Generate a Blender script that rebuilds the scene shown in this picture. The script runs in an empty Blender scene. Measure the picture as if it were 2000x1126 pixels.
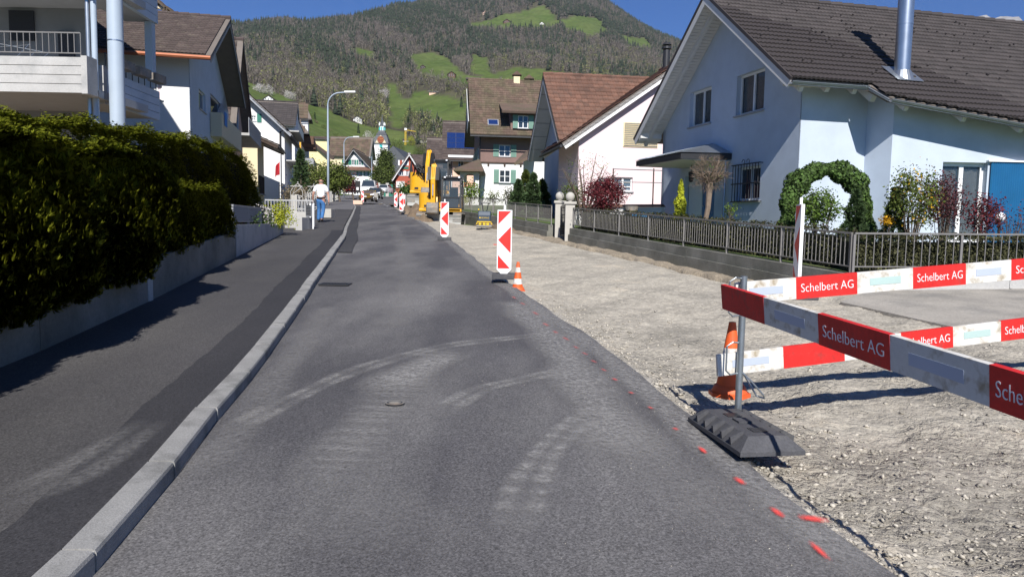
import bpy, bmesh, math, random
import numpy as np
from mathutils import Vector, Matrix
from mathutils.geometry import tessellate_polygon
random.seed(7); np.random.seed(7)
R=math.radians
SC=bpy.context.scene
COL=SC.collection
# ------------------------------------------------------------------ camera
FPX=1444.; PITCH=R(5.03); ROLL=R(1.03); H=1.65
cam_d=bpy.data.cameras.new('camera'); cam=bpy.data.objects.new('camera',cam_d); COL.objects.link(cam)
cam_d.sensor_width=36; cam_d.lens=FPX/2000*36; cam_d.clip_start=.05; cam_d.clip_end=20000
cam.matrix_world=Matrix.Translation((0,0,H))@Matrix.Rotation(R(90)-PITCH,4,'X')@Matrix.Rotation(ROLL,4,'Z')
SC.camera=cam
# ------------------------------------------------------------------ light
SUN_AZ=-4.0; SUN_EL=38.5      # shadows run towards +Y turned by SUN_AZ
w=bpy.data.worlds.new('World'); SC.world=w; w.use_nodes=True
nt=w.node_tree; bg=nt.nodes['Background']
sky=nt.nodes.new('ShaderNodeTexSky'); sky.sky_type='NISHITA'; sky.sun_disc=False
sky.sun_elevation=R(SUN_EL); sky.sun_rotation=R(180+SUN_AZ); sky.altitude=1800; sky.air_density=1.0; sky.dust_density=.05; sky.ozone_density=8.0
tint=nt.nodes.new('ShaderNodeVectorMath'); tint.operation='MULTIPLY'; tint.inputs[1].default_value=(.64,.97,1.36)
nt.links.new(sky.outputs[0],tint.inputs[0]); nt.links.new(tint.outputs[0],bg.inputs[0]); bg.inputs[1].default_value=.056
sl=bpy.data.lights.new('sun','SUN'); sl.energy=5.0; sl.angle=R(.5); sl.color=(1,.965,.91)
so=bpy.data.objects.new('sun',sl); COL.objects.link(so)
_d=Vector((math.sin(R(SUN_AZ))*math.cos(R(SUN_EL)),math.cos(R(SUN_AZ))*math.cos(R(SUN_EL)),-math.sin(R(SUN_EL))))
so.rotation_euler=_d.to_track_quat('-Z','Y').to_euler(); so.location=(0,-20,30)
SC.view_settings.view_transform='Standard'; SC.view_settings.look='None'; SC.view_settings.gamma=1; SC.view_settings.exposure=0.34
SC.view_settings.use_curve_mapping=False
SC.cycles.max_bounces=6; SC.cycles.transparent_max_bounces=8
# ------------------------------------------------------------------ places: photo pixel -> world
def zg(Y):
    if Y<0: return .052*Y
    if Y<60: return .052*Y-.0001*Y*Y
    return 2.76+(Y-60)*.0425
def ray(px,py):
    x=(px-1000)/FPX; y=-(py-563)/FPX
    c,s=math.cos(ROLL),math.sin(ROLL)
    X=c*x-s*y; U=s*x+c*y
    cp,sp=math.cos(PITCH),math.sin(PITCH)
    Yf=cp+sp*U; Z=-sp+cp*U
    return X/Yf,Z/Yf
def P(px,py,Y):
    a,b=ray(px,py); return Vector((a*Y,Y,H+b*Y))
def G(px,py,dz=0):
    a,b=ray(px,py); Y=.3
    f=lambda Y:H+b*Y-zg(Y)-dz
    while Y<900:
        if f(Y)<0:
            lo,hi=Y/1.05,Y
            for _ in range(30):
                m=(lo+hi)/2
                if f(m)<0: hi=m
                else: lo=m
            return P(px,py,lo)
        Y*=1.05
    return P(px,py,300)
def hit(px,py,O,N):
    a,b=ray(px,py); d=Vector((a,1,b)); o=Vector((0,0,H))
    t=(Vector(O)-o).dot(N)/d.dot(N); return o+d*t
def proj(X,Y,Z):
    z=Z-H; cp,sp=math.cos(PITCH),math.sin(PITCH)
    d=cp*Y-sp*z; U=sp*Y+cp*z; c,s=math.cos(ROLL),math.sin(ROLL)
    return 1000+FPX*(c*X+s*U)/d, 563-FPX*(-s*X+c*U)/d
def V(*a): return Vector(a)
# ------------------------------------------------------------------ materials
def mat(name,col,rough=.8,var=.0,vs=3.,fine=0.,fs=60.,bump=0.,bs=40.,metal=0.,spec=.5,col2=None,c2s=1.,c2t=(.45,.6),island=0.,transm=0.,coat=0.,alpha=None,emit=None):
    m=bpy.data.materials.new(name); m.use_nodes=True; nt=m.node_tree; b=nt.nodes['Principled BSDF']; L=nt.links.new
    b.inputs['Roughness'].default_value=rough; b.inputs['Metallic'].default_value=metal
    b.inputs['Specular IOR Level'].default_value=spec
    if coat: b.inputs['Coat Weight'].default_value=coat; b.inputs['Coat Roughness'].default_value=.08
    if transm: b.inputs['Transmission Weight'].default_value=transm
    c=(*col,1); b.inputs['Base Color'].default_value=c
    tc=nt.nodes.new('ShaderNodeTexCoord'); out=None
    def noise(s,det=4,ro=.55):
        n=nt.nodes.new('ShaderNodeTexNoise'); n.inputs['Scale'].default_value=s; n.inputs['Detail'].default_value=det; n.inputs['Roughness'].default_value=ro
        L(tc.outputs['Object'],n.inputs['Vector']); return n
    def rgb():
        n=nt.nodes.new('ShaderNodeRGB'); n.outputs[0].default_value=c; return n.outputs[0]
    if col2:
        n=noise(c2s,5,.6); mr=nt.nodes.new('ShaderNodeMapRange'); mr.inputs[1].default_value=c2t[0]; mr.inputs[2].default_value=c2t[1]; L(n.outputs[0],mr.inputs[0])
        mx=nt.nodes.new('ShaderNodeMix'); mx.data_type='RGBA'; L(mr.outputs[0],mx.inputs[0]); mx.inputs[6].default_value=c; mx.inputs[7].default_value=(*col2,1); out=mx.outputs[2]
    def mul(src_val,amt):
        nonlocal out
        if out is None: out=rgb()
        mr=nt.nodes.new('ShaderNodeMapRange'); mr.inputs[1].default_value=.25; mr.inputs[2].default_value=.75; mr.inputs[3].default_value=1-amt; mr.inputs[4].default_value=1+amt; L(src_val,mr.inputs[0])
        vm=nt.nodes.new('ShaderNodeVectorMath'); vm.operation='SCALE'; L(out,vm.inputs[0]); L(mr.outputs[0],vm.inputs['Scale']); out=vm.outputs[0]
    if var: mul(noise(vs).outputs[0],var)
    if fine: mul(noise(fs,3,.7).outputs[0],fine)
    if island:
        g=nt.nodes.new('ShaderNodeNewGeometry'); mul(g.outputs['Random Per Island'],island)
    if out is not None: L(out,b.inputs['Base Color'])
    if bump:
        n=noise(bs,5,.65); bm_=nt.nodes.new('ShaderNodeBump'); bm_.inputs['Strength'].default_value=1; bm_.inputs['Distance'].default_value=bump; L(n.outputs[0],bm_.inputs['Height']); L(bm_.outputs[0],b.inputs['Normal'])
    if alpha: b.inputs['Alpha'].default_value=alpha
    if emit: b.inputs['Emission Color'].default_value=(*emit,1); b.inputs['Emission Strength'].default_value=1
    return m
def leafmat(name,col,island=.45,var=.3,vs=2.,tr=.25,rough=.55):
    m=mat(name,col,rough,var=var,vs=vs,island=island,spec=.3)
    nt=m.node_tree; b=nt.nodes['Principled BSDF']; L=nt.links.new
    t=nt.nodes.new('ShaderNodeBsdfTranslucent'); mx=nt.nodes.new('ShaderNodeMixShader'); mx.inputs[0].default_value=tr
    src=b.inputs['Base Color'].links[0].from_socket; L(src,t.inputs[0])
    L(b.outputs[0],mx.inputs[1]); L(t.outputs[0],mx.inputs[2]); L(mx.outputs[0],nt.nodes['Material Output'].inputs[0]); return m
M={}
def D(k,*a,**kw): M[k]=mat(k,*a,**kw)
D('plaster_blue_and_shade',(.50,.565,.65),.9,col2=(.44,.50,.58),c2s=.7,c2t=(.48,.74),var=.05,vs=2.5,fine=.04,fs=80,bump=.004,bs=120)  # own blue of some walls, painted shade on others
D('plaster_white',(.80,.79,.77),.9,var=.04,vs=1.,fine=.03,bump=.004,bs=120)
D('plaster_pink',(.76,.62,.63),.9,var=.03,vs=.8,bump=.003,bs=90)
D('plaster_cream',(.72,.62,.40),.9,var=.05,vs=.6)
D('plaster_yellow',(.78,.68,.36),.9,var=.04,vs=.6)
D('plaster_orange',(.75,.42,.06),.9,var=.04,vs=.6)
D('plaster_salmon',(.75,.50,.38),.9,var=.05,vs=.6)
D('plaster_red',(.36,.085,.05),.9,var=.12,vs=1.5)
D('plaster_brown',(.21,.135,.115),.85,var=.1,vs=1.5,fine=.1,fs=12)
D('concrete',(.215,.21,.185),.9,var=.18,vs=1.5,fine=.15,fs=25,bump=.006,bs=40,col2=(.12,.12,.10),c2s=1.1,c2t=(.4,.68))
D('concrete_light',(.45,.44,.42),.9,var=.12,vs=1.3,fine=.1,fs=30,bump=.004,bs=50,col2=(.33,.33,.32),c2s=2.,c2t=(.5,.75))
D('kerb_stone',(.27,.265,.255),.9,var=.16,vs=3,fine=.3,fs=120,bump=.003,bs=160,col2=(.15,.148,.14),c2s=3.5,c2t=(.52,.7))
D('white_paint',(.80,.80,.79),.45,var=.03,vs=3)
D('grey_paint',(.30,.31,.33),.5,var=.05,vs=3)
D('dark_wood',(.06,.038,.026),.8,var=.25,vs=5)
D('brown_wood',(.12,.065,.04),.8,var=.25,vs=4)
D('soffit_wood',(.62,.61,.59),.75,var=.06,vs=3)
D('roof_deck',(.17,.145,.125),.9,var=.1)
D('tile_brown',(.044,.036,.035),.72,island=.14,var=.12,vs=1.3,fine=.12,fs=30)
D('tile_red',(.155,.078,.053),.85,island=.13,var=.22,vs=.9,fine=.25,fs=14,col2=(.11,.065,.048),c2s=2.6,c2t=(.42,.74))
D('tile_dark',(.068,.050,.045),.85,island=.13,var=.2,vs=1.2,fine=.2,fs=18,col2=(.13,.11,.085),c2s=2.5,c2t=(.55,.8))
D('tile_old',(.125,.083,.062),.9,island=.14,var=.2,vs=.6,fine=.3,fs=9,col2=(.10,.085,.05),c2s=.9,c2t=(.42,.66))
D('tile_far',(.07,.05,.042),.9,var=.3,vs=.4,fine=.3,fs=3,island=.2)
D('zinc',(.42,.45,.48),.38,metal=.85,var=.08,vs=6)
D('steel',(.46,.50,.54),.32,metal=.9,var=.1,vs=5)
D('galv',(.32,.35,.37),.42,metal=.8,var=.18,vs=14)
D('fence_metal',(.20,.19,.18),.5,metal=.25,var=.1,vs=8)
D('dark_metal',(.035,.036,.04),.5,metal=.3,var=.1)
D('column_paint',(.40,.47,.55),.5,var=.06,vs=2)
D('glass',(.03,.04,.05),.06,spec=.9)
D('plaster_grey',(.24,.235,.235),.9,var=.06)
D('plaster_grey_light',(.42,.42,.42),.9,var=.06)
D('driveway_grey',(.36,.33,.285),.95,var=.15,vs=1.2,fine=.22,fs=34,bump=.012,bs=14,col2=(.25,.235,.21),c2s=1.4,c2t=(.45,.68))
D('glass_clear',(.05,.07,.09),.05,spec=.9,alpha=.45)
D('glass_cab',(.10,.13,.15),.05,spec=.8,alpha=.4)
D('glass_blue',(.10,.15,.20),.08,spec=.9)
D('curtain',(.55,.56,.52),.9,var=.15,vs=6)
D('shutter_dark',(.035,.035,.042),.7)
D('green_paint',(.02,.17,.12),.6,var=.1)
D('green_pale',(.17,.30,.24),.6,var=.1)
D('blue_shutter',(.015,.145,.32),.55,var=.08)
D('red_paint',(.66,.022,.015),.5,var=.14,vs=7,fine=.1,fs=60)
D('board_red',(.60,.018,.014),.55,var=.16,vs=5,fine=.15,fs=50,col2=(.26,.05,.04),c2s=11,c2t=(.56,.80),bump=.0008,bs=60)
D('board_white',(.68,.66,.61),.55,var=.06,vs=4,fine=.05,fs=40,col2=(.36,.30,.21),c2s=12,c2t=(.51,.72))
D('reflector_blue',(.45,.50,.60),.35,var=.05)
D('reflector_green',(.42,.55,.52),.35,var=.05)
D('letter_white',(.82,.82,.82),.5)
D('rubber',(.066,.066,.072),.8,var=.2,vs=8,fine=.25,fs=60,bump=.003,bs=80,col2=(.10,.095,.085),c2s=6,c2t=(.55,.8))
D('cone_orange',(.78,.115,.02),.55,var=.15,vs=9,col2=(.38,.10,.045),c2s=8,c2t=(.52,.75))
D('cone_white',(.72,.70,.66),.5,var=.1,vs=20,col2=(.42,.36,.30),c2s=14,c2t=(.5,.7))
D('yellow_machine',(.72,.37,.015),.35,var=.07,vs=4,coat=.4,col2=(.45,.27,.06),c2s=3,c2t=(.6,.85))
D('machine_black',(.02,.02,.022),.45)
D('machine_grey',(.20,.19,.175),.7,var=.3,vs=6,col2=(.27,.22,.17),c2s=4,c2t=(.45,.6))
D('blade_grey',(.33,.33,.31),.6,var=.12,vs=3)
D('plate_blue',(.035,.055,.085),.5,var=.1)
D('plate_yellow',(.75,.50,.03),.5)
D('shirt',(.80,.80,.82),.9)
D('jeans',(.045,.15,.36),.85,var=.25,vs=9)
D('skin',(.42,.22,.16),.6)
D('shoe',(.02,.018,.017),.6)
D('bark',(.11,.085,.065),.9,var=.3,vs=9)
D('bark_pale',(.20,.15,.11),.9,var=.25,vs=12)
D('hedge_core',(.012,.016,.006),1.)  # near-black filler added inside hedges to block light
D('terracotta',(.33,.12,.06),.8,var=.1)
D('copper',(.33,.11,.05),.5,metal=.3,var=.1)
D('road_yellow',(.62,.42,.10),.8,var=.2,vs=6)
D('road_white',(.62,.62,.60),.8,var=.2,vs=6)
D('asphalt_light',(.125,.12,.125),.9,var=.1,vs=.6,fine=.25,fs=40)
D('rock',(.33,.32,.32),.95,var=.4,vs=.01)
D('solar',(.012,.03,.12),.15,spec=.8)
D('car_gold',(.28,.17,.03),.3,coat=.6,metal=.4)
D('car_white',(.75,.75,.75),.3,coat=.6)
D('car_red',(.45,.02,.02),.3,coat=.6)
D('car_dark',(.04,.045,.05),.3,coat=.6)
D('tyre',(.02,.02,.02),.85)
D('soil',(.20,.145,.095),.95,var=.3,vs=1.5,fine=.35,fs=20,bump=.03,bs=14)
D('flag_red',(.5,.02,.03),.8); D('cloth_blue',(.08,.25,.6),.9); D('cloth_dark',(.02,.02,.025),.9)
D('stone_white',(.45,.43,.39),.85,var=.1,vs=5,bump=.004)
D('clock_red',(.25,.05,.02),.6); D('gold',(.8,.5,.1),.35,metal=.7); D('turquoise',(.03,.42,.42),.6); D('stone_cream',(.66,.57,.40),.85)
D('slate',(.07,.075,.085),.6,var=.2,vs=2)
D('globe',(.85,.85,.88),.3)
D('lamp_glass',(.6,.62,.65),.2)
for k,c,tr,isl in (('leaf_thuja',(.19,.205,.02),12,.5),('leaf_thuja_dark',(.145,.175,.02),12,.5),('leaf_ivy',(.065,.115,.025),.15,.5),('leaf_box',(.085,.14,.022),.2,.45),('leaf_brownhedge',(.055,.055,.022),.15,.6),('leaf_green',(.13,.20,.028),.3,.45),('leaf_lime',(.40,.43,.03),.35,.3),('leaf_maple',(.13,.022,.028),.25,.5),('leaf_purple',(.09,.03,.035),.2,.5),('leaf_yellow',(.75,.42,.02),.3,.3),('leaf_conifer',(.05,.085,.03),.1,.45),('leaf_tree',(.075,.10,.02),.25,.5),('blossom',(.66,.62,.58),.3,.25),('blossom_pink',(.62,.40,.40),.3,.25),('leaf_mid',(.10,.13,.025),.25,.5),('leaf_dry',(.20,.16,.10),.2,.4),('twig',(.16,.115,.085),.0,.35),('grass_blade',(.12,.21,.03),.3,.4),('wood_bare',(.155,.132,.11),.0,.45),('wood_bud',(.21,.22,.075),.15,.45),('wood_fir',(.022,.032,.015),.0,.5)):
    M[k]=leafmat(k,c,island=isl,tr=tr,rough=.7)
# ------------------------------------------------------------------ mesh building
ORG={}
def org(o): return ORG.get(o.name,Vector((0,0,0))) if o is not None else Vector((0,0,0))
class MB:
    def __init__(s): s.v=[]; s.f=[]; s.m=[]
    def add(s,vs,fs,mi=0):
        n=len(s.v); s.v+= [tuple(v) for v in vs]; s.f+=[tuple(i+n for i in f) for f in fs]; s.m+=[mi]*len(fs); return s
    def box(s,a,b,mi=0):
        x0,y0,z0=a; x1,y1,z1=b
        return s.add([(x0,y0,z0),(x1,y0,z0),(x1,y1,z0),(x0,y1,z0),(x0,y0,z1),(x1,y0,z1),(x1,y1,z1),(x0,y1,z1)],[(0,3,2,1),(4,5,6,7),(0,1,5,4),(1,2,6,5),(2,3,7,6),(3,0,4,7)],mi)
    def obox(s,o,u,v,w_,mi=0):   # corner o, three edge vectors
        o,u,v,w_=Vector(o),Vector(u),Vector(v),Vector(w_)
        p=[o,o+u,o+u+v,o+v]; p+=[q+w_ for q in p]
        f=[(0,3,2,1),(4,5,6,7),(0,1,5,4),(1,2,6,5),(2,3,7,6),(3,0,4,7)]
        if u.cross(v).dot(w_)<0: f=[tuple(reversed(q)) for q in f]
        return s.add(p,f,mi)
    def bar(s,a,b,w_,h,up=(0,0,1),mi=0):   # rectangular bar centred on line a-b
        a,b=Vector(a),Vector(b); d=(b-a); up=Vector(up); sd=d.cross(up)
        if sd.length<1e-6: sd=Vector((1,0,0))
        sd.normalize(); up2=sd.cross(d).normalized()
        return s.obox(a-sd*w_/2-up2*h/2,d,sd*w_,up2*h,mi)
    def cyl(s,a,b,r0,r1=None,n=12,caps=True,mi=0):
        a,b=Vector(a),Vector(b); r1=r0 if r1 is None else r1; d=(b-a).normalized()
        u=d.orthogonal().normalized(); v=d.cross(u)
        vs=[a+(u*math.cos(2*math.pi*i/n)+v*math.sin(2*math.pi*i/n))*r0 for i in range(n)]+[b+(u*math.cos(2*math.pi*i/n)+v*math.sin(2*math.pi*i/n))*r1 for i in range(n)]
        fs=[(i,(i+1)%n,n+(i+1)%n,n+i) for i in range(n)]
        if caps: fs+=[tuple(range(n-1,-1,-1)),tuple(range(n,2*n))]
        return s.add(vs,fs,mi)
    def tube(s,pts,r,n=8,mi=0):
        pts=[Vector(p) for p in pts]; rr=r if isinstance(r,(list,tuple)) else [r]*len(pts)
        rings=[]; u=None
        for i,p in enumerate(pts):
            d=(pts[min(i+1,len(pts)-1)]-pts[max(i-1,0)]).normalized()
            if u is None: u=d.orthogonal().normalized()
            u=(u-d*u.dot(d)).normalized(); v=d.cross(u)
            rings.append([p+(u*math.cos(2*math.pi*k/n)+v*math.sin(2*math.pi*k/n))*rr[i] for k in range(n)])
        vs=[q for r_ in rings for q in r_]; fs=[]
        for i in range(len(pts)-1):
            for k in range(n): fs.append((i*n+k,i*n+(k+1)%n,(i+1)*n+(k+1)%n,(i+1)*n+k))
        fs+=[tuple(range(n-1,-1,-1)),tuple((len(pts)-1)*n+k for k in range(n))]
        return s.add(vs,fs,mi)
    def lathe(s,prof,c=(0,0,0),n=16,mi=0):
        c=Vector(c); vs=[]; fs=[]
        for r_,z in prof:
            for k in range(n): vs.append(c+V(r_*math.cos(2*math.pi*k/n),r_*math.sin(2*math.pi*k/n),z))
        for i in range(len(prof)-1):
            for k in range(n): fs.append((i*n+k,i*n+(k+1)%n,(i+1)*n+(k+1)%n,(i+1)*n+k))
        fs+=[tuple(range(n-1,-1,-1)),tuple((len(prof)-1)*n+k for k in range(n))]
        return s.add(vs,fs,mi)
    def sphere(s,c,r,n=12,mi=0,sc=(1,1,1)):
        m=n//2; prof=[(max(r*math.sin(math.pi*i/m),1e-4),-r*math.cos(math.pi*i/m)) for i in range(m+1)]
        b=MB().lathe(prof,(0,0,0),n); c=Vector(c)
        return s.add([(c.x+x*sc[0],c.y+y*sc[1],c.z+z*sc[2]) for x,y,z in b.v],b.f,mi)
    def extr(s,poly,vec,mi=0):   # planar polygon (convex or not) extruded
        poly=[Vector(p) for p in poly]; vec=Vector(vec); n=len(poly)
        nrm=Vector((0,0,0))
        for i in range(n): nrm+=poly[i].cross(poly[(i+1)%n])
        if nrm.dot(vec)>0: poly=poly[::-1]
        vs=poly+[p+vec for p in poly]
        tr=tessellate_polygon([poly]); fs=[]
        for t in tr:
            a,b,c=[poly[i] for i in t]
            if (b-a).cross(c-a).dot(vec)>0: t=t[::-1]
            fs.append(tuple(t)); fs.append(tuple(i+n for i in t[::-1]))
        fs+=[(i,i+n,(i+1)%n+n,(i+1)%n) for i in range(n)]
        return s.add(vs,fs,mi)
    def face_holes(s,poly,holes,mi=0,flip=None):
        loops=[[Vector(p) for p in poly]]+[[Vector(p) for p in h] for h in holes]
        flat=[p for l in loops for p in l]; tr=tessellate_polygon(loops); fs=[]
        for t in tr:
            a,b,c=[flat[i] for i in t]
            if flip is not None and (b-a).cross(c-a).dot(flip)<0: t=t[::-1]
            fs.append(tuple(t))
        return s.add(flat,fs,mi)
    def build(s,name,mats,parent=None,smooth=False,mesh_only=False,bevel=0):
        if isinstance(mats,str): mats=[mats]
        o0=org(parent)
        me=bpy.data.meshes.new(name)
        me.from_pydata([(x-o0.x,y-o0.y,z-o0.z) for x,y,z in s.v],[],s.f)
        for m in mats: me.materials.append(M[m])
        if len(mats)>1: me.polygons.foreach_set('material_index',s.m)
        if smooth: me.polygons.foreach_set('use_smooth',[True]*len(s.f))
        me.update()
        if mesh_only: return me
        ob=bpy.data.objects.new(name,me); COL.objects.link(ob)
        if parent is not None: ob.parent=parent
        ORG[ob.name]=o0
        if bevel:
            b=ob.modifiers.new('bevel','BEVEL'); b.width=bevel; b.segments=2; b.limit_method='ANGLE'; b.angle_limit=R(40)
        return ob
def autosmooth(ob,deg=35):
    me=ob.data; me.polygons.foreach_set('use_smooth',[True]*len(me.polygons))
    bm=bmesh.new(); bm.from_mesh(me)
    for e in bm.edges:
        if len(e.link_faces)==2 and e.calc_face_angle(0)>R(deg): e.smooth=False
    bm.to_mesh(me); bm.free(); return ob
def npmesh(name,vs,fs,mats,parent=None,kind=None):
    """vs Nx3 array, fs Mx3 or Mx4 array"""
    o0=org(parent); vs=np.asarray(vs,dtype=np.float32)-np.array(o0,dtype=np.float32); fs=np.asarray(fs,dtype=np.int32)
    me=bpy.data.meshes.new(name); me.vertices.add(len(vs)); me.vertices.foreach_set('co',vs.ravel())
    k=fs.shape[1]; me.loops.add(fs.size); me.loops.foreach_set('vertex_index',fs.ravel())
    me.polygons.add(len(fs)); me.polygons.foreach_set('loop_start',np.arange(0,fs.size,k,dtype=np.int32)); me.polygons.foreach_set('loop_total',np.full(len(fs),k,dtype=np.int32))
    for m in ([mats] if isinstance(mats,str) else mats): me.materials.append(M[m])
    me.update(calc_edges=True); me.validate()
    ob=bpy.data.objects.new(name,me); COL.objects.link(ob)
    if parent is not None: ob.parent=parent
    if kind: ob['kind']=kind
    ORG[ob.name]=o0
    return ob
def empty(name,loc,label,cat,group=None):
    o=bpy.data.objects.new(name,None); COL.objects.link(o); o.location=loc; o.empty_display_size=.2
    ORG[o.name]=Vector(loc); o['label']=label; o['category']=cat
    if group: o['group']=group
    return o
def tag(o,label,cat,group=None):
    o['label']=label; o['category']=cat
    if group: o['group']=group
    return o
def stru(o): o['kind']='structure'; return o
def stuff(o): o['kind']='stuff'; return o
def dup(o,loc=None,rz=None,label=None,parent=None,scale=None):
    c=o.copy(); COL.objects.link(c); c.parent=parent
    for ch in list(o.children): dup(ch,parent=c)
    if loc is not None: c.location=loc
    if rz is not None: c.rotation_euler=(0,0,rz)
    if scale is not None: c.scale=(scale,)*3
    if label: c['label']=label
    return c
# ------------------------------------------------------------------ foliage
def facemats(facing,up,noise):
    """frames whose y axis is the facing direction and whose z axis is roughly `up`"""
    n=len(facing); y=np.asarray(facing)+np.random.normal(size=(n,3))*noise; y/=np.linalg.norm(y,axis=1,keepdims=True)
    z=np.asarray(up)+np.random.normal(size=(n,3))*.45; z-=y*np.sum(z*y,axis=1,keepdims=True); z/=np.linalg.norm(z,axis=1,keepdims=True)+1e-9
    return np.stack([np.cross(y,z),y,z],axis=2)
def rotmats(n,normals=None,tilt=.6):
    """random rotation matrices with local z roughly along the normals"""
    if normals is None:
        z=np.random.normal(size=(n,3))
    else: z=np.asarray(normals)+np.random.normal(size=(n,3))*tilt
    z/=np.linalg.norm(z,axis=1,keepdims=True)+1e-9
    a=np.random.normal(size=(n,3)); x=np.cross(a,z); x/=np.linalg.norm(x,axis=1,keepdims=True)+1e-9
    y=np.cross(z,x); return np.stack([x,y,z],axis=2)
LEAF=(np.array([(-.5,0,0),(0,-.32,.06),(.5,0,0),(0,.32,.06)]),np.array([(0,1,2,3)]))
def _spray():
    v=[];f=[]
    for a,l,wd in ((0,1,.15),(.7,.66,.13),(-.7,.66,.13),(.34,.86,.12)):
        n=len(v); dx,dz=math.sin(a),math.cos(a); px,pz=dz,-dx
        wd*=.75; v+= [(0,0,0),(dx*l*.55+px*wd,.05,dz*l*.55+pz*wd),(dx*l,.12,dz*l),(dx*l*.55-px*wd,.05,dz*l*.55-pz*wd)]; f.append((n,n+1,n+2,n+3))
    return np.array(v),np.array(f)
SPRAY=_spray()
TWIG=(np.array([(-.012,0,0),(.012,0,0),(.03,.02,.5),(.0,.03,1.)]),np.array([(0,1,2,3)]))
NEEDLE=(np.array([(-.10,0,0),(.10,0,0),(.05,.03,.7),(0,.04,1.)]),np.array([(0,1,2,3)]))
def scatter(name,pts,proto,size,mt,parent=None,normals=None,tilt=.6,kind=None,svar=.35,facing=None,noise=.3):
    pts=np.asarray(pts); n=len(pts); pv,pf=proto
    Rm=rotmats(n,normals,tilt) if facing is None else facemats(facing,normals,noise); s=size*(1+np.random.uniform(-svar,svar,size=n))
    vs=np.einsum('nij,kj->nki',Rm,pv)*s[:,None,None]+pts[:,None,:]
    fs=pf[None]+(np.arange(n)*len(pv))[:,None,None]
    return npmesh(name,vs.reshape(-1,3),fs.reshape(-1,pf.shape[1]),mt,parent,kind)
def clumps(c,r,nc,m,cr,shell=.55,flat=None):
    """leaf points gathered in clumps spread through an ellipsoid"""
    c=np.array(c); r=np.array(r)
    d=np.random.normal(size=(nc,3)); d/=np.linalg.norm(d,axis=1,keepdims=True)
    rad=np.random.uniform(shell**3,1,size=(nc,1))**(1/3); cc=c+d*rad*r
    p=cc[:,None,:]+np.random.normal(size=(nc,m,3))*cr
    nn=np.repeat(d[:,None,:],m,axis=1).reshape(-1,3)
    return p.reshape(-1,3),nn
def stems(mb,base,c,r,n,r0=.02,seed=0):
    rr=random.Random(seed); base=Vector(base)
    for i in range(n):
        a=rr.uniform(0,2*math.pi); e=Vector((c[0]+math.cos(a)*r[0]*rr.uniform(.2,.8),c[1]+math.sin(a)*r[1]*rr.uniform(.2,.8),c[2]+r[2]*rr.uniform(-.2,.8)))
        b=base+V(rr.uniform(-.1,.1)*r[0],rr.uniform(-.1,.1)*r[1],0); m=(b+e)/2+V(rr.uniform(-.1,.1)*r[0],rr.uniform(-.1,.1)*r[1],.1*r[2])
        mb.tube([b,m,e],[r0,r0*.7,r0*.25],5)
def bush(name,label,cat,base,c,r,nc,m,cr,proto,size,mt,nstem=6,r0=.02,barkm='bark',shell=.5,group=None,seed=0,tilt=.8,extra=None):
    t=empty(name,base,label,cat,group)
    mb=MB(); stems(mb,base,c,r,nstem,r0,seed); mb.build('branch' if nstem>1 else 'stem',barkm,t)
    p,nn=clumps(c,r,nc,m,cr,shell); k=p[:,2]>base[2]-.05; scatter('foliage',p[k],proto,size,mt,t,nn[k],tilt)
    if extra:
        p,nn=clumps(c,r,extra[0],extra[1],cr,.7); k=p[:,2]>base[2]; scatter(extra[4],p[k],LEAF,extra[2],extra[3],t,nn[k],tilt)
    return t
def conifer(name,label,cat,base,h,r,n,size,mt='leaf_conifer',group=None,proto=SPRAY,low=.05,core=True):
    t=empty(name,base,label,cat,group); base=Vector(base)
    MB().cyl(base,base+V(0,0,h*.95),max(.02,h*.018),.006,6).build('trunk','bark',t)
    z=np.random.uniform(low,1,size=n)**1.15; a=np.random.uniform(0,2*np.pi,size=n)
    tier=.82+.18*np.sin(z*h/.28*2*np.pi/1.6)+np.random.normal(size=n)*.06+.1*np.sin(a*5+z*9)
    rad=r*(1-z)**.8*tier*np.random.uniform(.65,1.05,size=n)
    p=np.stack([base.x+np.cos(a)*rad,base.y+np.sin(a)*rad,base.z+z*h],axis=1); nn=np.stack([np.cos(a),np.sin(a),np.full(n,.5)],axis=1)
    scatter('foliage',p,proto,size,mt,t,nn,.45)
    return t
def broadtree(name,label,cat,base,h,c,r,nc,m,cr,size,mt,trunk=.12,group=None,barkm='bark',nl=9,seed=1,proto=LEAF,shell=.35):
    t=empty(name,base,label,cat,group); rr=random.Random(seed); base=Vector(base); c=Vector(c)
    mb=MB(); fork=base+(c-base)*.45; mb.tube([base,base+(fork-base)*.5+V(.05,0,0),fork],[trunk,trunk*.8,trunk*.65],8); mb.build('trunk',barkm,t)
    mb=MB()
    for i in range(nl):
        d=Vector((rr.gauss(0,1),rr.gauss(0,1),rr.uniform(-.1,1))).normalized(); e=c+Vector((d.x*r[0],d.y*r[1],d.z*r[2]))*.85
        mid=fork.lerp(e,.5)+V(rr.uniform(-.1,.1),rr.uniform(-.1,.1),.06*h); mb.tube([fork,mid,e],[trunk*.45,trunk*.25,trunk*.06],5)
        for k in range(3):
            e2=e+Vector((rr.gauss(0,1),rr.gauss(0,1),rr.gauss(0,1)))*r[2]*.25; mb.tube([mid.lerp(e,.4+k*.2),e2],[trunk*.1,trunk*.03],4)
    mb.build('limb',barkm,t)
    p,nn=clumps(c,r,nc,m,cr,shell); scatter('crown',p,proto,size,mt,t,nn,.8)
    return t
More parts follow.
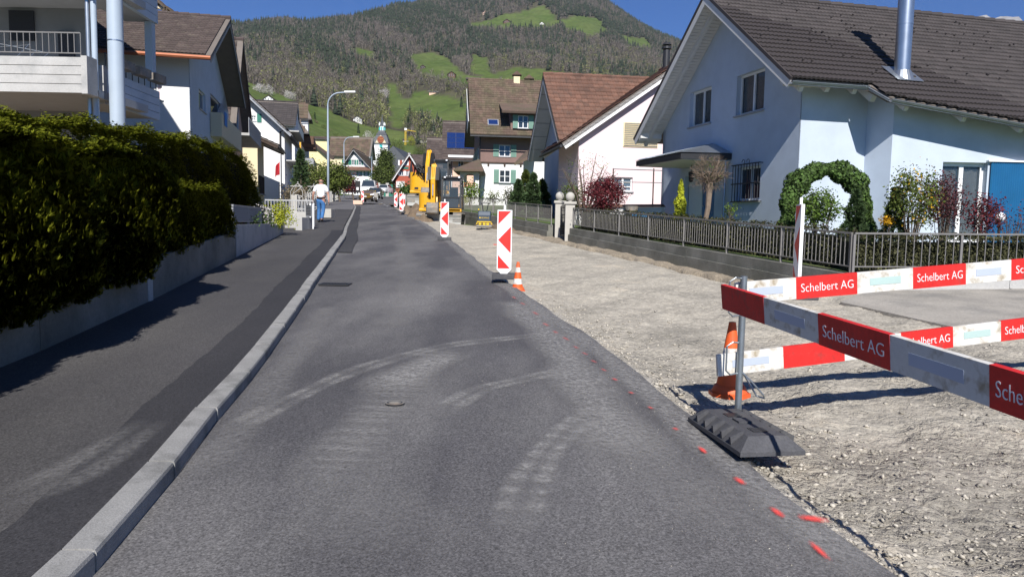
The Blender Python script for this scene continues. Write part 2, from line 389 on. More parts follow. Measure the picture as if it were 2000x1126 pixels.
# ------------------------------------------------------------------ house parts
def tile_proto(wd=.30,ln=.36,th=.036):
    """one curved roof tile, x across, y up the slope, lower edge at y=0"""
    n=6; xs=[-wd/2+wd*i/n for i in range(n+1)]; zs=[.0,.024,.024,.0,.024,.024,.0]
    v=[];f=[]
    for x,z in zip(xs,zs): v+=[(x,0,z+th+.012),(x,ln,z+.004),(x,0,z+.002)]
    for i in range(n):
        a=i*3; b=a+3; f+=[(a,b,b+1,a+1),(a+2,b+2,b,a)]
    return np.array(v),np.array(f)
def tile_roof(parent,origin,U,W_,inside,nu0,nu1,nv,wd,ln,mt,n_single=0,proto=None,name='tile',cut=None):
    """tiles on the plane origin + U*s + W_*d ; inside(s,d) tells where"""
    U=Vector(U).normalized(); W_=Vector(W_).normalized(); N=U.cross(W_).normalized()
    pv,pf=proto or tile_proto(wd,ln*1.08)
    mats_=[];
    for j in range(nv):
        for i in range(nu0,nu1):
            s=(i+.5+(.5 if j%2 else 0)*0)*wd; d=j*ln
            sc_=1.
            if cut:
                dm=cut(s)
                if d+ln*.97<dm: continue
                if d<dm: sc_=(d+ln-dm)/ln; d=dm
            if not inside(s,d+ln*.4*sc_+.001): continue
            c=Vector(origin)+U*s+W_*d+N*random.uniform(0,.006)
            ry=random.gauss(0,.008); rz=random.gauss(0,.006)
            u2=(U+W_*rz).normalized(); n2=(N+U*ry).normalized(); w2=n2.cross(u2)*sc_
            mats_.append((c,u2,w2,n2))
    camp=Vector((0,0,H)); mats_.sort(key=lambda q:(q[0]-camp).length)
    me=None
    if n_single:
        b=MB(); b.add([tuple(p) for p in pv],[tuple(q) for q in pf]); me=b.build(name,mt,None,mesh_only=True)
    o0=org(parent)
    for c,u,v_,n_ in mats_[:n_single]:
        ob=bpy.data.objects.new(name,me); COL.objects.link(ob); ob.parent=parent
        mw=Matrix(((u.x,v_.x,n_.x,c.x-o0.x),(u.y,v_.y,n_.y,c.y-o0.y),(u.z,v_.z,n_.z,c.z-o0.z),(0,0,0,1))); ob.matrix_basis=mw
    rest=mats_[n_single:]
    if rest:
        C=np.array([q[0] for q in rest]); Rm=np.stack([np.array([q[1] for q in rest]),np.array([q[2] for q in rest]),np.array([q[3] for q in rest])],axis=2)
        vs=np.einsum('nij,kj->nki',Rm,pv)+C[:,None,:]; fs=pf[None]+(np.arange(len(rest))*len(pv))[:,None,None]
        npmesh('roof_tiles',vs.reshape(-1,3),fs.reshape(-1,4),mt,parent,'stuff')
def pip(poly,x,y):
    c=False; n=len(poly)
    for i in range(n):
        x0,y0=poly[i]; x1,y1=poly[(i+1)%n]
        if (y0>y)!=(y1>y) and x<(x1-x0)*(y-y0)/(y1-y0)+x0: c=not c
    return c
def wall(parent,O,U,N,poly,holes,mt,reveal=.14,name='wall',th=.02):
    """flat wall in plane O + U*u + Z*z ; N points outwards ; holes are rectangles (u0,z0,u1,z1)"""
    O,U,N=Vector(O),Vector(U).normalized(),Vector(N).normalized(); Q=lambda u,z,d=0:Vector((O.x,O.y,0))+U*u-N*d+V(0,0,z)
    mb=MB(); hl=[[Q(a,b),Q(c,b),Q(c,d),Q(a,d)] for a,b,c,d in holes]
    mb.face_holes([Q(*p) for p in poly],hl,0,N)
    n=len(poly)
    for i in range(n): p,q=poly[i],poly[(i+1)%n]; mb.add([Q(*p),Q(*q),Q(*q,th),Q(*p,th)],[(0,1,2,3)])
    for h in hl:
        for i in range(4): a,b=h[i],h[(i+1)%4]; mb.add([a,b,b-N*reveal,a-N*reveal],[(0,1,2,3)])
    return mb.build(name,mt,parent)
def window(parent,O,U,N,u0,z0,u1,z1,reveal=.12,frame='white_paint',fw=.06,mull=1,cross=0,glass='glass',sill='grey_paint',shut=None,curtain=False,bars=0):
    O,U,N=Vector((O[0],O[1],0)),Vector(U).normalized(),Vector(N).normalized()
    Q=lambda u,z,d=0:O+U*u-N*d+V(0,0,z); Z=V(0,0,1)
    mb=MB(); d0=reveal; dp=.05
    def rc(a,b,c,d): mb.obox(Q(a,b,d0+.02),U*(c-a),Z*(d-b),N*dp)
    rc(u0,z0,u0+fw,z1); rc(u1-fw,z0,u1,z1); rc(u0+fw,z0,u1-fw,z0+fw); rc(u0+fw,z1-fw,u1-fw,z1)
    for k in range(mull):
        x=u0+(u1-u0)*(k+1)/(mull+1); rc(x-fw*.6,z0+fw,x+fw*.6,z1-fw)
    ft=fw*.35
    for k in range(cross):
        z=z0+(z1-z0)*(k+1)/(cross+1)
        xs=[u0+fw]+[u0+(u1-u0)*(j+1)/(mull+1) for j in range(mull)]+[u1-fw]
        for j in range(len(xs)-1): rc(xs[j]+(fw*.6 if j else 0),z-ft,xs[j+1]-(fw*.6 if j<len(xs)-2 else 0),z+ft)
    f=mb.build('window',frame,parent)
    g=MB(); g.obox(Q(u0+fw*.5,z0+fw*.5,d0+.012),U*(u1-u0-fw),Z*(z1-z0-fw),N*.004); g.build('pane',glass,f)
    if curtain:
        c=MB(); n=int((u1-u0)/.06)
        pts=[Q(u0+(u1-u0)*i/n,0,d0+.06+.025*math.sin(i*1.7)) for i in range(n+1)]
        for i in range(n):
            if abs(i/n-.5)<.06: continue
            a,b=pts[i],pts[i+1]; c.add([a+Z*z0,b+Z*z0,b+Z*z1,a+Z*z1],[(0,1,2,3)])
        c.build('curtain','curtain',f)
    else:
        c=MB(); c.obox(Q(u0,z0,d0+.30),U*(u1-u0),Z*(z1-z0),N*.01); c.build('dark_room','shutter_dark',f)
    if sill: s=MB(); s.obox(Q(u0-.05,z0-.05,d0-.01),U*(u1-u0+.1),Z*.045,N*(d0+.05)); s.build('sill',sill,f)
    if shut:
        sw=(u1-u0)/2*.95
        for a in (u0-sw-.03,u1+.03):
            s=MB(); s.obox(Q(a,z0-.02,-.005),U*sw,Z*(z1-z0+.04),N*.03)
            k=int((z1-z0)/.09)
            for q in range(k): zz=z0+.04+(z1-z0-.08)*q/k; s.obox(Q(a+.05,zz,-.035),U*(sw-.1),Z*.03+N*.012,N*.004)
            s.build('shutter',shut,parent)
    return f
def slab(mb,p0,p1,p2,p3,th,mi=0):   # quad with thickness downwards along normal
    p=[Vector(q) for q in (p0,p1,p2,p3)]; n=(p[1]-p[0]).cross(p[3]-p[0]).normalized()
    if n.z<0: n=-n
    return mb.extr(p,-n*th,mi)
# ================================================================== SETTING: terrain and mountain
def lerp_tab(x,xs,ys): return np.interp(x,xs,ys)
PXC=[-900,0,300,470,560,640,700,760,860,1000,1200,1400,1700,2000,2900]
TR={160:None,
 300:[300,300,300,310,330,355,371,376,377,374,368,360,350,340,340],
 500:[230,230,200,195,225,262,298,322,334,326,310,300,290,280,280],
 900:[180,180,150,160,180,200,222,236,226,222,222,228,230,230,230],
 1500:[125,120,97,90,95,100,105,112,118,130,140,155,160,160,160]}
SKX=[-900,0,200,300,350,400,440,480,520,560,600,650,700,740,770,800,830,870,950,1000,1080,1150,1190,1220,1260,1300,1335,1400,1600,1800,2000,2900]
SKY=[150,120,90,72,60,52,44,45,38,33,38,32,28,16,8,6,-8,-20,-30,-42,-30,-12,12,32,56,74,90,98,100,80,72,90]
RX=[-900,300,700,860,1000,2900]; RR=[1900,1900,2050,2500,2700,2700]
def terrain(X,Y):
    """height of the land beyond the village (arrays)"""
    X=np.asarray(X,float); Y=np.asarray(Y,float)
    px=1000+FPX*X/np.maximum(Y,1)
    hz=436+.018*(px-1000)
    e=lambda py:(hz-py)/FPX
    r=lerp_tab(px,RX,RR)
    rows=[(160,None),(300,lerp_tab(px,PXC,TR[300])),(500,lerp_tab(px,PXC,TR[500])),(900,lerp_tab(px,PXC,TR[900])),(1500,lerp_tab(px,PXC,TR[1500]))]
    z160=2.76+100*.0425-.35
    zs=[np.full_like(Y,z160)]+[H+e(q)*d for d,q in rows[1:]]
    zr=H+e(lerp_tab(px,SKX,SKY)+22)*r; zs.append(zr)
    ds=[np.full_like(Y,160.),np.full_like(Y,300.),np.full_like(Y,500.),np.full_like(Y,900.),np.full_like(Y,1500.),r]
    z=np.where(Y<60,.052*Y-.0001*Y*Y,2.76+(Y-60)*.0425)-.35
    for i in range(5):
        t=np.clip((Y-ds[i])/(ds[i+1]-ds[i]),0,1); t2=t*.75+.25*t*t*(3-2*t)
        z=np.where(Y>ds[i],zs[i]+(zs[i+1]-zs[i])*t2,z)
    z=np.where(Y>r,zr-(Y-r)*.35,z)
    # ridges and gullies
    f=np.clip((Y-350)/700,0,1)*np.clip((r-Y)/500,0.15,1)
    n=np.sin(X*.013+1.3*np.sin(Y*.006))*9+np.sin(X*.031+Y*.013+2)*5+np.sin(X*.07-Y*.05)*2.2+np.sin(X*.11+Y*.09+1)*1.2
    return z+n*f
MEADOWS=[[(440,150),(494,164),(538,181),(577,197),(606,204),(640,213),(669,230),(693,240),(728,250),(791,257),(795,275),(830,300),(870,335),(870,372),(640,372),(400,372),(400,150)],
 [(753,164),(776,166),(784,185),(796,199),(806,190),(808,177),(840,181),(886,189),(912,202),(912,258),(869,254),(844,238),(820,226),(795,228),(790,245),(774,253),(757,229),(757,197)],
 [(793,108),(842,101),(874,112),(912,149),(874,152),(830,150),(808,128)],[(922,108),(956,114),(958,150),(915,142)],[(950,148),(1000,132),(1070,138),(1150,148),(1150,164),(900,164),(880,150)],
 [(902,50),(960,36),(1065,12),(1100,46),(1050,54),(960,54)],[(1094,42),(1120,30),(1165,34),(1190,64),(1150,70),(1110,58)],[(676,92),(724,99),(752,118),(700,108)],[(1205,68),(1260,76),(1280,96),(1230,92)]]
def meadow_mask(px,py):
    px=np.asarray(px); py=np.asarray(py); out=np.zeros(px.shape,bool)
    for poly in MEADOWS:
        c=np.zeros(px.shape,bool); n=len(poly)
        for i in range(n):
            x0,y0=poly[i]; x1,y1=poly[(i+1)%n]
            if y0==y1: continue
            k=((y0>py)!=(y1>py))&(px<(x1-x0)*(py-y0)/(y1-y0)+x0); c^=k
        out|=c
    return out
def projA(X,Y,Z):
    z=Z-H; cp,sp=math.cos(PITCH),math.sin(PITCH); d=cp*Y-sp*z; U=sp*Y+cp*z; c,s=math.cos(ROLL),math.sin(ROLL)
    return 1000+FPX*(c*X+s*U)/d,563-FPX*(-s*X+c*U)/d
_a=np.linspace(-1.35,1.35,430); _y=np.concatenate([np.linspace(150,480,70),np.geomspace(490,2750,240),[2900,3200,3800]])
AA,YY=np.meshgrid(_a,_y); XX=AA*YY; ZZ=terrain(XX,YY)
nr,nc_=XX.shape; idx=np.arange(nr*nc_).reshape(nr,nc_)
fs=np.stack([idx[:-1,:-1],idx[:-1,1:],idx[1:,1:],idx[1:,:-1]],axis=2).reshape(-1,4)
mpx,mpy=projA(XX,YY,ZZ)
wob=6*np.sin(XX*.05+YY*.02)+3*np.sin(XX*.13)
mm=(meadow_mask(mpx+wob*.6,mpy+wob*.3)|((YY<330)))&(YY<3000)
def terrain_mat():
    m=bpy.data.materials.new('hillside'); m.use_nodes=True; nt=m.node_tree; L=nt.links.new; b=nt.nodes['Principled BSDF']; b.inputs['Roughness'].default_value=.95; b.inputs['Specular IOR Level'].default_value=.1
    at=nt.nodes.new('ShaderNodeAttribute'); at.attribute_name='meadow'
    tc=nt.nodes.new('ShaderNodeTexCoord')
    def nz(s,d=5):
        n=nt.nodes.new('ShaderNodeTexNoise'); n.inputs['Scale'].default_value=s; n.inputs['Detail'].default_value=d; n.inputs['Roughness'].default_value=.62; L(tc.outputs['Object'],n.inputs['Vector']); return n.outputs[0]
    r1=nt.nodes.new('ShaderNodeValToRGB'); L(nz(.012),r1.inputs[0]); r1.color_ramp.elements[0].position=.35; r1.color_ramp.elements[0].color=(.075,.115,.026,1); r1.color_ramp.elements[1].position=.68; r1.color_ramp.elements[1].color=(.115,.145,.045,1)
    r3=nt.nodes.new('ShaderNodeValToRGB'); L(nz(.09),r3.inputs[0]); r3.color_ramp.elements[0].position=.3; r3.color_ramp.elements[0].color=(.72,.72,.72,1); r3.color_ramp.elements[1].position=.7; r3.color_ramp.elements[1].color=(1.15,1.15,1.1,1)
    mu=nt.nodes.new('ShaderNodeMix'); mu.data_type='RGBA'; mu.blend_type='MULTIPLY'; mu.inputs[0].default_value=1; L(r1.outputs[0],mu.inputs[6]); L(r3.outputs[0],mu.inputs[7])
    r2=nt.nodes.new('ShaderNodeValToRGB'); L(nz(.03),r2.inputs[0]); r2.color_ramp.elements[0].position=.35; r2.color_ramp.elements[0].color=(.055,.048,.035,1); r2.color_ramp.elements[1].position=.7; r2.color_ramp.elements[1].color=(.10,.095,.055,1)
    mx=nt.nodes.new('ShaderNodeMix'); mx.data_type='RGBA'; L(at.outputs['Fac'],mx.inputs[0]); L(r2.outputs[0],mx.inputs[6]); L(mu.outputs[2],mx.inputs[7]); L(mx.outputs[2],b.inputs['Base Color'])
    bp=nt.nodes.new('ShaderNodeBump'); bp.inputs['Distance'].default_value=3; bp.inputs['Strength'].default_value=.5; L(nz(.05,8),bp.inputs['Height']); L(bp.outputs[0],b.inputs['Normal'])
    return m
M['hillside']=terrain_mat()
hill=stru(npmesh('mountain',np.stack([XX,YY,ZZ],axis=2).reshape(-1,3),fs,'hillside'))
at=hill.data.attributes.new('meadow','FLOAT','POINT'); at.data.foreach_set('value',mm.astype(np.float32).ravel())
hill.data.polygons.foreach_set('use_smooth',[True]*len(hill.data.polygons))
# far rocky summit just clear of the big roof
def peak():
    vs=[];fs=[]; xs=np.linspace(-400,3600,150); prof=[]
    for j,(dy,k) in enumerate(((0,0.),(40,.6),(70,.85),(100,1.),(500,.5))):
        for x in xs:
            px=1000+FPX*x/3100; top=H+(436+.018*(px-1000)-(np.interp(px,[900,1300,1700,1830,1865,1880,1900,1935,1960,1990,2100,2600],[160,110,75,58,42,47,50,45,50,56,75,120])))/FPX*3100
            top+=8*math.sin(x*.011)*math.sin(x*.037)+6*math.sin(x*.09)
            vs.append((x,3000+dy+10*math.sin(x*.02+j),top*k+ (random.uniform(-12,12) if 0<k<1 else 0)))
    n=len(xs)
    for j in range(4):
        for i in range(n-1): fs.append((j*n+i,j*n+i+1,(j+1)*n+i+1,(j+1)*n+i))
    return stru(npmesh('rocky_summit',vs,np.array(fs),'rock'))
peak()
# ---- forest on the slopes: point cloud + geometry nodes
def protos():
    col=bpy.data.collections.new('forest_kinds'); obs=[]
    def add(name,mb,mts,smooth=False):
        me=mb.build(name,mts,None,mesh_only=True); o=bpy.data.objects.new(name,me); col.objects.link(o); obs.append(o)
    for s in range(3):   # 0-2 firs
        rr=random.Random(s); mb=MB(); h=1.; 
        for j in range(7):
            z0=.08+j*.125; r0=.2*(1-j/7.6)*rr.uniform(.85,1.15); n=7
            ring=[(r0*rr.uniform(.7,1.15)*math.cos(2*math.pi*k/n+j),r0*rr.uniform(.7,1.15)*math.sin(2*math.pi*k/n+j),z0+rr.uniform(-.03,.02)) for k in range(n)]
            mb.add(ring+[(0,0,z0+.23)],[(k,(k+1)%n,n) for k in range(n)])
        mb.cyl((0,0,-.15),(0,0,.2),.02,.02,4); add('a_fir_%d'%s,mb,'wood_fir')
    for s in range(4):   # 3-6 bare broadleaves, 7-8 budding
        rr=random.Random(10+s); mb=MB(); mb.cyl((0,0,-.15),(0,0,.45),.022,.012,4)
        for k in range(46):
            a=rr.uniform(0,6.283); rad=.30*rr.random()**.6; z=rr.uniform(.22,.98); rad*=math.sin(min(1,max(.15,(z-.1)/.9))*math.pi*.92)+.25
            x,y=rad*math.cos(a),rad*math.sin(a); l=rr.uniform(.10,.2); wd=rr.uniform(.012,.03); dx,dy=x*.35,y*.35
            b=rr.uniform(0,3.14); mb.add([(x*.75-wd*math.cos(b),y*.75-wd*math.sin(b),z-l),(x*.75+wd*math.cos(b),y*.75+wd*math.sin(b),z-l),(x+dx,y+dy,z+l*.4)],[(0,1,2)])
        add('b_bare_%d'%s,mb,'wood_bare')
    for s in range(2):
        rr=random.Random(20+s); mb=MB(); mb.cyl((0,0,-.15),(0,0,.45),.022,.012,4)
        for k in range(60):
            a=rr.uniform(0,6.283); z=rr.uniform(.25,.95); rad=.3*rr.random()**.4*math.sin((z-.15)/.85*math.pi*.95)+.02
            x,y=rad*math.cos(a),rad*math.sin(a); q=[(x+rr.gauss(0,.035),y+rr.gauss(0,.035),z+rr.gauss(0,.035)) for _ in range(3)]; mb.add(q,[(0,1,2)])
        add('c_bud_%d'%s,mb,'wood_bud')
    return col
KINDS=protos()
def forest(name,label,n,y0,y1,seed,hmin,hmax):
    rs=np.random.RandomState(seed)
    Yp=np.sqrt(rs.uniform(y0**2,y1**2,size=n)); ap=rs.uniform(-.58,.34,size=n); Xp=ap*Yp
    Zp=terrain(Xp,Yp); px,py=projA(Xp,Yp,Zp)
    r=lerp_tab(1000+FPX*ap,RX,RR)
    hp_=15/np.maximum(Yp,1)*FPX
    keep=~meadow_mask(px+rs.normal(0,2,n),py+rs.normal(0,1.5,n))&~(meadow_mask(px,py-.55*hp_)&(rs.uniform(size=n)<.93))&(Yp<r+30)&(py<345)
    # hollows: nearer belt of hedgerow trees inside the meadows is thinned, village edge stays open
    keep&=~((Yp<480)&(rs.uniform(size=n)<.55))
    keep&=(Yp>330)
    Xp,Yp,Zp,px,py=[q[keep] for q in (Xp,Yp,Zp,px,py)]; m=len(Xp)
    fn=np.sin(Xp*.012+2)*np.sin(Yp*.008+1)+.6*np.sin(Xp*.035+Yp*.02)+rs.normal(0,.35,m)
    pf=np.clip(.14+.33*fn+np.clip((120-py)/200,-.2,.35),.03,.92); u=rs.uniform(size=m)
    budp=np.clip(.12+(py-105)/190+.15*np.sin(Xp*.01),.03,.72)
    kind=np.where(u<pf,rs.randint(0,3,m),np.where(rs.uniform(size=m)<budp,rs.randint(7,9,m),rs.randint(3,7,m)))
    sc=rs.uniform(hmin,hmax,m)*np.where(kind<3,1.15,.9)
    me=bpy.data.meshes.new(name); me.from_pydata(np.stack([Xp,Yp,Zp],axis=1).tolist(),[],[])
    a=me.attributes.new('kind_index','INT','POINT'); a.data.foreach_set('value',kind.astype(np.int32))
    a=me.attributes.new('size','FLOAT','POINT'); a.data.foreach_set('value',sc.astype(np.float32))
    a=me.attributes.new('turn','FLOAT','POINT'); a.data.foreach_set('value',rs.uniform(0,6.28,m).astype(np.float32))
    ob=bpy.data.objects.new(name,me); COL.objects.link(ob); ob['kind']='stuff'; tag(ob,label,'forest')
    ng=bpy.data.node_groups.new(name,'GeometryNodeTree'); ng.interface.new_socket('Geometry',in_out='INPUT',socket_type='NodeSocketGeometry'); ng.interface.new_socket('Geometry',in_out='OUTPUT',socket_type='NodeSocketGeometry')
    N=ng.nodes.new; gi=N('NodeGroupInput'); go=N('NodeGroupOutput'); ip=N('GeometryNodeInstanceOnPoints'); ci=N('GeometryNodeCollectionInfo'); ci.inputs['Collection'].default_value=KINDS; ci.inputs['Separate Children'].default_value=True; ci.inputs['Reset Children'].default_value=True
    ip.inputs['Pick Instance'].default_value=True
    def na(nm,t):
        q=N('GeometryNodeInputNamedAttribute'); q.data_type=t; q.inputs['Name'].default_value=nm; return q.outputs['Attribute']
    cx=N('ShaderNodeCombineXYZ'); L=ng.links.new; L(na('turn','FLOAT'),cx.inputs[2])
    L(gi.outputs[0],ip.inputs['Points']); L(ci.outputs[0],ip.inputs['Instance']); L(na('kind_index','INT'),ip.inputs['Instance Index']); L(cx.outputs[0],ip.inputs['Rotation']); L(na('size','FLOAT'),ip.inputs['Scale']); L(ip.outputs[0],go.inputs[0])
    md=ob.modifiers.new('trees','NODES'); md.node_group=ng
    return ob
forest('mountain_forest','mixed bare and fir forest covering the mountain behind the village',60000,700,2780,3,13,21)
forest('hillside_wood','bare and budding wood along the top of the green hillside meadows',3000,330,720,4,9,15)
def T1(px,py,y0=200,y1=2700):
    """first land point seen through a pixel"""
    a,b=ray(px,py); Y=y0
    while Y<y1:
        if H+b*Y<float(terrain(a*Y,Y)): return Vector((a*Y,Y,float(terrain(a*Y,Y))))
        Y*=1.01
    return None
# ================================================================== ground, road, pavement
def interp_poly(pts,Y):
    ys=[p[1] for p in pts]; xs=[p[0] for p in pts]; return float(np.interp(Y,ys,xs))
# right edge of the asphalt, kerb line, foot of the left wall: (x, y) on the ground
RE=[(2.6,-25),(2.3,-3),(1.78,2.4)]+[(p.x,p.y) for p in [G(*q) for q in ((1750,1126),(1500,935),(1335,800),(1200,690),(1050,590),(960,530),(890,475),(830,435),(790,415))]]+[(-9.2,57),(-11.9,71),(-13.2,78),(-12.5,100),(-14,130),(-18,200)]
KL=[(-1.2,-25),(-1.5,-3),(-1.66,2.)]+[(p.x,p.y) for p in [G(*q) for q in ((182,1126),(345,930),(400,850),(506,724),(583,611),(619,553),(674,469))]]+[(-6.2,27.8),(-8.7,40.4),(-12.1,57.2),(-15.4,72),(-20.5,95),(-26.5,130),(-36,200)]
WL=[(-3.4,-25),(-3.75,-3),(-3.95,3)]+[(p.x,p.y) for p in [G(*q,dz=.12) for q in ((0,715),(260,600),(445,508),(552,455))]]+[(-10.6,38),(-14.9,58),(-18.0,74),(-24,105),(-30,135)]
def ribbon(name,left,right,ys,dz,mt,parent=None,nx=1,side=0.,edge=0.):
    vs=[];fs=[]
    for Y in ys:
        l=left(Y); r_=right(Y)
        for k in range(nx+1): vs.append((l+(r_-l)*k/nx,Y,zg(Y)+dz))
    n=nx+1
    for j in range(len(ys)-1):
        for k in range(nx): fs.append((j*n+k,j*n+k+1,(j+1)*n+k+1,(j+1)*n+k))
    if side:
        b=len(vs)
        for Y in ys:
            vs.append((right(Y),Y,zg(Y)+dz)); vs.append((right(Y)+edge,Y,zg(Y)+dz-side))
        for j in range(len(ys)-1): q=b+2*j; fs.append((q,q+1,q+3,q+2))
    return npmesh(name,vs,np.array(fs),mt,parent)
def asphalt_mat(name,base,dust,dustamt,sp=.35,lo=.42,hi=.72,dscale=.7):
    m=bpy.data.materials.new(name); m.use_nodes=True; nt=m.node_tree; L=nt.links.new; b=nt.nodes['Principled BSDF']; b.inputs['Roughness'].default_value=.82; b.inputs['Specular IOR Level'].default_value=.35
    tc=nt.nodes.new('ShaderNodeTexCoord'); mp=nt.nodes.new('ShaderNodeMapping'); L(tc.outputs['Object'],mp.inputs[0]); mp.inputs['Scale'].default_value=(1,.35,1)
    def nz(s,d,src,r=.6):
        n=nt.nodes.new('ShaderNodeTexNoise'); n.inputs['Scale'].default_value=s; n.inputs['Detail'].default_value=d; n.inputs['Roughness'].default_value=r; L(src,n.inputs['Vector']); return n.outputs[0]
    def mr(src,a,b_,c,d):
        q=nt.nodes.new('ShaderNodeMapRange'); q.inputs[1].default_value=a; q.inputs[2].default_value=b_; q.inputs[3].default_value=c; q.inputs[4].default_value=d; L(src,q.inputs[0]); return q.outputs[0]
    d1=mr(nz(dscale,6,mp.outputs[0]),lo,hi,0,dustamt); 
    mx=nt.nodes.new('ShaderNodeMix'); mx.data_type='RGBA'; L(d1,mx.inputs[0]); mx.inputs[6].default_value=(*base,1); mx.inputs[7].default_value=(*dust,1)
    vo=nt.nodes.new('ShaderNodeTexVoronoi'); vo.inputs['Scale'].default_value=110; L(tc.outputs['Object'],vo.inputs['Vector'])
    s1=mr(nz(62,4,tc.outputs['Object'],.8),.3,.7,1-sp,1+sp)
    sc=nt.nodes.new('ShaderNodeVectorMath'); sc.operation='SCALE'; L(mx.outputs[2],sc.inputs[0]); L(s1,sc.inputs['Scale'])
    s2=mr(vo.outputs['Color'],.0,1.,.60,1.42)
    sc2=nt.nodes.new('ShaderNodeVectorMath'); sc2.operation='SCALE'; L(sc.outputs[0],sc2.inputs[0]); L(s2,sc2.inputs['Scale'])
    big=mr(nz(.35,3,tc.outputs['Object']),.3,.7,.88,1.12); sc3=nt.nodes.new('ShaderNodeVectorMath'); sc3.operation='SCALE'; L(sc2.outputs[0],sc3.inputs[0]); L(big,sc3.inputs['Scale'])
    L(sc3.outputs[0],b.inputs['Base Color'])
    bp=nt.nodes.new('ShaderNodeBump'); bp.inputs['Distance'].default_value=.004; bp.inputs['Strength'].default_value=.8; L(nz(90,4,tc.outputs['Object'],.8),bp.inputs['Height']); L(bp.outputs[0],b.inputs['Normal'])
    M[name]=m
asphalt_mat('asphalt',(.082,.079,.083),(.185,.178,.172),.85,.5)
asphalt_mat('asphalt_pavement',(.062,.059,.060),(.10,.095,.09),.7,.36,.45,.8)
asphalt_mat('asphalt_patch',(.034,.033,.036),(.055,.053,.055),.5,.2)
asphalt_mat('asphalt_old',(.105,.10,.10),(.16,.155,.15),.7,.22)
ys=[-25,-10,-3]+[2+.5*i for i in range(60)]+[32+2*i for i in range(20)]+[73+4*i for i in range(34)]
YJ=69.5   # joint between the new asphalt and the old road
stru(ribbon('road',lambda Y:interp_poly(KL,Y)-.05,lambda Y:interp_poly(RE,Y)+.02*math.sin(Y*9)+.012*math.sin(Y*23),[y for y in ys if y<YJ]+[YJ],0,'asphalt',None,8,.10,.03))
stru(ribbon('old_road',lambda Y:interp_poly(KL,Y)-.05,lambda Y:interp_poly(RE,Y)+2.2+max(0,min(1,(Y-72)/12))*5,[YJ+.02]+[y for y in ys if y>YJ+1],-.004,'asphalt_old',None,4,.10))
stru(ribbon('pavement',lambda Y:interp_poly(WL,Y)-.6,lambda Y:interp_poly(KL,Y)-.12,[y for y in ys if y<48]+[48],.095,'asphalt_pavement',None,4))
stru(ribbon('old_pavement',lambda Y:interp_poly(WL,Y)-3.6,lambda Y:interp_poly(KL,Y)-.12,[48.02]+[y for y in ys if y>49],.091,'asphalt_light',None,4))
PE=lambda Y:interp_poly(KL,Y)-.14-.36-.015*math.sin(Y*1.3)-.008*math.sin(Y*5.3)-.006*math.sin(Y*13)-.004*math.sin(Y*37)
stru(ribbon('pavement_patch',PE,lambda Y:interp_poly(KL,Y)-.132,[2+.12*i for i in range(190)],.099,'asphalt_patch',None,1))
# kerb : single stones
kerb=bpy.data.objects.new('kerb',None); COL.objects.link(kerb); tag(kerb,'long grey granite kerb of single stones between pavement and road','kerb'); ORG['kerb']=Vector((0,0,0))
def kpt(s_y): return V(interp_poly(KL,s_y),s_y,zg(s_y))
Yk=-2.0; first=True
while Yk<95:
    L_=1.0 if Yk<45 else 2.5
    a=kpt(Yk); b=kpt(Yk+L_*.99); d=(b-a).normalized(); n=V(-d.y,d.x,0).normalized()
    top=.10 if Yk<21.3 else max(.03,.10-.035*(Yk-21.3)); g=d*.006
    mb=MB(); wq=.135; jz=random.uniform(-.004,.004); jn=random.uniform(-.004,.004)
    # profile with a rounded road-side arris, top slightly tilted
    prof=[(0,-.15),(0,top-.022),(-.006,top-.006),(-.022,top),(-wq,top+.004),(-wq,-.15)]
    A=[a+g-n*p*(-1)+V(0,0,q+jz)+n*jn for p,q in [(-x,z) for x,z in prof]]; B=[b-g-n*p*(-1)+V(0,0,q+jz)+n*jn for p,q in [(-x,z) for x,z in prof]]
    k=len(prof); mb.add(A+B,[(i,(i+1)%k,k+(i+1)%k,k+i) for i in range(k)]+[tuple(range(k-1,-1,-1)),tuple(range(k,2*k))])
    mb.build('kerb_stone','kerb_stone',kerb); Yk+=L_
mb=MB()   # mortar bed under the joints
yk=[-2+.5*i for i in range(196)]
for i in range(len(yk)-1):
    if yk[i]>94: break
    a,b=kpt(yk[i]),kpt(yk[i+1]); d=(b-a).normalized(); n=V(-d.y,d.x,0); t=.088 if yk[i]<21 else max(.018,.088-.035*(yk[i]-21))
    mb.obox(a+n*.012-V(0,0,.1),b-a,n*.118,V(0,0,.1+t))
mb.build('mortar','concrete_light',kerb)
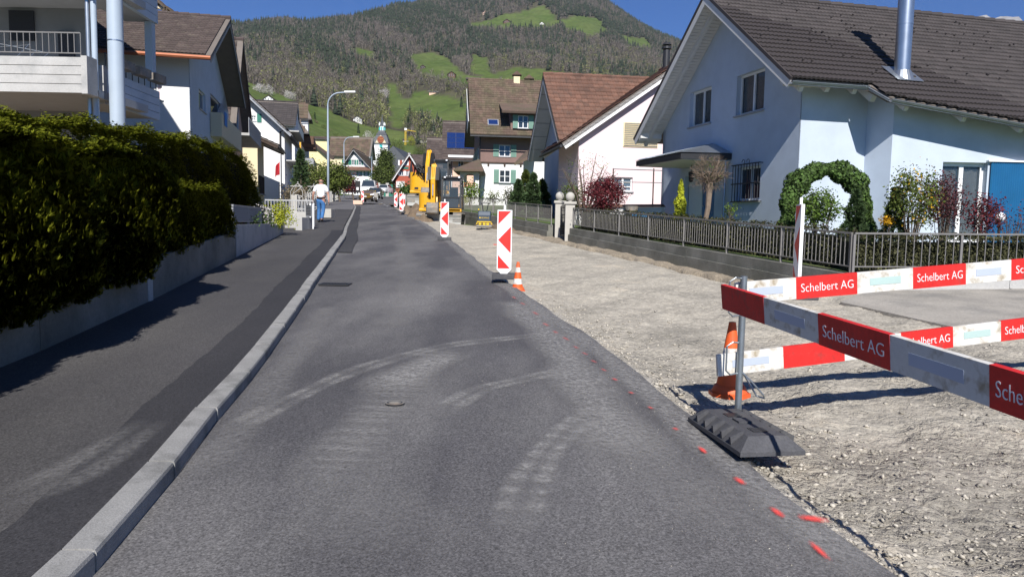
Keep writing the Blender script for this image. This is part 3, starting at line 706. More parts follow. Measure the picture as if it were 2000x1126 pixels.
# gravel bed of the dug-up lane
def gravel_mat():
    m=bpy.data.materials.new('gravel'); m.use_nodes=True; nt=m.node_tree; L=nt.links.new; b=nt.nodes['Principled BSDF']; b.inputs['Roughness'].default_value=.95; b.inputs['Specular IOR Level'].default_value=.15
    tc=nt.nodes.new('ShaderNodeTexCoord'); co=tc.outputs['Object']
    def nz(s,d,r=.6,src=None):
        n=nt.nodes.new('ShaderNodeTexNoise'); n.inputs['Scale'].default_value=s; n.inputs['Detail'].default_value=d; n.inputs['Roughness'].default_value=r; L(src or co,n.inputs['Vector']); return n
    def ma(op,a_,b_,c_=None):
        q=nt.nodes.new('ShaderNodeMath'); q.operation=op
        for i,x in enumerate((a_,b_,c_)):
            if x is None: continue
            if isinstance(x,(int,float)): q.inputs[i].default_value=x
            else: L(x,q.inputs[i])
        return q.outputs[0]
    # distorted coordinates so that the clods are irregular
    wn=nz(9,3); sc=nt.nodes.new('ShaderNodeVectorMath'); sc.operation='SCALE'; L(wn.outputs['Color'],sc.inputs[0]); sc.inputs['Scale'].default_value=.09
    ad=nt.nodes.new('ShaderNodeVectorMath'); L(co,ad.inputs[0]); L(sc.outputs[0],ad.inputs[1]); dc=ad.outputs[0]
    def vor(s):
        v=nt.nodes.new('ShaderNodeTexVoronoi'); v.inputs['Scale'].default_value=s; L(dc,v.inputs['Vector']); return v
    v1,v2,v3=vor(11),vor(24),vor(55)
    r=nt.nodes.new('ShaderNodeValToRGB'); L(nz(.9,6,.62).outputs[0],r.inputs[0]); e=r.color_ramp.elements; e[0].position=.33; e[0].color=(.305,.28,.235,1); e[1].position=.66; e[1].color=(.485,.43,.345,1)
    q=e.new(.47); q.color=(.40,.365,.305,1); q=e.new(.57); q.color=(.435,.398,.33,1)
    mr=nt.nodes.new('ShaderNodeMapRange'); mr.inputs[3].default_value=.80; mr.inputs[4].default_value=1.17; L(v2.outputs['Color'],mr.inputs[0])
    mr2=nt.nodes.new('ShaderNodeMapRange'); mr2.inputs[3].default_value=.84; mr2.inputs[4].default_value=1.14; L(v3.outputs['Color'],mr2.inputs[0])
    s_=nt.nodes.new('ShaderNodeVectorMath'); s_.operation='SCALE'; L(r.outputs[0],s_.inputs[0]); L(ma('MULTIPLY',mr.outputs[0],mr2.outputs[0]),s_.inputs['Scale']); L(s_.outputs[0],b.inputs['Base Color'])
    h=ma('MULTIPLY',v1.outputs['Distance'],-.9); h=ma('MULTIPLY_ADD',v2.outputs['Distance'],-.55,h); h=ma('MULTIPLY_ADD',v3.outputs['Distance'],-.3,h); h=ma('MULTIPLY_ADD',nz(30,6,.7).outputs[0],.9,h)
    msk=nz(1.6,3,.5); mm_=nt.nodes.new('ShaderNodeMapRange'); mm_.inputs[1].default_value=.40; mm_.inputs[2].default_value=.58; mm_.inputs[3].default_value=.35; mm_.inputs[4].default_value=1; L(msk.outputs[0],mm_.inputs[0])
    sx_=nt.nodes.new('ShaderNodeSeparateXYZ'); L(co,sx_.inputs[0]); my=nt.nodes.new('ShaderNodeMapRange'); my.inputs[1].default_value=4.6; my.inputs[2].default_value=9; my.inputs[3].default_value=1; my.inputs[4].default_value=.28; L(sx_.outputs['Y'],my.inputs[0])
    h=ma('MULTIPLY',ma('MULTIPLY',h,mm_.outputs[0]),my.outputs[0])
    bp=nt.nodes.new('ShaderNodeBump'); bp.inputs['Distance'].default_value=.045; bp.inputs['Strength'].default_value=1; L(h,bp.inputs['Height']); L(bp.outputs[0],b.inputs['Normal'])
    M['gravel']=m
gravel_mat()
D('dug_soil',(.30,.25,.185),.95,var=.25,vs=2,fine=.4,fs=24,bump=.03,bs=20)
# fence wall line on the right (foot of wall): two runs
FP0=V(5.62,12.5,0); FP1=V(1.62,26.3,0); FDIR=(FP1-FP0).normalized(); FEND=FP0+FDIR*62
def fence_x(Y): return FP0.x+(Y-FP0.y)*FDIR.x/FDIR.y
def gravel_z(X,Y):
    z=np.where(Y<60,.052*Y-.0001*Y*Y,2.76+(Y-60)*.0425)-.055
    re=np.interp(Y,[p[1] for p in RE],[p[0] for p in RE]); d=X-re
    z=z-.05*np.clip(d/.4,0,1)*np.clip(1-(d-.4)/2.5,0,1)
    z=z+.012*np.sin(X*3.1+Y*1.7)+.01*np.sin(X*5.3-Y*4.1)+.006*np.sin(X*11+Y*9)+.010*np.sin(X*7.3+3*np.sin(Y*2.1))*np.sin(Y*6.1+2*np.sin(X*3))
    # trench along the foot of the wall
    fx=FP0.x+(Y-FP0.y)*FDIR.x/FDIR.y; q=fx-X
    rg=.06*np.sin(Y*3.1)+.035*np.sin(Y*7.7)+.02*np.sin(Y*17); z=z-.17*np.clip((1.5-q)/.7,0,1)*np.clip((Y-12)/2,0,1); tr=np.exp(-((q-.66-rg)/.14)**4)*np.clip((Y-11.5)/2,0,1); z=z-.40*tr+.05*np.clip((.52+rg-q)/.08,0,1)*np.clip((Y-11.5)/2,0,1)
    z=z+.05*np.exp(-((q-1.05)/.3)**2)*np.clip((Y-13)/2,0,1)*(.6+.4*np.sin(Y*2.3))
    # pit around the digger
    pit=np.exp(-((Y-44)/9.)**4)*np.clip((X-re-1.2)/.9,0,1); z=z-.34*pit
    return z
gx=np.concatenate([np.arange(-16,-3,.25),np.arange(-3,12,.075)]); gy=np.concatenate([np.arange(-6,1.5,.5),np.arange(1.5,14,.06),np.arange(14,32,.12),np.arange(32,72,.4)])
GX,GY=np.meshgrid(gx,gy); GZ=gravel_z(GX,GY)+np.random.RandomState(5).normal(0,.0085,GX.shape)*np.clip((20-GY)/10,0.3,1)
i2=np.arange(GX.size).reshape(GX.shape); fs=np.stack([i2[:-1,:-1],i2[:-1,1:],i2[1:,1:],i2[1:,:-1]],axis=2).reshape(-1,4)
cx=GX.ravel()[fs].mean(1); cy=GY.ravel()[fs].mean(1); re=np.interp(cy,[p[1] for p in RE],[p[0] for p in RE])
keep=(cx>re-.35)&(cx<np.maximum(FP0.x+(cy-FP0.y)*FDIR.x/FDIR.y+.3,np.where(cy<12.6,12,-99)))
gr=stru(npmesh('gravel_bed',np.stack([GX,GY,GZ],axis=2).reshape(-1,3),fs[keep],'gravel')); gr.data.polygons.foreach_set('use_smooth',[True]*len(gr.data.polygons))
cq=fence_x(cy)-cx; ks=keep&(cq<.56+.06*np.sin(cy*3.1)+.035*np.sin(cy*7.7))&(cy>12.6)
sv=np.stack([GX,GY,GZ+.004],axis=2).reshape(-1,3); uq,inv=np.unique(fs[ks],return_inverse=True)
stru(npmesh('dug_soil_strip',sv[uq],inv.reshape(-1,4),'dug_soil'))
# loose stones in the gravel (uncountable)
rs=np.random.RandomState(11)
def stone_proto(seed):
    v=np.array([(.5,.05,0),(.1,.38,.03),(-.45,.16,-.02),(-.2,-.36,.02),(.25,-.3,0),(.12,.1,.24),(-.15,-.05,.2),(0,0,-.2)]); f=[(0,1,5,5),(1,2,6,5),(2,3,6,6),(3,4,5,6),(4,0,5,5)]
    f=np.array([(0,1,5),(1,6,5),(1,2,6),(2,3,6),(3,4,6),(4,5,6),(4,0,5),(1,0,7),(2,1,7),(3,2,7),(4,3,7),(0,4,7)]); return v,f
SP=stone_proto(3)
n=26000; sy=2.2+18*rs.uniform(size=n)**1.7; re=np.interp(sy,[p[1] for p in RE],[p[0] for p in RE]); sx=re+.03+rs.uniform(size=n)**1.2*np.minimum(9,3.2+sy*.35)
cl=np.sin(sx*2.3+1)*np.sin(sy*1.9)+.5*np.sin(sx*5+sy*3); k=(cl>-.35+rs.normal(0,.5,n)*.6)&(rs.uniform(size=n)<np.clip(1.15-(sy-3.6)/3.5,.07,1))&(sx<12)&(sx<np.where(sy>12.4,fence_x(sy)-.2,12)); sx,sy=sx[k],sy[k]
sz=gravel_z(sx,sy)
big=rs.uniform(size=len(sx)); ss=.009+.030*big**5
def stones(name,sx,sy,sz,ss,mt):
    nrm=np.tile([0,0,1.],(len(sx),1)); Rm=rotmats(len(sx),nrm,.35); vs=np.einsum('nij,kj->nki',Rm,SP[0])*ss[:,None,None]*1.3+np.stack([sx,sy,sz+ss*.12],axis=1)[:,None,:]
    fs=SP[1][None]+(np.arange(len(sx))*len(SP[0]))[:,None,None]; return npmesh(name,vs.reshape(-1,3),fs.reshape(-1,3),mt,None,'stuff')
D('stone_chip',(.385,.352,.295),.95,island=.3,fine=.1,fs=60)
n2=3200; ey=2.2+9*rs.uniform(size=n2)**1.3; er=np.interp(ey,[p[1] for p in RE],[p[0] for p in RE]); ex=er+.02+rs.exponential(.30,n2); k=ex<er+3.5
sx=np.concatenate([sx,ex[k]]); sy=np.concatenate([sy,ey[k]]); sz=np.concatenate([sz,gravel_z(ex[k],ey[k])]); ss=np.concatenate([ss,.012+.034*rs.uniform(size=int(k.sum()))**4])
tag(stones('loose_stones',sx,sy,sz,ss,'stone_chip'),'grey angular gravel stones lying loose over the dug-up lane','gravel')
n=700; sy=rs.uniform(2.3,12,n); re=np.interp(sy,[p[1] for p in RE],[p[0] for p in RE]); sx=re-rs.exponential(.35,n)-.02
tag(stones('road_grit',sx,sy,np.array([zg(q) for q in sy]),.005+.006*rs.uniform(size=n)**3,'stone_chip'),'small stone grit scattered on the asphalt by the lane edge','grit')
# earth heaps by the wall and by the diggers
def heap(pts,label,mt='soil',seed=1):
    r_=np.random.RandomState(seed); V_=[];F_=[]
    for (c,rx,ry,h) in pts:
        n=26; b=len(V_)
        for j in range(n+1):
            for i in range(n+1):
                u,v=i/n*2-1,j/n*2-1; d=u*u+v*v; z=h*max(0,1-d)**.8*(1+.25*math.sin(u*7+v*5+c[0]))+r_.normal(0,.018)*max(0,1-d)
                x,y=c[0]+u*rx,c[1]+v*ry; V_.append((x,y,float(gravel_z(np.array(x),np.array(y)))-.03+z))
        for j in range(n):
            for i in range(n): q=b+j*(n+1)+i; F_.append((q,q+1,q+n+2,q+n+1))
    o=npmesh('earth_heap',V_,np.array(F_),mt); tag(o,label,'earth heap'); return o
heap([((-5.15,41.5),.75,2.6,.55),((-6.15,46),.85,3.,.6),((-4.45,37.0),.5,1.6,.3)],'tan earth heap along the asphalt edge left of the diggers',seed=2)
heap([((-.2,34),.9,3.,.32),((-1.2,37.5),.9,3.5,.5)],'brown dug earth heap against the wall right of the digger',seed=3)
# base land under everything near
gb=[(-260,-80),(260,-80),(260,152),(-260,152)]
vs=[];fsb=[]
yb=[-80,-20,0,10,20,40,60,100,152]
for Y in yb:
    for X in (-260,-40,40,260): vs.append((X,Y,zg(Y)-.38))
for j in range(len(yb)-1):
    for i in range(3): fsb.append((j*4+i,j*4+i+1,j*4+i+5,j*4+i+4))
D('lawn',(.075,.12,.025),.95,var=.3,vs=1.,fine=.3,fs=20,bump=.02,bs=20,col2=(.10,.085,.05),c2s=.8,c2t=(.5,.7))
stru(npmesh('ground',vs,np.array(fsb),'lawn'))
# garden level right of the fence wall
vs=[];fsb=[]; yb=[12.7,16,20,25,30,40,50,62,75]
for Y in yb: vs+=[(fence_x(Y)+.22,Y,zg(Y)+.27),(fence_x(Y)+22,Y,zg(Y)+.27)]
for j in range(len(yb)-1): fsb.append((2*j,2*j+1,2*j+3,2*j+2))
stru(npmesh('garden_lawn',vs,np.array(fsb),'lawn'))
vs=[];yb=[-10,0,4,8,12,16,20,23]
for Y in yb: vs+=[(interp_poly(WL,Y)-.25,Y,zg(Y)+.35),(interp_poly(WL,Y)-16,Y,zg(Y)+.35)]
stru(npmesh('left_garden',vs,np.array([(2*j,2*j+1,2*j+3,2*j+2) for j in range(len(yb)-1)]),'soil'))
# concrete apron (driveway) at the right behind the planks
mb=MB(); a=[G(1655,570),G(1760,590),G(2000,640)]
pts=[V(6.0,12.35,0),V(5.0,11.2,0),V(5.5,9.2,0),V(7.5,8.2,0),V(12,8.,0),V(12,12.35,0)]
pp=[V(p.x,p.y,zg(p.y)-.02+.03*(p.x-5)) for p in pts]
mb.extr(pp,(0,0,-.1)); stru(mb.build('driveway','driveway_grey',None))
M['driveway_grey'].node_tree.nodes['Principled BSDF'].inputs['Roughness'].default_value=.95
# dusty tyre tracks and rubbed patches on the new asphalt (flat print)
def dust_mat():
    m=bpy.data.materials.new('dust'); m.use_nodes=True; nt=m.node_tree; L=nt.links.new; b=nt.nodes['Principled BSDF']; b.inputs['Base Color'].default_value=(.31,.30,.29,1); b.inputs['Roughness'].default_value=.95
    tc=nt.nodes.new('ShaderNodeTexCoord'); n=nt.nodes.new('ShaderNodeTexNoise'); n.inputs['Scale'].default_value=26; n.inputs['Detail'].default_value=6; n.inputs['Roughness'].default_value=.75; L(tc.outputs['Object'],n.inputs['Vector'])
    uv=nt.nodes.new('ShaderNodeAttribute'); uv.attribute_name='strength'
    mr=nt.nodes.new('ShaderNodeMapRange'); mr.inputs[1].default_value=.32; mr.inputs[2].default_value=.66; L(n.outputs[0],mr.inputs[0])
    mu=nt.nodes.new('ShaderNodeMath'); mu.operation='MULTIPLY'; L(mr.outputs[0],mu.inputs[0]); L(uv.outputs['Fac'],mu.inputs[1]); L(mu.outputs[0],b.inputs['Alpha']); M['dust']=m
dust_mat()
ROADO=bpy.data.objects['road']
def dust_track(name,pix,width,strength,ribs=0,dz=.004,soft=True,world=None):
    pts=[G(*q) for q in pix] if world is None else world
    # Catmull-Rom
    out=[]
    for i in range(len(pts)-1):
        p0=pts[max(i-1,0)];p1=pts[i];p2=pts[i+1];p3=pts[min(i+2,len(pts)-1)]
        m=max(2,int((p2-p1).length/.05))
        for k in range(m):
            t=k/m; out.append(.5*((2*p1)+(p2-p0)*t+(2*p0-5*p1+4*p2-p3)*t*t+(3*p1-p0-3*p2+p3)*t**3))
    out.append(pts[-1]); vs=[];st=[];fs=[]; prof=[0,.55,.9,1,.9,.55,0] if soft else [0,1,1,.35,1,1,0]; n=len(prof); N=len(out)
    for i,p in enumerate(out):
        d=(out[min(i+1,N-1)]-out[max(i-1,0)]); d.z=0; d.normalize(); s=V(d.y,-d.x,0); e=min(1,i/8,(N-1-i)/8); wv=width*(1+.15*math.sin(i*.21))
        r_=1 if not ribs else (.45+.55*(1 if math.sin(i*.05*2*math.pi/ribs+.6*math.sin(i*.13))>-.1 else 0))
        for k in range(n):
            q=p+s*(k/(n-1)-.5)*wv; vs.append((q.x,q.y,zg(q.y)+dz)); st.append(min(1,strength*1.55)*prof[k]*e*r_)
    for i in range(N-1):
        for k in range(n-1): fs.append((i*n+k,i*n+k+1,(i+1)*n+k+1,(i+1)*n+k))
    o=npmesh(name,vs,np.array(fs),'dust',ROADO); a=o.data.attributes.new('strength','FLOAT','POINT'); a.data.foreach_set('value',np.array(st,np.float32)); return o
dust_track('tyre_mark',[(430,850),(560,785),(700,722),(860,678),(1000,660),(1095,650)],.24,.5,ribs=.055,soft=False)
dust_track('tyre_mark',[(850,815),(930,765),(1020,742),(1150,715)],.24,.55,ribs=.055,soft=False,dz=.006)
dust_track('tyre_mark',[(1000,1040),(1040,930),(1100,850),(1190,795)],.28,.62,ribs=.07,soft=False,dz=.008)
dust_track('dust_patch',[(600,960),(640,930),(720,830),(800,740),(860,680)],.55,.42,ribs=.16,dz=.010)
dust_track('dust_patch',[(740,770),(800,730),(890,690)],.55,.65,dz=.012)
dust_track('dust_patch',[(1240,900),(1180,810),(1130,740),(1085,670),(1000,590)],.6,.6,dz=.013)
dust_track('dust_patch',[(1500,1060),(1330,930),(1200,840)],.7,.25,dz=.014)
dust_track('dust_patch',[(560,980),(700,1000),(900,1080)],.8,.16,dz=.015)
dust_track('dust_patch',[(380,940),(470,840),(560,720),(640,600)],.35,.26,dz=.016)
dust_track('dust_patch',[(760,640),(800,560),(790,500),(770,440)],.5,.22,dz=.017)
ewl=[V(interp_poly(RE,y)-.13,y,0) for y in np.arange(3.0,40,.8)]
dust_track('dust_patch',None,.34,.55,dz=.011,world=ewl)
# on the pavement: dusty drive-over mark
PO=bpy.data.objects['pavement']; ROADO=PO
dust_track('tyre_mark',[(-30,1030),(90,985),(190,930),(300,850)],.34,.25,soft=False,dz=.104)
ROADO=bpy.data.objects['road']
# fluorescent spray marks along the edge
def spray_mat():
    m=bpy.data.materials.new('spray_paint'); m.use_nodes=True; nt=m.node_tree; L=nt.links.new; b=nt.nodes['Principled BSDF']; b.inputs['Base Color'].default_value=(.82,.085,.07,1); b.inputs['Roughness'].default_value=.7
    tc=nt.nodes.new('ShaderNodeTexCoord'); n=nt.nodes.new('ShaderNodeTexNoise'); n.inputs['Scale'].default_value=85; n.inputs['Detail'].default_value=6; L(tc.outputs['Object'],n.inputs['Vector'])
    uv=nt.nodes.new('ShaderNodeAttribute'); uv.attribute_name='strength'
    mu=nt.nodes.new('ShaderNodeMath'); mu.operation='MULTIPLY_ADD'; L(uv.outputs['Fac'],mu.inputs[0]); mu.inputs[1].default_value=1.3; L(n.outputs[0],mu.inputs[2])
    mr=nt.nodes.new('ShaderNodeMapRange'); mr.inputs[1].default_value=.62; mr.inputs[2].default_value=1.75; L(mu.outputs[0],mr.inputs[0]); L(mr.outputs[0],b.inputs['Alpha']); M['spray_paint']=m
spray_mat()
for i,(x0,y0,x1,y1,wd) in enumerate([(1555,1015,1620,1022,.05),(1505,995,1532,1017,.03),(1435,936,1455,952,.03),(1580,1062,1620,1100,.025),(1365,876,1380,891,.025),(1314,838,1324,845,.03),(1265,797,1276,803,.025),(1227,768,1238,773,.03),(1196,741,1205,747,.03),(1172,722,1186,729,.03),(1153,705,1166,712,.03),(1135,690,1150,697,.03),(1120,678,1130,684,.03),(1098,660,1112,668,.035),(1080,648,1090,654,.035),(1060,632,1072,640,.04),(1040,610,1052,618,.04),(1015,592,1027,598,.04),(1000,580,1008,586,.04)]):
    a,b=G(x0,y0),G(x1,y1); n_=10; vs=[];st=[];fs=[]; d=(b-a); d.z=0; s=V(d.y,-d.x,0).normalized()
    for k in range(n_+1):
        for j in range(5):
            q=a+(b-a)*(k/n_*1.15-.07)+s*(j/4-.5)*wd*2.0; vs.append((q.x,q.y,zg(q.y)+.0185)); st.append((1-abs(j/4-.5)*2)*min(1,k/4,(n_-k)/4)*(1 if i<5 else .6 if i<9 else .42))
    for k in range(n_):
        for j in range(4): fs.append((k*5+j,k*5+j+1,k*5+j+6,k*5+j+5))
    o=npmesh('spray_mark',vs,np.array(fs),'spray_paint',ROADO); a=o.data.attributes.new('strength','FLOAT','POINT'); a.data.foreach_set('value',np.array(st,np.float32))
# road markings far down
for px0,px1 in ((702,713),(721,731),(741,750),(760,768)):
    a,b=G(px0,398.5),G(px1,398.5); mb=MB(); mb.box((a.x,a.y-.25,zg(a.y)+.003),(b.x,a.y+.25,zg(a.y)+.008)); mb.build('yellow_marking','road_yellow',bpy.data.objects['old_road'])
for k in range(9):
    p=G(758-k*5.3,403-k*3.1); mb=MB(); L_=1.2+k*.3; mb.add([(p.x-.06,p.y,zg(p.y)+.004),(p.x+.06,p.y,zg(p.y)+.004),(p.x+.06-L_*.3,p.y+L_,zg(p.y+L_)+.004),(p.x-.06-L_*.3,p.y+L_,zg(p.y+L_)+.004)],[(0,1,2,3)]); mb.build('white_marking','road_white',bpy.data.objects['old_road'])
asphalt_mat('fresh_asphalt',(.045,.044,.047),(.075,.072,.07),.4,.3)
o=ribbon('gutter_patch',lambda Y:interp_poly(KL,Y)+.012,lambda Y:interp_poly(KL,Y)+.36+.02*math.sin(Y*.9),[17.5+.5*i for i in range(90)],.0195,'fresh_asphalt',bpy.data.objects['road'],1)
# gully grate
g0=G(655,556); t=empty('gully_grate',g0,'rectangular iron gully grate at the foot of the kerb','drain grate')
mb=MB()
w2,d2=.24,.17
for k in range(9): x=-w2+.03+k*(2*w2-.06)/8; mb.box((g0.x+x-.011,g0.y-d2+.03,g0.z+.004),(g0.x+x+.011,g0.y+d2-.03,g0.z+.02))
mb.box((g0.x-w2,g0.y-d2,g0.z+.004),(g0.x+w2,g0.y-d2+.03,g0.z+.022)); mb.box((g0.x-w2,g0.y+d2-.03,g0.z+.004),(g0.x+w2,g0.y+d2,g0.z+.022)); mb.box((g0.x-w2,g0.y-d2+.03,g0.z+.004),(g0.x-w2+.02,g0.y+d2-.03,g0.z+.022)); mb.box((g0.x+w2-.02,g0.y-d2+.03,g0.z+.004),(g0.x+w2,g0.y+d2-.03,g0.z+.022)); mb.build('grate_bars','dark_metal',t)
MB().box((g0.x-w2+.021,g0.y-d2+.031,g0.z+.003),(g0.x+w2-.021,g0.y+d2-.031,g0.z+.005)).build('shaft','machine_black',t)  # flat black plate, paints in the darkness below the bars
g0=G(771,790); t=empty('valve_cover',g0,'small round iron valve cover set in the asphalt','valve cover')
for nm,r0,r1,mt,h0 in (('ring',.058,.075,'machine_grey',.019),('gap',.048,.058,'machine_black',.0185),('lid',.0,.048,'machine_grey',.020)):
    mb=MB(); n=24
    if r0: mb.add([(g0.x+r_*math.cos(2*math.pi*k/n),g0.y+r_*math.sin(2*math.pi*k/n),g0.z+h0) for r_ in (r0,r1) for k in range(n)],[(k,n+k,n+(k+1)%n,(k+1)%n) for k in range(n)])
    else: mb.cyl((g0.x,g0.y,g0.z+.001),(g0.x,g0.y,g0.z+h0),r1,r1,n); mb.box((g0.x-.03,g0.y-.006,g0.z+.02),(g0.x+.03,g0.y+.006,g0.z+.024))
    mb.build(nm,mt,t)
# ================================================================== BIG HOUSE (right)
ZU=V(0,0,1)
T_=V(-math.sin(R(14)),math.cos(R(14)),0); E_=V(math.cos(R(14)),math.sin(R(14)),0)
def big_house():
    C0=P(1560,300,18.5); C0.z=0
    h=empty('detached_house',V(C0.x,C0.y,zg(18.5)+.25),'large pale blue house with dark brown tiled roof and steel flue pipe','house')
    A=V(*(P(1548,152,17.55)))            # near eave tip on the verge
    Wu=V(-.242*.809,.970*.809,.588)      # up-slope 36 degrees
    Wu.normalize(); up=Wu
    Nn=E_.cross(up).normalized()
    onroof=lambda px,py: (lambda q:((q-A).dot(E_),(q-A).dot(up)))(hit(px,py,A,Nn))
    # ridge position: apex at px 1375
    dR=5.35
    s1=onroof(1697,164); s2=onroof(1739,187); s3=onroof(2000,237)
    s1=(s1[0],min(s1[1],.05)); 
    dr=(s3[1]-s2[1])/(s3[0]-s2[0]); S_END=15.5
    s4=(S_END,s2[1]+dr*(S_END-s2[0]))
    poly=[(0,0),(s1[0],0),(s2[0],s2[1]),s4,(S_END,dR),(0,dR)]
    Q=lambda s,d,o=0:A+E_*s+up*d+Nn*o
    # far slope (other side)
    upF=V(.242*.80,-.970*.80,.6).normalized(); ridge=Q(0,dR)
    farlen=6.0; 
    mb=MB(); mb.extr([Q(s,d,-.03) for s,d in poly],-Nn*.14)
    Rr=Q(S_END,dR); e0=ridge-upF*farlen; e1=Rr-upF*farlen; NF=E_.cross(upF)
    if NF.z<0: NF=-NF
    mb.extr([ridge-NF*.03,Rr-NF*.03,e1-NF*.03,e0-NF*.03],-NF*.14); mb.build('roof','roof_deck',h)
    # soffit boards along the near and far verge undersides + barge boards
    for (o,d_,N_,L_) in ((Q(0,0),up,Nn,dR),(e0,upF,NF,farlen)):
        MB().obox(o-E_*.03-N_*.25,d_*L_,E_*.03,N_*.2).build('barge_board','soffit_wood',h)
        MB().obox(o+E_*.30-N_*.33,d_*L_,E_*.10,N_*.14).build('verge_rafter','soffit_wood',h)
    for (o,d_,N_,L_) in ((Q(0,0),up,Nn,dR),(e0,upF,NF,farlen)):
        n=int(L_/.12)
        for k in range(n):
            b=MB(); b.obox(o+d_*(k*.12)-N_*.195,d_*.108,E_*.80,N_*.02); b.build('soffit_board','soffit_wood',h)
    mb=MB(); 
    for (o,d_,N_,L_) in ((Q(0,0),up,Nn,dR),(e0,upF,NF,farlen)): mb.obox(o-E_*.05-N_*.06,d_*L_,E_*.14,N_*.085)
    mb.build('verge_tiles','tile_brown',h)
    inside=lambda s,d: pip(poly,s,d)
    wd,ln=.24,.27
    cutf=lambda s:(-.03 if s<s1[0] else (s2[1]*(s-s1[0])/(s2[0]-s1[0]) if s<s2[0] else s2[1]+dr*(s-s2[0])))+ln*8
    base=A+up*(-ln*8); k0=max(-s2[1],-s4[1]); 
    tile_roof(h,base,E_,up,lambda s,d:0<s<S_END and d-ln*8<dR,0,int(S_END/wd)+1,int(dR/ln)+9,wd,ln,'tile_brown',300,cut=cutf)
    tile_roof(h,e0,E_,upF,lambda s,d:d<farlen-.1,0,int(S_END/wd),int(farlen/ln),wd,ln,'tile_brown',0)
    mb=MB(); rl=.4; n=int(S_END/rl)
    for k in range(n): mb.cyl(Q(k*rl,dR,.02)+V(0,0,.0),Q(k*rl+rl*1.05,dR,.035),.10,.115,8)
    stuff(mb.build('ridge_tiles','tile_brown',h))
    # stone chips / snow guards : small noses on the tiles
    mb=MB()
    for k in range(150):
        s,d=random.uniform(0,15),random.uniform(.3,5)
        q=Q(round(s/wd)*wd,d,.06); mb.obox(q,E_*.05,up*.03,Nn*.035)
    stuff(mb.build('snow_guard','tile_brown',h))
    # gutters
    def gutter(a,b):
        d=(b-a); dn=d.normalized(); o=dn.cross(ZU).normalized(); 
        if o.y>0: o=-o
        m=MB(); prof=[(math.cos(t)*.07,-math.sin(t)*.07) for t in np.linspace(0,math.pi,7)]
        for k in range(6):
            p,q=prof[k],prof[k+1]; A0=a+o*p[0]+ZU*p[1]; A1=a+o*q[0]+ZU*q[1]; m.add([A0,A0+d,A1+d,A1],[(0,1,2,3)]); 
            m.add([A0*1,A0+d,A1+d,A1],[(3,2,1,0)])
        m.cyl(a+o*.07,a+o*.07+d,.012,n=6); return m.build('gutter','zinc',h)
    off=-up*.07+Nn*-.06
    gutter(Q(-.05,0)+off,Q(s1[0],0)+off); gutter(Q(*s2)+off,Q(*s4)+off); gutter(Q(s1[0],0)+off,Q(*s2)+off)
    # walls ----------------------------------------------------------
    zb=.6
    zroofN=lambda t: (A.z-.2)+(t+.82)*.727
    tR=3.55; zr=zroofN(tR)
    tF=7.75; zf=zr-(tF-tR)*.75
    Ng=-E_
    pts=lambda px,py:(lambda q:((q-C0).dot(T_),q.z))(hit(px,py,C0,E_))
    def rect(px0,px1,pyt,pyb):   # rectangle on the gable wall from photo rows read at its near edge
        t1,z1=pts(px1,pyt); t0,_=pts(px0,pyt); _,z0=pts(px1,pyb); return (t1,z0,t0,z1)
    w1=rect(1349,1390,167,238); w2=rect(1441,1495,130,212); w3=rect(1440,1486,322,390); 
    d0=rect(1338,1398,322,440); d0=(d0[0],1.35,d0[2],d0[3]-.25)
    wall(h,C0,T_,Ng,[(0,zb),(tF,zb),(tF,zf),(tR,zr),(0,zroofN(0))],[w1,w2,w3,d0],'plaster_blue_and_shade',.16)
    for r_ in (w1,w2): window(h,C0,T_,Ng,*r_,reveal=.16,frame='white_paint',mull=1,glass='glass_clear',sill='grey_paint',curtain=True)
    f3=window(h,C0,T_,Ng,*w3,reveal=.14,mull=1,sill='grey_paint')
    m=MB()                               # window grille
    Qw=lambda t,z,d=0:V(C0.x,C0.y,0)+T_*t-E_*d+ZU*z
    t0,z0,t1,z1=w3[0],w3[1],w3[2],w3[3]
    for k in range(10):
        t=t0-.05+(t1-t0+.1)*k/9; m.tube([Qw(t,z0-.03,.10),Qw(t,z1+.06,.10)],.011,6)
    for z in (z0-.03,z1+.06,(z0+z1)/2): m.bar(Qw(t0-.12,z,.10),Qw(t1+.12,z,.10),.025,.03)
    for t in (t0-.1,t1+.1):
        for z in (z0-.03,z1+.06): m.bar(Qw(t,z,.10),Qw(t,z,0),.02,.02)
    for k in (-1,1):
        c=Qw((t0+t1)/2+k*.12,z1+.12,.10); m.tube([c+T_*(.07*math.cos(a))+ZU*(.07*math.sin(a)) for a in np.linspace(0,4.8,10)],.008,5)
    m.build('window_grille','dark_metal',h)
    # porch door and side light
    f=MB(); f.obox(Qw(d0[0]+.05,1.36,-.15),T_*(.95),ZU*(d0[3]-1.38),E_*.05); dd=f.build('door','blue_shutter',h)
    g=MB(); g.obox(Qw(d0[0]+1.05,1.36,-.15),T_*(d0[2]-d0[0]-1.1),ZU*(d0[3]-1.38),E_*.04); g.build('side_panel','plaster_white',h)
    k_=MB(); k_.sphere(Qw(d0[0]+.9,2.3,-.12),.03,8); k_.build('handle','steel',dd)
    # canopy
    ca,cb=3.15,6.3; po=1.6; zc=hit(1430,300,C0,E_).z
    m=MB(); pl=[Qw(ca,zc,0),Qw(cb,zc,0),Qw(cb,zc-.04,po),Qw(ca,zc-.04,po)]
    m.extr(pl,(0,0,-.16)); m.build('canopy_edge','dark_metal',h)
    m=MB(); rt=[Qw(ca+1.0,zc+.38,0),Qw(cb-1.0,zc+.38,0)]
    e=[Qw(ca-.04,zc+.012,0),Qw(ca-.04,zc-.02,po+.04),Qw(cb+.04,zc-.02,po+.04),Qw(cb+.04,zc+.012,0)]
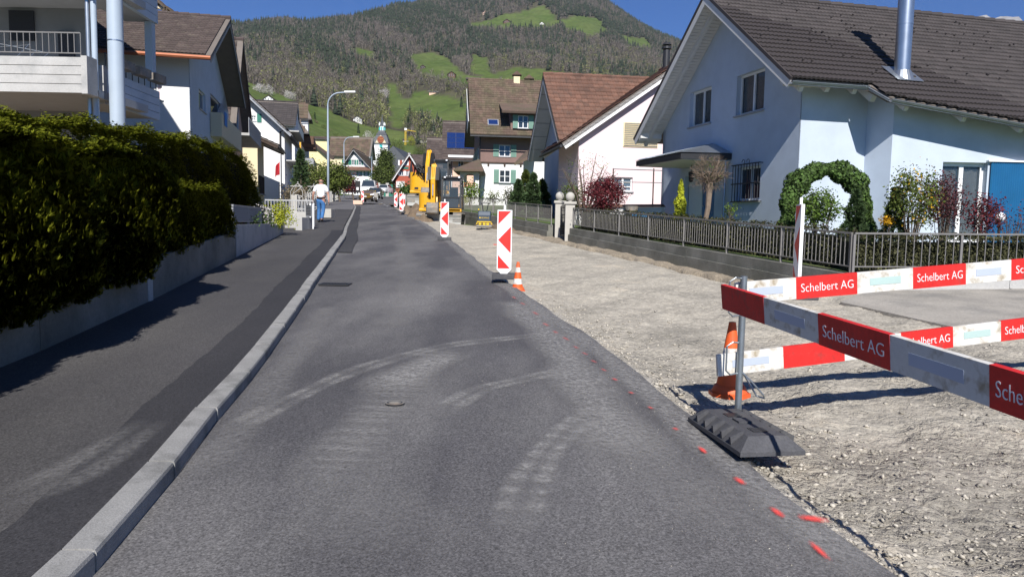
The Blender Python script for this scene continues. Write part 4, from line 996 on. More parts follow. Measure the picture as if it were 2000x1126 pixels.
    m.add(e+rt,[(0,4,1),(1,4,5,2),(2,5,3),(0,1,2,3)]); m.build('canopy_roof','zinc',h)
    m=MB()
    for k in range(5):
        a=Vector(e[1]).lerp(e[2],(k+.5)/5); b=Vector(rt[0]).lerp(rt[1],(k+.5)/5); m.bar(a+ZU*.012,b+ZU*.012,.02,.025)
    m.build('canopy_seam','zinc',h)
    m=MB(); m.obox(Qw(ca+.05,zc-.165-.02,.02),T_*(cb-ca-.1),-E_*(po-.1),ZU*-.03); m.build('canopy_ceiling','soffit_wood',h)
    m=MB(); m.tube([Qw(ca+.12,zc-.2,.12),Qw(ca+.12,.9,.12)],.04,8); m.build('downpipe','zinc',h)
    m=MB(); L0=Qw(4.9,zc-.6,.35); m.lathe([(.02,.2),(.09,.16),(.07,-.1),(.03,-.14)],L0,6); m.tube([L0+ZU*.2,L0+ZU*.42],.01,5); m.build('lantern','dark_metal',h)
    # near end wall (faces the camera) and the wing
    aW=R(2); U2=V(math.cos(aW),math.sin(aW),0); N2=V(U2.y,-U2.x,0)
    sI=1.9; CI=C0+E_*sI; W0=P(1741,300,18.3); W0.z=0
    zt=A.z+.55
    wall(h,C0,E_,V(E_.y,-E_.x,0),[(0,zb),(sI,zb),(sI,zt),(0,zt)],[],'plaster_blue_and_shade',.14)
    dv=(W0-CI); Lw=dv.length; wall(h,CI,dv,V(-1,-.4,0),[(0,zb),(Lw,zb),(Lw,4.95),(0,zt)],[],'plaster_blue_and_shade',.14)
    pw=lambda px,py:(lambda q:((q-W0).dot(U2),q.z))(hit(px,py,W0,N2))
    fa,fz=pw(1842,316); fb,_=pw(1930,316); ga,_=pw(1934,316); zrf=4.80
    fr=(fa,1.35,fb,fz); 
    wall(h,W0,U2,N2,[(0,zb),(8,zb),(8,zrf-.35),(0,zrf+.05)],[fr],'plaster_blue_and_shade',.18)
    window(h,W0,U2,N2,*fr,reveal=.18,frame='white_paint',fw=.09,mull=1,glass='glass_clear',sill=None,curtain=True)
    m=MB(); Z0,Z1=1.3,fz+.02; x=ga
    while x<8:
        q=lambda u,d:V(W0.x,W0.y,0)+U2*u+N2*d; m.add([q(x,.05)+ZU*Z0,q(x+.028,.085)+ZU*Z0,q(x+.056,.05)+ZU*Z0,q(x,.05)+ZU*Z1,q(x+.028,.085)+ZU*Z1,q(x+.056,.05)+ZU*Z1],[(0,1,4,3),(1,2,5,4)]); x+=.056
    m.build('sliding_shutter','blue_shutter',h)
    m=MB(); q=lambda u,d,z:V(W0.x,W0.y,z)+U2*u+N2*d; m.obox(q(ga-.1,.0,Z1),U2*(8-ga),N2*.11,ZU*.04); m.build('shutter_rail','white_paint',h)
    # rafter tails under the wing eave
    nr=9
    for k in range(nr):
        s=s2[0]+.45+k*(S_END-s2[0]-1)/nr*1.0; d=s2[1]+dr*(s-s2[0]); m=MB(); m.obox(Q(s,d+.02,-.17),E_*.12,up*.75,-Nn*.13); m.build('rafter','soffit_wood',h)
    for k in range(3):
        s=.25+k*.75; m=MB(); m.obox(Q(s,.02,-.17),E_*.12,up*.8,-Nn*.13); m.build('rafter','soffit_wood',h)
    m=MB(); m.obox(Q(s1[0]+.15,s2[1]+.45,-.17),E_*.14,up*1.0,-Nn*.22); m.build('rafter','soffit_wood',h)
    for o,dd_ in ((Q(.02,.35,-.20),up),(e0+upF*.35-NF*.2,upF)):
        m=MB(); m.obox(o,E_*.78,dd_*.16,-ZU*.16); m.build('purlin','soffit_wood',h)
    # closing walls at the back
    m=MB(); b0=C0+T_*tF; m.obox(V(b0.x,b0.y,zb),E_*14,T_*-.2,ZU*(zf-zb-.05)); m.build('rear_wall','plaster_blue_and_shade',h)
    # flue pipe + flashing, ends above the frame
    fp=hit(1761,150,A,Nn); m=MB(); m.cyl(fp-ZU*.2,fp+ZU*3.1,.185,.185,24); m.cyl(fp+ZU*1.25,fp+ZU*1.3,.191,.191,24); pipe=autosmooth(m.build('flue_pipe','steel',h))
    m=MB(); m.lathe([(.26,3.05),(.30,3.1),(.30,3.18),(.1,3.35),(.01,3.36)],fp,20); m.build('cowl','steel',pipe)
    m=MB(); c=Q(*onroof(1761,150),.065); m.obox(c-E_*.38-up*.35,E_*.76,up*.75,Nn*.012); m.lathe([(.30,-.12),(.20,.14)],fp,20); m.build('flashing','zinc',pipe)
    return h
big_house()
# ================================================================== fence wall, fences, gate on the right
def wall_run(name,label,a,b,base_dz,top_h,th,mt='concrete'):
    t=empty(name,V(a.x,a.y,zg(a.y)),label,'wall'); n=max(2,int((b-a).length/2.4)); d=(b-a)/n
    for k in range(n):
        p=a+d*k; q=p+d*.997; dn=d.normalized(); s=V(dn.y,-dn.x,0)
        m=MB(); z=lambda P_,o:V(P_.x,P_.y,zg(P_.y)+o)
        v=[z(p,-.55),z(q,-.55),z(q,top_h),z(p,top_h)]
        w_=[x-s*th for x in v]; m.add(v+w_,[(0,1,2,3),(7,6,5,4),(3,2,6,7),(0,4,5,1),(0,3,7,4),(1,5,6,2)]); m.build('concrete_section',mt,t)
        m=MB(); v=[z(p,-.5)+s*.05,z(q,-.5)+s*.05,z(q,top_h-.17-.06)+s*.05,z(p,top_h-.17-.04)+s*.05]; w_=[x-s*.052 for x in v]
        m.add(v+w_,[(0,1,2,3),(3,2,6,7),(0,3,7,4),(1,5,6,2)]); m.build('plinth',mt,t)
    return t
def railing(name,label,a,b,zb,hgt,sp,post_every,mt='fence_metal',bar=.012,twist=True,group=None,level=None):
    t=empty(name,V(a.x,a.y,zg(a.y)+zb),label,'fence',group); L_=(b-a).length; d=(b-a)/L_
    zz=(lambda q:zg(q.y)+zb) if level is None else (lambda q:level(q))
    z=lambda q,o:V(q.x,q.y,zz(q)+o); n=max(1,round(L_/post_every))
    for k in range(n+1):
        p=a+d*(L_*k/n); m=MB(); m.obox(z(p,-.12)-V(.02,.02,0),V(.04,0,0),V(0,.04,0),ZU*(hgt+.10)); m.build('post',mt,t)
    for nm,o,h_ in (('top_rail',hgt,.03),('bottom_rail',.04,.02)):
        m=MB()
        for k in range(n): m.bar(z(a+d*(L_*k/n),o),z(a+d*(L_*(k+1)/n),o),.04,h_)
        m.build(nm,mt,t)
    nb=int(L_/sp)
    proto=None; m=MB(); m.box((-bar/2,-bar/2,.05),(bar/2,bar/2,hgt-.015)); me1=m.build('baluster',mt,None,mesh_only=True)
    m=MB(); N_=14; vs=[]
    for k in range(N_+1):
        zq=.05+(hgt-.065)*k/N_; a_=k*.55 if twist else 0
        for c in range(4): vs.append((bar*.75*math.cos(a_+c*math.pi/2+.785),bar*.75*math.sin(a_+c*math.pi/2+.785),zq))
    m.add(vs,[(i*4+c,i*4+(c+1)%4,(i+1)*4+(c+1)%4,(i+1)*4+c) for i in range(N_) for c in range(4)]); me2=m.build('baluster',mt,None,mesh_only=True)
    o0=org(t); cnt=0; rest=MB()
    for k in range(nb):
        p=a+d*((k+.5)*sp); q=z(p,0)
        if cnt<300:
            o=bpy.data.objects.new('baluster',me2 if (k%2 and twist) else me1); COL.objects.link(o); o.parent=t; o.location=q-o0; cnt+=1
    return t
# main run along the street, from the corner post back to the gate pillars
gpil=V(fence_x(25.3)+.02,25.3,0)
wr=wall_run('garden_wall','low grey concrete garden wall under the iron railing of the blue house',gpil,V(FP0.x,FP0.y,0),0,.27,.22)
off_=V(.11,.03,0)
railing('iron_railing','grey iron railing with close balusters on the garden wall of the blue house',V(FP0.x,FP0.y,0)+off_,gpil+off_,.35,.60,.105,1.9)
# second run, facing the camera
FE=V(11.2,12.7,0)
wall_run('corner_wall','low concrete wall behind the driveway right of the corner post',V(FP0.x+.2,FP0.y+.02,0),FE,0,.27,.2,'concrete_light')
railing('front_railing','grey iron railing with wide spaced balusters right of the corner post',V(FP0.x+.02,FP0.y-.05,0)+off_,FE+off_,.35,.60,.138,1.6,level=lambda q:zg(12.5)+.35+.01*(q.x-5.6))
# gate pillars with balls
def pillar(p,label):
    t=empty('gate_pillar',V(p.x,p.y,zg(p.y)-.2),label,'pillar','gate pillars with stone balls'); b=V(p.x,p.y,zg(p.y)-.2)
    MB().box((b.x-.16,b.y-.16,b.z),(b.x+.16,b.y+.16,b.z+1.28)).build('shaft','stone_white',t)
    MB().box((b.x-.21,b.y-.21,b.z+1.28),(b.x+.21,b.y+.21,b.z+1.36)).build('cap','stone_white',t)
    m=MB(); m.lathe([(.08,1.36),(.07,1.40)],b,10); m.sphere(b+V(0,0,1.53),.16,14); o=m.build('ball','stone_white',t,smooth=True)
    return t
pA=V(*P(1112,450,25.5)); pB=V(*P(1092,450,27.0))
pillar(pA,'right hand one of two stone gate pillars topped by a ball, by the railing end')
pillar(pB,'left hand one of two stone gate pillars topped by a ball')
t=empty('garden_gate',V((pA.x+pB.x)/2,(pA.y+pB.y)/2,zg(26.2)),'narrow wrought iron garden gate between the two ball pillars','gate')
m=MB(); d=(pB-pA); d.z=0; d=d.normalized(); a=V(pA.x,pA.y,zg(26)-.1)+d*.2; L_=(V(pB.x,pB.y,0)-V(pA.x,pA.y,0)).length-.4
for z in (.08,1.1): m.bar(a+ZU*z,a+d*L_+ZU*z,.03,.03)
for k in range(9): q=a+d*(L_*k/8); m.tube([q+ZU*.08,q+ZU*(1.1+.12*math.sin(k*math.pi/8))],.012,5)
for k in range(8):
    for r_ in range(4):
        c=a+d*(L_*(k+.5)/8)+ZU*(.25+.25*r_); m.tube([c+d*(.05*math.cos(x))+ZU*(.06*math.sin(x)) for x in np.linspace(0,5.2,7)],.007,4)
m.build('gate_leaf','dark_metal',t)
# farther run past the gate
g2=V(fence_x(27.4),27.4,0); g3=V(fence_x(66),66,0); gm=V(fence_x(33.5),33.5,0)
wall_run('far_garden_wall','long low concrete wall beyond the gate pillars running past the diggers',g3,g2,0,.27,.22)
railing('far_railing','grey iron railing beyond the gate pillars in front of the conifers',g2+off_,gm+off_,.35,.62,.11,1.5)
railing('plain_railing','pale railing on the far wall in front of the brown house',gm+V(.1,.3,0),g3+off_,.35,.72,.2,2.2,twist=False,bar=.02)
# clipped hedge behind the railing
def box_hedge(name,label,a,b,th,z0,h,n,mt,size,lev=None,proto=LEAF,core='hedge_core',tilt=.7,topn=.3,bul=.05,cat='hedge'):
    d=(b-a); L_=d.length; d=d/L_; s=V(d.y,-d.x,0); t=empty(name,V(a.x,a.y,zg(a.y)+z0),label,cat)
    zz=(lambda q:zg(q[1])) if lev is None else lev
    m=MB(); k_=max(2,int(L_/1.5))
    for k in range(k_):
        p,q=a+d*(L_*k/k_),a+d*(L_*(k+1)/k_); zp,zq=zz(p),zz(q)
        v=[V(p.x,p.y,zp+z0)-s*.08,V(q.x,q.y,zq+z0)-s*.08,V(q.x,q.y,zq+z0+h-.1)-s*.08,V(p.x,p.y,zp+z0+h-.1)-s*.08]; w_=[x-s*(th-.16) for x in v]
        m.add(v+w_,[(0,1,2,3),(7,6,5,4),(3,2,6,7),(0,4,5,1),(0,3,7,4),(1,5,6,2)])
    m.build('shade_core',core,t)  # solid dark box added behind the leaves, keeps light from passing through
    nt_=int(n*topn); nf=n-nt_; u=np.random.uniform(0,L_,nf); z=np.random.uniform(0,h,nf)
    bl=bul*(np.sin(u*3.1)+np.sin(u*7.3+z*5)+np.sin(z*9+u*2))*.5+np.random.normal(0,.025,nf)
    P0=np.array(a)[None]+np.array(d)[None]*u[:,None]+np.array(s)[None]*bl[:,None]; zg_=np.array([zz((x,y)) for x,y in P0[:,:2]]); P0[:,2]=zg_+z0+z
    Nf=np.tile(np.array(s)+np.array([0,0,.35]),(nf,1))
    u=np.random.uniform(0,L_,nt_); w_=np.random.uniform(0,th,nt_); P1=np.array(a)[None]+np.array(d)[None]*u[:,None]-np.array(s)[None]*w_[:,None]
    zg_=np.array([zz((x,y)) for x,y in P1[:,:2]]); P1[:,2]=zg_+z0+h+.03*np.sin(u*4)+np.random.normal(0,.02,nt_); N1=np.tile(np.array([0,0,1.]),(nt_,1))
    scatter('foliage',np.concatenate([P0,P1]),proto,size,mt,t,np.concatenate([Nf,N1]),tilt)
    return t
ho=V(.3,.1,0)
box_hedge('clipped_hedge','low clipped brown green hedge behind the close iron railing',gpil+ho+V(0,-.3,0),V(FP0.x,FP0.y,0)+ho+V(-.05,.7,0),.5,.22,.72,9000,'leaf_brownhedge',.05)
h2=box_hedge('clipped_hedge','low clipped brown green hedge behind the wide spaced front railing',V(FP0.x,FP0.y,0)+ho+V(-.1,.05,0),FE+V(0,.3,0),.5,.22,.68,11000,'leaf_brownhedge',.045,lev=lambda q:zg(12.5)+.01*(q[0]-5.6))
# ================================================================== left side: pavement walls and thuja hedges
def lwall(y0,y1,h0,h1,label,mt='concrete_light',level=None,name='retaining_wall'):
    t=empty(name,V(interp_poly(WL,y0),y0,zg(y0)),label,'wall'); n=max(2,int((y1-y0)/2.2))
    for k in range(n):
        a,b=y0+(y1-y0)*k/n,y0+(y1-y0)*(k+1)/n-.012; pa,pb=V(interp_poly(WL,a),a,0),V(interp_poly(WL,b),b,0)
        ta,tb=(zg(a)+h0,zg(b)+h0) if level is None else (level,level)
        m=MB(); v=[V(pa.x,pa.y,zg(a)-.1),V(pb.x,pb.y,zg(b)-.1),V(pb.x,pb.y,tb),V(pa.x,pa.y,ta)]; w_=[q-V(.22,.03,0) for q in v]
        m.add(v+w_,[(0,3,2,1),(4,5,6,7),(3,7,6,2),(0,1,5,4),(0,4,7,3),(1,2,6,5)]); m.build('concrete_section',mt,t)
    return t
lwall(1.0,9.35,.50,.50,'concrete retaining wall under the nearest thuja hedge',mt='concrete')
lwall(9.5,15.1,.62,.62,'concrete retaining wall under the middle thuja hedge',mt='concrete')
lwall(15.15,22.6,0,0,'weathered white concrete planter wall with dark railing beyond the hedges',level=1.52)
# pillar where the two walls meet
t=stuff; px_=interp_poly(WL,9.42)
m=MB(); m.box((px_-.25,9.36,zg(9.4)-.1),(px_+.01,9.49,zg(9.4)+1.15)); tag(m.build('wall_post','concrete_light',None),'slim upright concrete post between the two thuja hedges','post')
def thuja_hedge(label,face,y0,y1,th,zb,zt,n,size,lump=.12,endround=.6,name='thuja_hedge',mt='leaf_thuja',bulge=0.,proto=SPRAY,fullback=.35,lean=0.,rnd=.6):
    """face(Y)->x of street face ; zb, zt functions of Y ; leaves on the street face, the top, both ends"""
    t=empty(name,V(face(y0),y0,zb(y0)),label,'hedge')
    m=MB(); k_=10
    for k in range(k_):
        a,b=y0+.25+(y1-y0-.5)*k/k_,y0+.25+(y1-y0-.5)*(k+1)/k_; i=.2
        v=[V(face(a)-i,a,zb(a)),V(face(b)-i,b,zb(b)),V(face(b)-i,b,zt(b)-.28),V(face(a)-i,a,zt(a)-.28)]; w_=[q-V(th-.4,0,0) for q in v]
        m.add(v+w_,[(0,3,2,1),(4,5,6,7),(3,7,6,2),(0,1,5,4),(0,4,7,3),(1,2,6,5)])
    m.build('shade_core','hedge_core',t)  # dark box added inside the hedge to block light
    Af=(y1-y0)*2; At=(y1-y0)*th; Ae=th*2*2; tot=Af+At+Ae; nf,nt_=int(n*Af/tot),int(n*At/tot); ne=n-nf-nt_
    pts=[];nn=[]
    def put(x,y,z,nx,ny,nz): pts.append((x,y,z)); nn.append((nx,ny,nz))
    for _ in range(nf):
        y=random.uniform(y0,y1); h_=zt(y)-zb(y); q=random.random()**.85; z=zb(y)+h_*q
        l=lump*(math.sin(y*2.3)+math.sin(y*5.1+z*3)+.7*math.sin(z*6+y*3))*.5+bulge*math.sin(min(1,q*1.15)*math.pi)**.7+lean*math.sin(math.pi*min(1,q/1.12))**.8
        rd=max(0,q-.82)/.18; rq=max(0,q-rnd)/(1-rnd); put(face(y)+l-rd*rd*.28-rq*rq*.14+random.gauss(0,.05),y,z,1,-.12*(q>rnd)-1.25*max(0,q-rnd),.05+1.5*max(0,q-rnd)+rd)
    for _ in range(nt_):
        y=random.uniform(y0,y1); x=face(y)+lean*.25-random.uniform(.05,th+lean*.3); put(x,y,zt(y)-.04+.6*lump*(math.sin(y*3+x*4)+math.sin(x*7+y*6.3))*.5+random.gauss(0,.04),0,-.1,1)
    for _ in range(ne):
        y=random.choice((y0,y0,y1)); q=random.random(); z=zb(y)+(zt(y)-zb(y))*q; x=face(y)-random.uniform(0,th); put(x,y+(-1 if y==y0 else 1)*(.02+.08*math.sin(z*5+x*4))+random.gauss(0,.04)-(-1 if y==y0 else 1)*max(0,q-.85)*1.2,z,0,-1 if y==y0 else 1,.5)
    nn=np.array(nn); up=np.tile([0,0,1.],(len(nn),1))+np.stack([nn[:,0]*.35,nn[:,1]*.35,nn[:,2]*0],axis=1); up[nn[:,2]>.9]=np.random.normal(size=(int((nn[:,2]>.9).sum()),3)); scatter('foliage',np.array(pts),proto,size,mt,t,up,facing=nn,noise=.34)
    return t
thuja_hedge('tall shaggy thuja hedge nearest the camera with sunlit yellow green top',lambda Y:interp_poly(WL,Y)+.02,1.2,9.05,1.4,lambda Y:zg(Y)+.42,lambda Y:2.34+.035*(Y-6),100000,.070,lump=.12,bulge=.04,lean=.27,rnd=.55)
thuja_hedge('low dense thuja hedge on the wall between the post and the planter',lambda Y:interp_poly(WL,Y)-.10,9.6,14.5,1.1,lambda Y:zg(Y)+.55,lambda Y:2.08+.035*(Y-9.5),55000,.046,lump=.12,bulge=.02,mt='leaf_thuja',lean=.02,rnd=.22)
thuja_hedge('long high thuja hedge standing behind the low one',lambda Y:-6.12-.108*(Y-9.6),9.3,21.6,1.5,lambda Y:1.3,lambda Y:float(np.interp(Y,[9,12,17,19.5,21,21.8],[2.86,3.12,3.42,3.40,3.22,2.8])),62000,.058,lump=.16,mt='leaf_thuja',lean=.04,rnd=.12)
# planter railing and cascading flowers
pr=lambda y:V(interp_poly(WL,y)-.12,y,0)
railing('planter_railing','dark short railing on the planter wall behind white flowers',pr(15.4),pr(19.0),.4,.38,.12,1.8,mt='grey_paint',twist=False,bar=.03,level=lambda q:1.54)
m=MB(); a,b=pr(15.4),pr(22.4); m.obox(V(a.x-.25,a.y,1.525),V(b.x-a.x,b.y-a.y,0),V(.02,0,0),ZU*.38); m.bar(V(a.x-.2,a.y,1.93),V(b.x-.2,b.y,1.93),.3,.03)
tag(m.build('planter_screen','dark_metal',None),'dark screen panel along the top of the planter wall','screen')
c=P(514,430,19.9); bush('flowering_plant','white flowering cushion plant hanging over the planter wall','plant',c-V(0,0,.15),c,(.22,.5,.38),50,26,.07,LEAF,.045,'leaf_box',4,.01,extra=(60,14,.045,'blossom','blossom')).children
c=P(475,430,17.3); bush('trailing_plant','dark green trailing plant on the planter wall by the railing','plant',c-V(0,0,.1),c,(.18,.9,.22),30,24,.07,LEAF,.045,'leaf_ivy',4,.01)
c=P(543,424,21.6); bush('golden_shrub','round golden yellow shrub at the end of the planter wall','shrub',c-V(0,0,.3),c,(.42,.5,.42),60,30,.08,LEAF,.05,'leaf_lime',5,.015)
# ================================================================== road works: planks, posts, cones, boards
def text_mesh(s,size,mt,name,parent,mw,ext=.0012):
    cu=bpy.data.curves.new('lettering','FONT'); cu.body=s; cu.size=size; cu.align_x='LEFT'; cu.extrude=ext; cu.resolution_u=3; cu.offset=-.001 if size<.2 else 0
    tmp=bpy.data.objects.new('tmp_text',cu); COL.objects.link(tmp); dg=bpy.context.evaluated_depsgraph_get(); dg.update(); me=bpy.data.meshes.new_from_object(tmp.evaluated_get(dg)); bpy.data.objects.remove(tmp); bpy.data.curves.remove(cu)
    me.name=name; me.materials.clear(); me.materials.append(M[mt]); w_=max(v.co.x for v in me.vertices) if len(me.vertices) else 1
    o=bpy.data.objects.new(name,me); COL.objects.link(o); o.parent=parent; o0=org(parent); o.matrix_basis=Matrix.Translation(-o0)@mw; ORG[o.name]=o0; return o,w_
def plank(label,a,b,h,bands,first,texts,reflect,end_wood=False,total=4.0,tilt=0):
    """a,b = left and right reference centres on the visible face; bands = band edges as distances from a"""
    d=(b-a).normalized(); L_=total; n=V(d.y,-d.x,0).normalized(); u2=n.cross(d); 
    if u2.z<0: u2=-u2
    if n.y>0 and abs(n.y)>.3: n=-n
    if tilt: u2=(u2*math.cos(tilt)+n*math.sin(tilt)).normalized(); n=(n*math.cos(tilt)-V(0,0,1)*math.sin(tilt)).normalized()
    th=.028; t=empty('barrier_plank',a,label,'barrier plank','red and white barrier planks')
    m=MB(); m.obox(a-u2*h/2-n*th,d*L_,u2*h,n*(th-.0016)); brd=m.build('board','board_white',t,bevel=.002)
    e=[0]+bands+[L_]; col=first; xd=Vector(d); 
    mwR=Matrix(((d.x,u2.x,n.x,0),(d.y,u2.y,n.y,0),(d.z,u2.z,n.z,0),(0,0,0,1)))
    if xd.cross(u2).dot(n)<0: flip=True
    else: flip=False
    for k in range(len(e)-1):
        x0,x1=e[k],e[k+1]
        if col=='r':
            m=MB(); m.obox(a+d*(x0+.001)-u2*(h/2+.0012)-n*(th+.0012),d*(x1-x0-.002),u2*(h+.0024),n*(th+.0012)); band=m.build('red_band','board_red',t)
            if texts and k in texts:
                w_t=(x1-x0)*.86; o,wd=text_mesh('Schelbert AG',h*.56,'letter_white','lettering',band,Matrix.Identity(4))
                sx=w_t/wd; mw=Matrix.Translation(a+d*(x0+(x1-x0)*.07)-u2*h*.19+n*.0014)@mwR@Matrix.Diagonal((sx,1,1,1)); o.matrix_basis=Matrix.Translation(-org(band))@mw
        else:
            if k in reflect and x1-x0>.2:
                m=MB(); w_=(x1-x0); m.obox(a+d*(x0+w_*.22)-u2*h*.16+n*(-.0005),d*(w_*.56),u2*h*.34,n*.0014); m.build('reflector',reflect[k],brd)
        col='w' if col=='r' else 'r'
    return t
# near plank (facing left, in grazing light)
PH=.165
a=P(1409,579,5.0); b=P(2000,776,2.56)
dn=(b-a).normalized()
def along(a,d,px,py):   # distance along the plank where it crosses photo column px
    best=min(np.linspace(0,5,2501),key=lambda s:abs(proj(*(a+d*s))[0]-px)); return float(best)
ed=[along(a,dn,px,0) for px in (1492,1598,1738,1932)]
ed+= [ed[-1]+.42,ed[-1]+.84]
plank('red and white barrier plank running towards the camera, its face in shade, lettered Schelbert AG',a,b,PH,ed,'r',{2:1,4:1},{1:'reflector_blue',3:'reflector_blue'},total=2.62,tilt=.13)
a=P(1438,573,5.16); b=P(2000,525,5.62); dn=(b-a).normalized(); ed=[along(a,dn,px,0) for px in (1555,1675,1783,1887,1975)]+[2.78,3.2]
plank('upper sunlit barrier plank behind the post, red and white, lettered Schelbert AG',a,b,.155,ed,'w',{1:1,3:1,5:1},{0:'reflector_blue',2:'reflector_green',4:'reflector_blue'},total=3.9)
a=P(1402,714,5.13); b=P(2000,641,5.62); dn=(b-a).normalized(); ed=[along(a,dn,px,0) for px in (1530,1650,1760,1862,1955)]+[2.78,3.2]
plank('lower sunlit barrier plank hanging knee high behind the traffic cone',a,b,.155,ed,'w',{3:1,5:1},{0:'reflector_blue',2:'reflector_green',4:'reflector_green'},total=3.9)
def barrier_post(c,rot,label,hh=1.02):
    t=empty('barrier_post',c,label,'barrier post','barrier posts with rubber feet'); u=V(math.cos(rot),math.sin(rot),0); v=V(-u.y,u.x,0)
    m=MB(); base=c+ZU*.0; m.cyl(base+ZU*.05,base+ZU*hh,.024,.024,16); autosmooth(m.build('pole','galv',t))
    for z0,z1,side in ((hh-.28,hh-.02,1),(.33,.55,1)):
        m=MB(); q=base+ZU*0; w_=-V(math.cos(R(10)),0,0)*.11
        m.tube([q+ZU*z1,q+w_*.6+ZU*(z1+.01)-V(0,.03,0),q+w_+ZU*(z1-.02)-V(0,.04,0),q+w_+ZU*(z0+.03)-V(0,.04,0),q+w_*.7+ZU*z0-V(0,.03,0),q+ZU*(z0+.01)],.0065,7); m.build('hook','galv',t)
    m=MB(); m.tube([base+ZU*.36,base+V(.06,-.05,.30),base+V(.15,-.07,.20),base+V(.17,-.04,.17),base+V(.12,-.02,.18),base+V(.03,0,.33)],.0065,7); m.build('hook','galv',t)
    # rubber foot: 0.82 x 0.40 m block with sloping ends, ribs, and black plates painted in for pocket shade
    L2,W2=.41,.21; Q=lambda x,y,z:c+u*x+v*y+ZU*z
    m=MB()
    top=[(-.33,-.125),(.33,-.125),(.33,.125),(-.33,.125)]; bot=[(-L2,-W2),(L2,-W2),(L2,W2),(-L2,W2)]
    m.add([Q(*p,-.005) for p in bot]+[Q(*p,.022) for p in bot]+[Q(*p,.098) for p in top],[(3,2,1,0)]+[(i,(i+1)%4,4+(i+1)%4,4+i) for i in range(4)]+[(4+i,4+(i+1)%4,8+(i+1)%4,8+i) for i in range(4)]+[(8,9,10,11)])
    ft=m.build('rubber_foot','rubber',t)
    for x in (-.26,-.13,.0,.13,.26):   # triangular ribs on the long sides
        for sgn in (-1,1):
            m=MB(); m.extr([Q(x-.012,sgn*.12,.102),Q(x-.012,sgn*(W2-.004),.03),Q(x-.012,sgn*(W2+.002),.075 if abs(x)<.3 else .04),Q(x-.012,sgn*.14,.112)],u*.024); m.build('rib','rubber',ft)
    m=MB()
    for x in (-.2,.16): m.obox(Q(x,-.05,.0985),u*.09,v*.1,ZU*.004)
    m.build('pocket_shade','machine_black',ft)
    m=MB(); m.obox(Q(-.05,-.05,.099),u*.1,v*.1,ZU*.012); m.build('socket','rubber',ft)
    return t
pc=G(1440,828); pc.z+=.0
rotf=math.atan2((G(1460,905)-G(1345,812)).y,(G(1460,905)-G(1345,812)).x)
fc=G(1449,862); 
bp0=barrier_post(V(pc.x,pc.y,zg(pc.y)+.03),rotf,'galvanised barrier post in a black rubber foot at the asphalt edge')
# shift of the foot so that it lies mostly in front of the pole
for ch in bp0.children:
    if ch.name.startswith('rubber_foot'): ch.location=V(fc.x-pc.x,fc.y-pc.y,-.01)
q=P(2075,640,5.70); barrier_post(V(q.x,q.y+.05,zg(q.y)-.02),R(80),'galvanised barrier post with rubber foot carrying the far ends of the two sunlit planks',1.2)
def cone(c,h,label,tilt=0,bands=2):
    t=empty('traffic_cone',c,label,'traffic cone','orange traffic cones'); r0,r1=h*.185,h*.045
    rr=lambda f:r0+(r1-r0)*f
    if bands==2: seg=[(0,.18,'cone_orange'),(.18,.38,'cone_white'),(.38,.62,'cone_orange'),(.62,.80,'cone_white'),(.80,1,'cone_orange')]
    else: seg=[(0,.34,'cone_orange'),(.34,.62,'cone_white'),(.62,1,'cone_orange')]
    for a,b,mt in seg:
        m=MB(); z0,z1=.05+(h-.05)*a,.05+(h-.05)*b; m.cyl(c+ZU*z0,c+ZU*z1,rr(a),rr(b),24,caps=(b==1)); m.build('white_band' if mt=='cone_white' else 'cone_body',mt,t,smooth=(b!=1))
    m=MB(); m.lathe([(r0*1.0,.085),(r0*1.12,.07),(r0*1.28,.035),(r0*1.28,.02)],c,24); m.build('skirt','cone_orange',t,smooth=True)
    m=MB(); s=r0*1.5; m.extr([c+V(s*math.cos(x),s*math.sin(x),.0) for x in [k*math.pi/4+.39 for k in range(8)]],ZU*.028); m.build('base','cone_orange',t)
    return t
cc=G(1427,800); cone(V(cc.x,cc.y+.05,zg(cc.y)+.10),.56,'dirty orange traffic cone with one white band behind the barrier post',bands=1)
cc=G(1011,560); cone(V(cc.x,cc.y,zg(cc.y)-.08),.49,'orange traffic cone with two white bands beside the nearest arrow board')
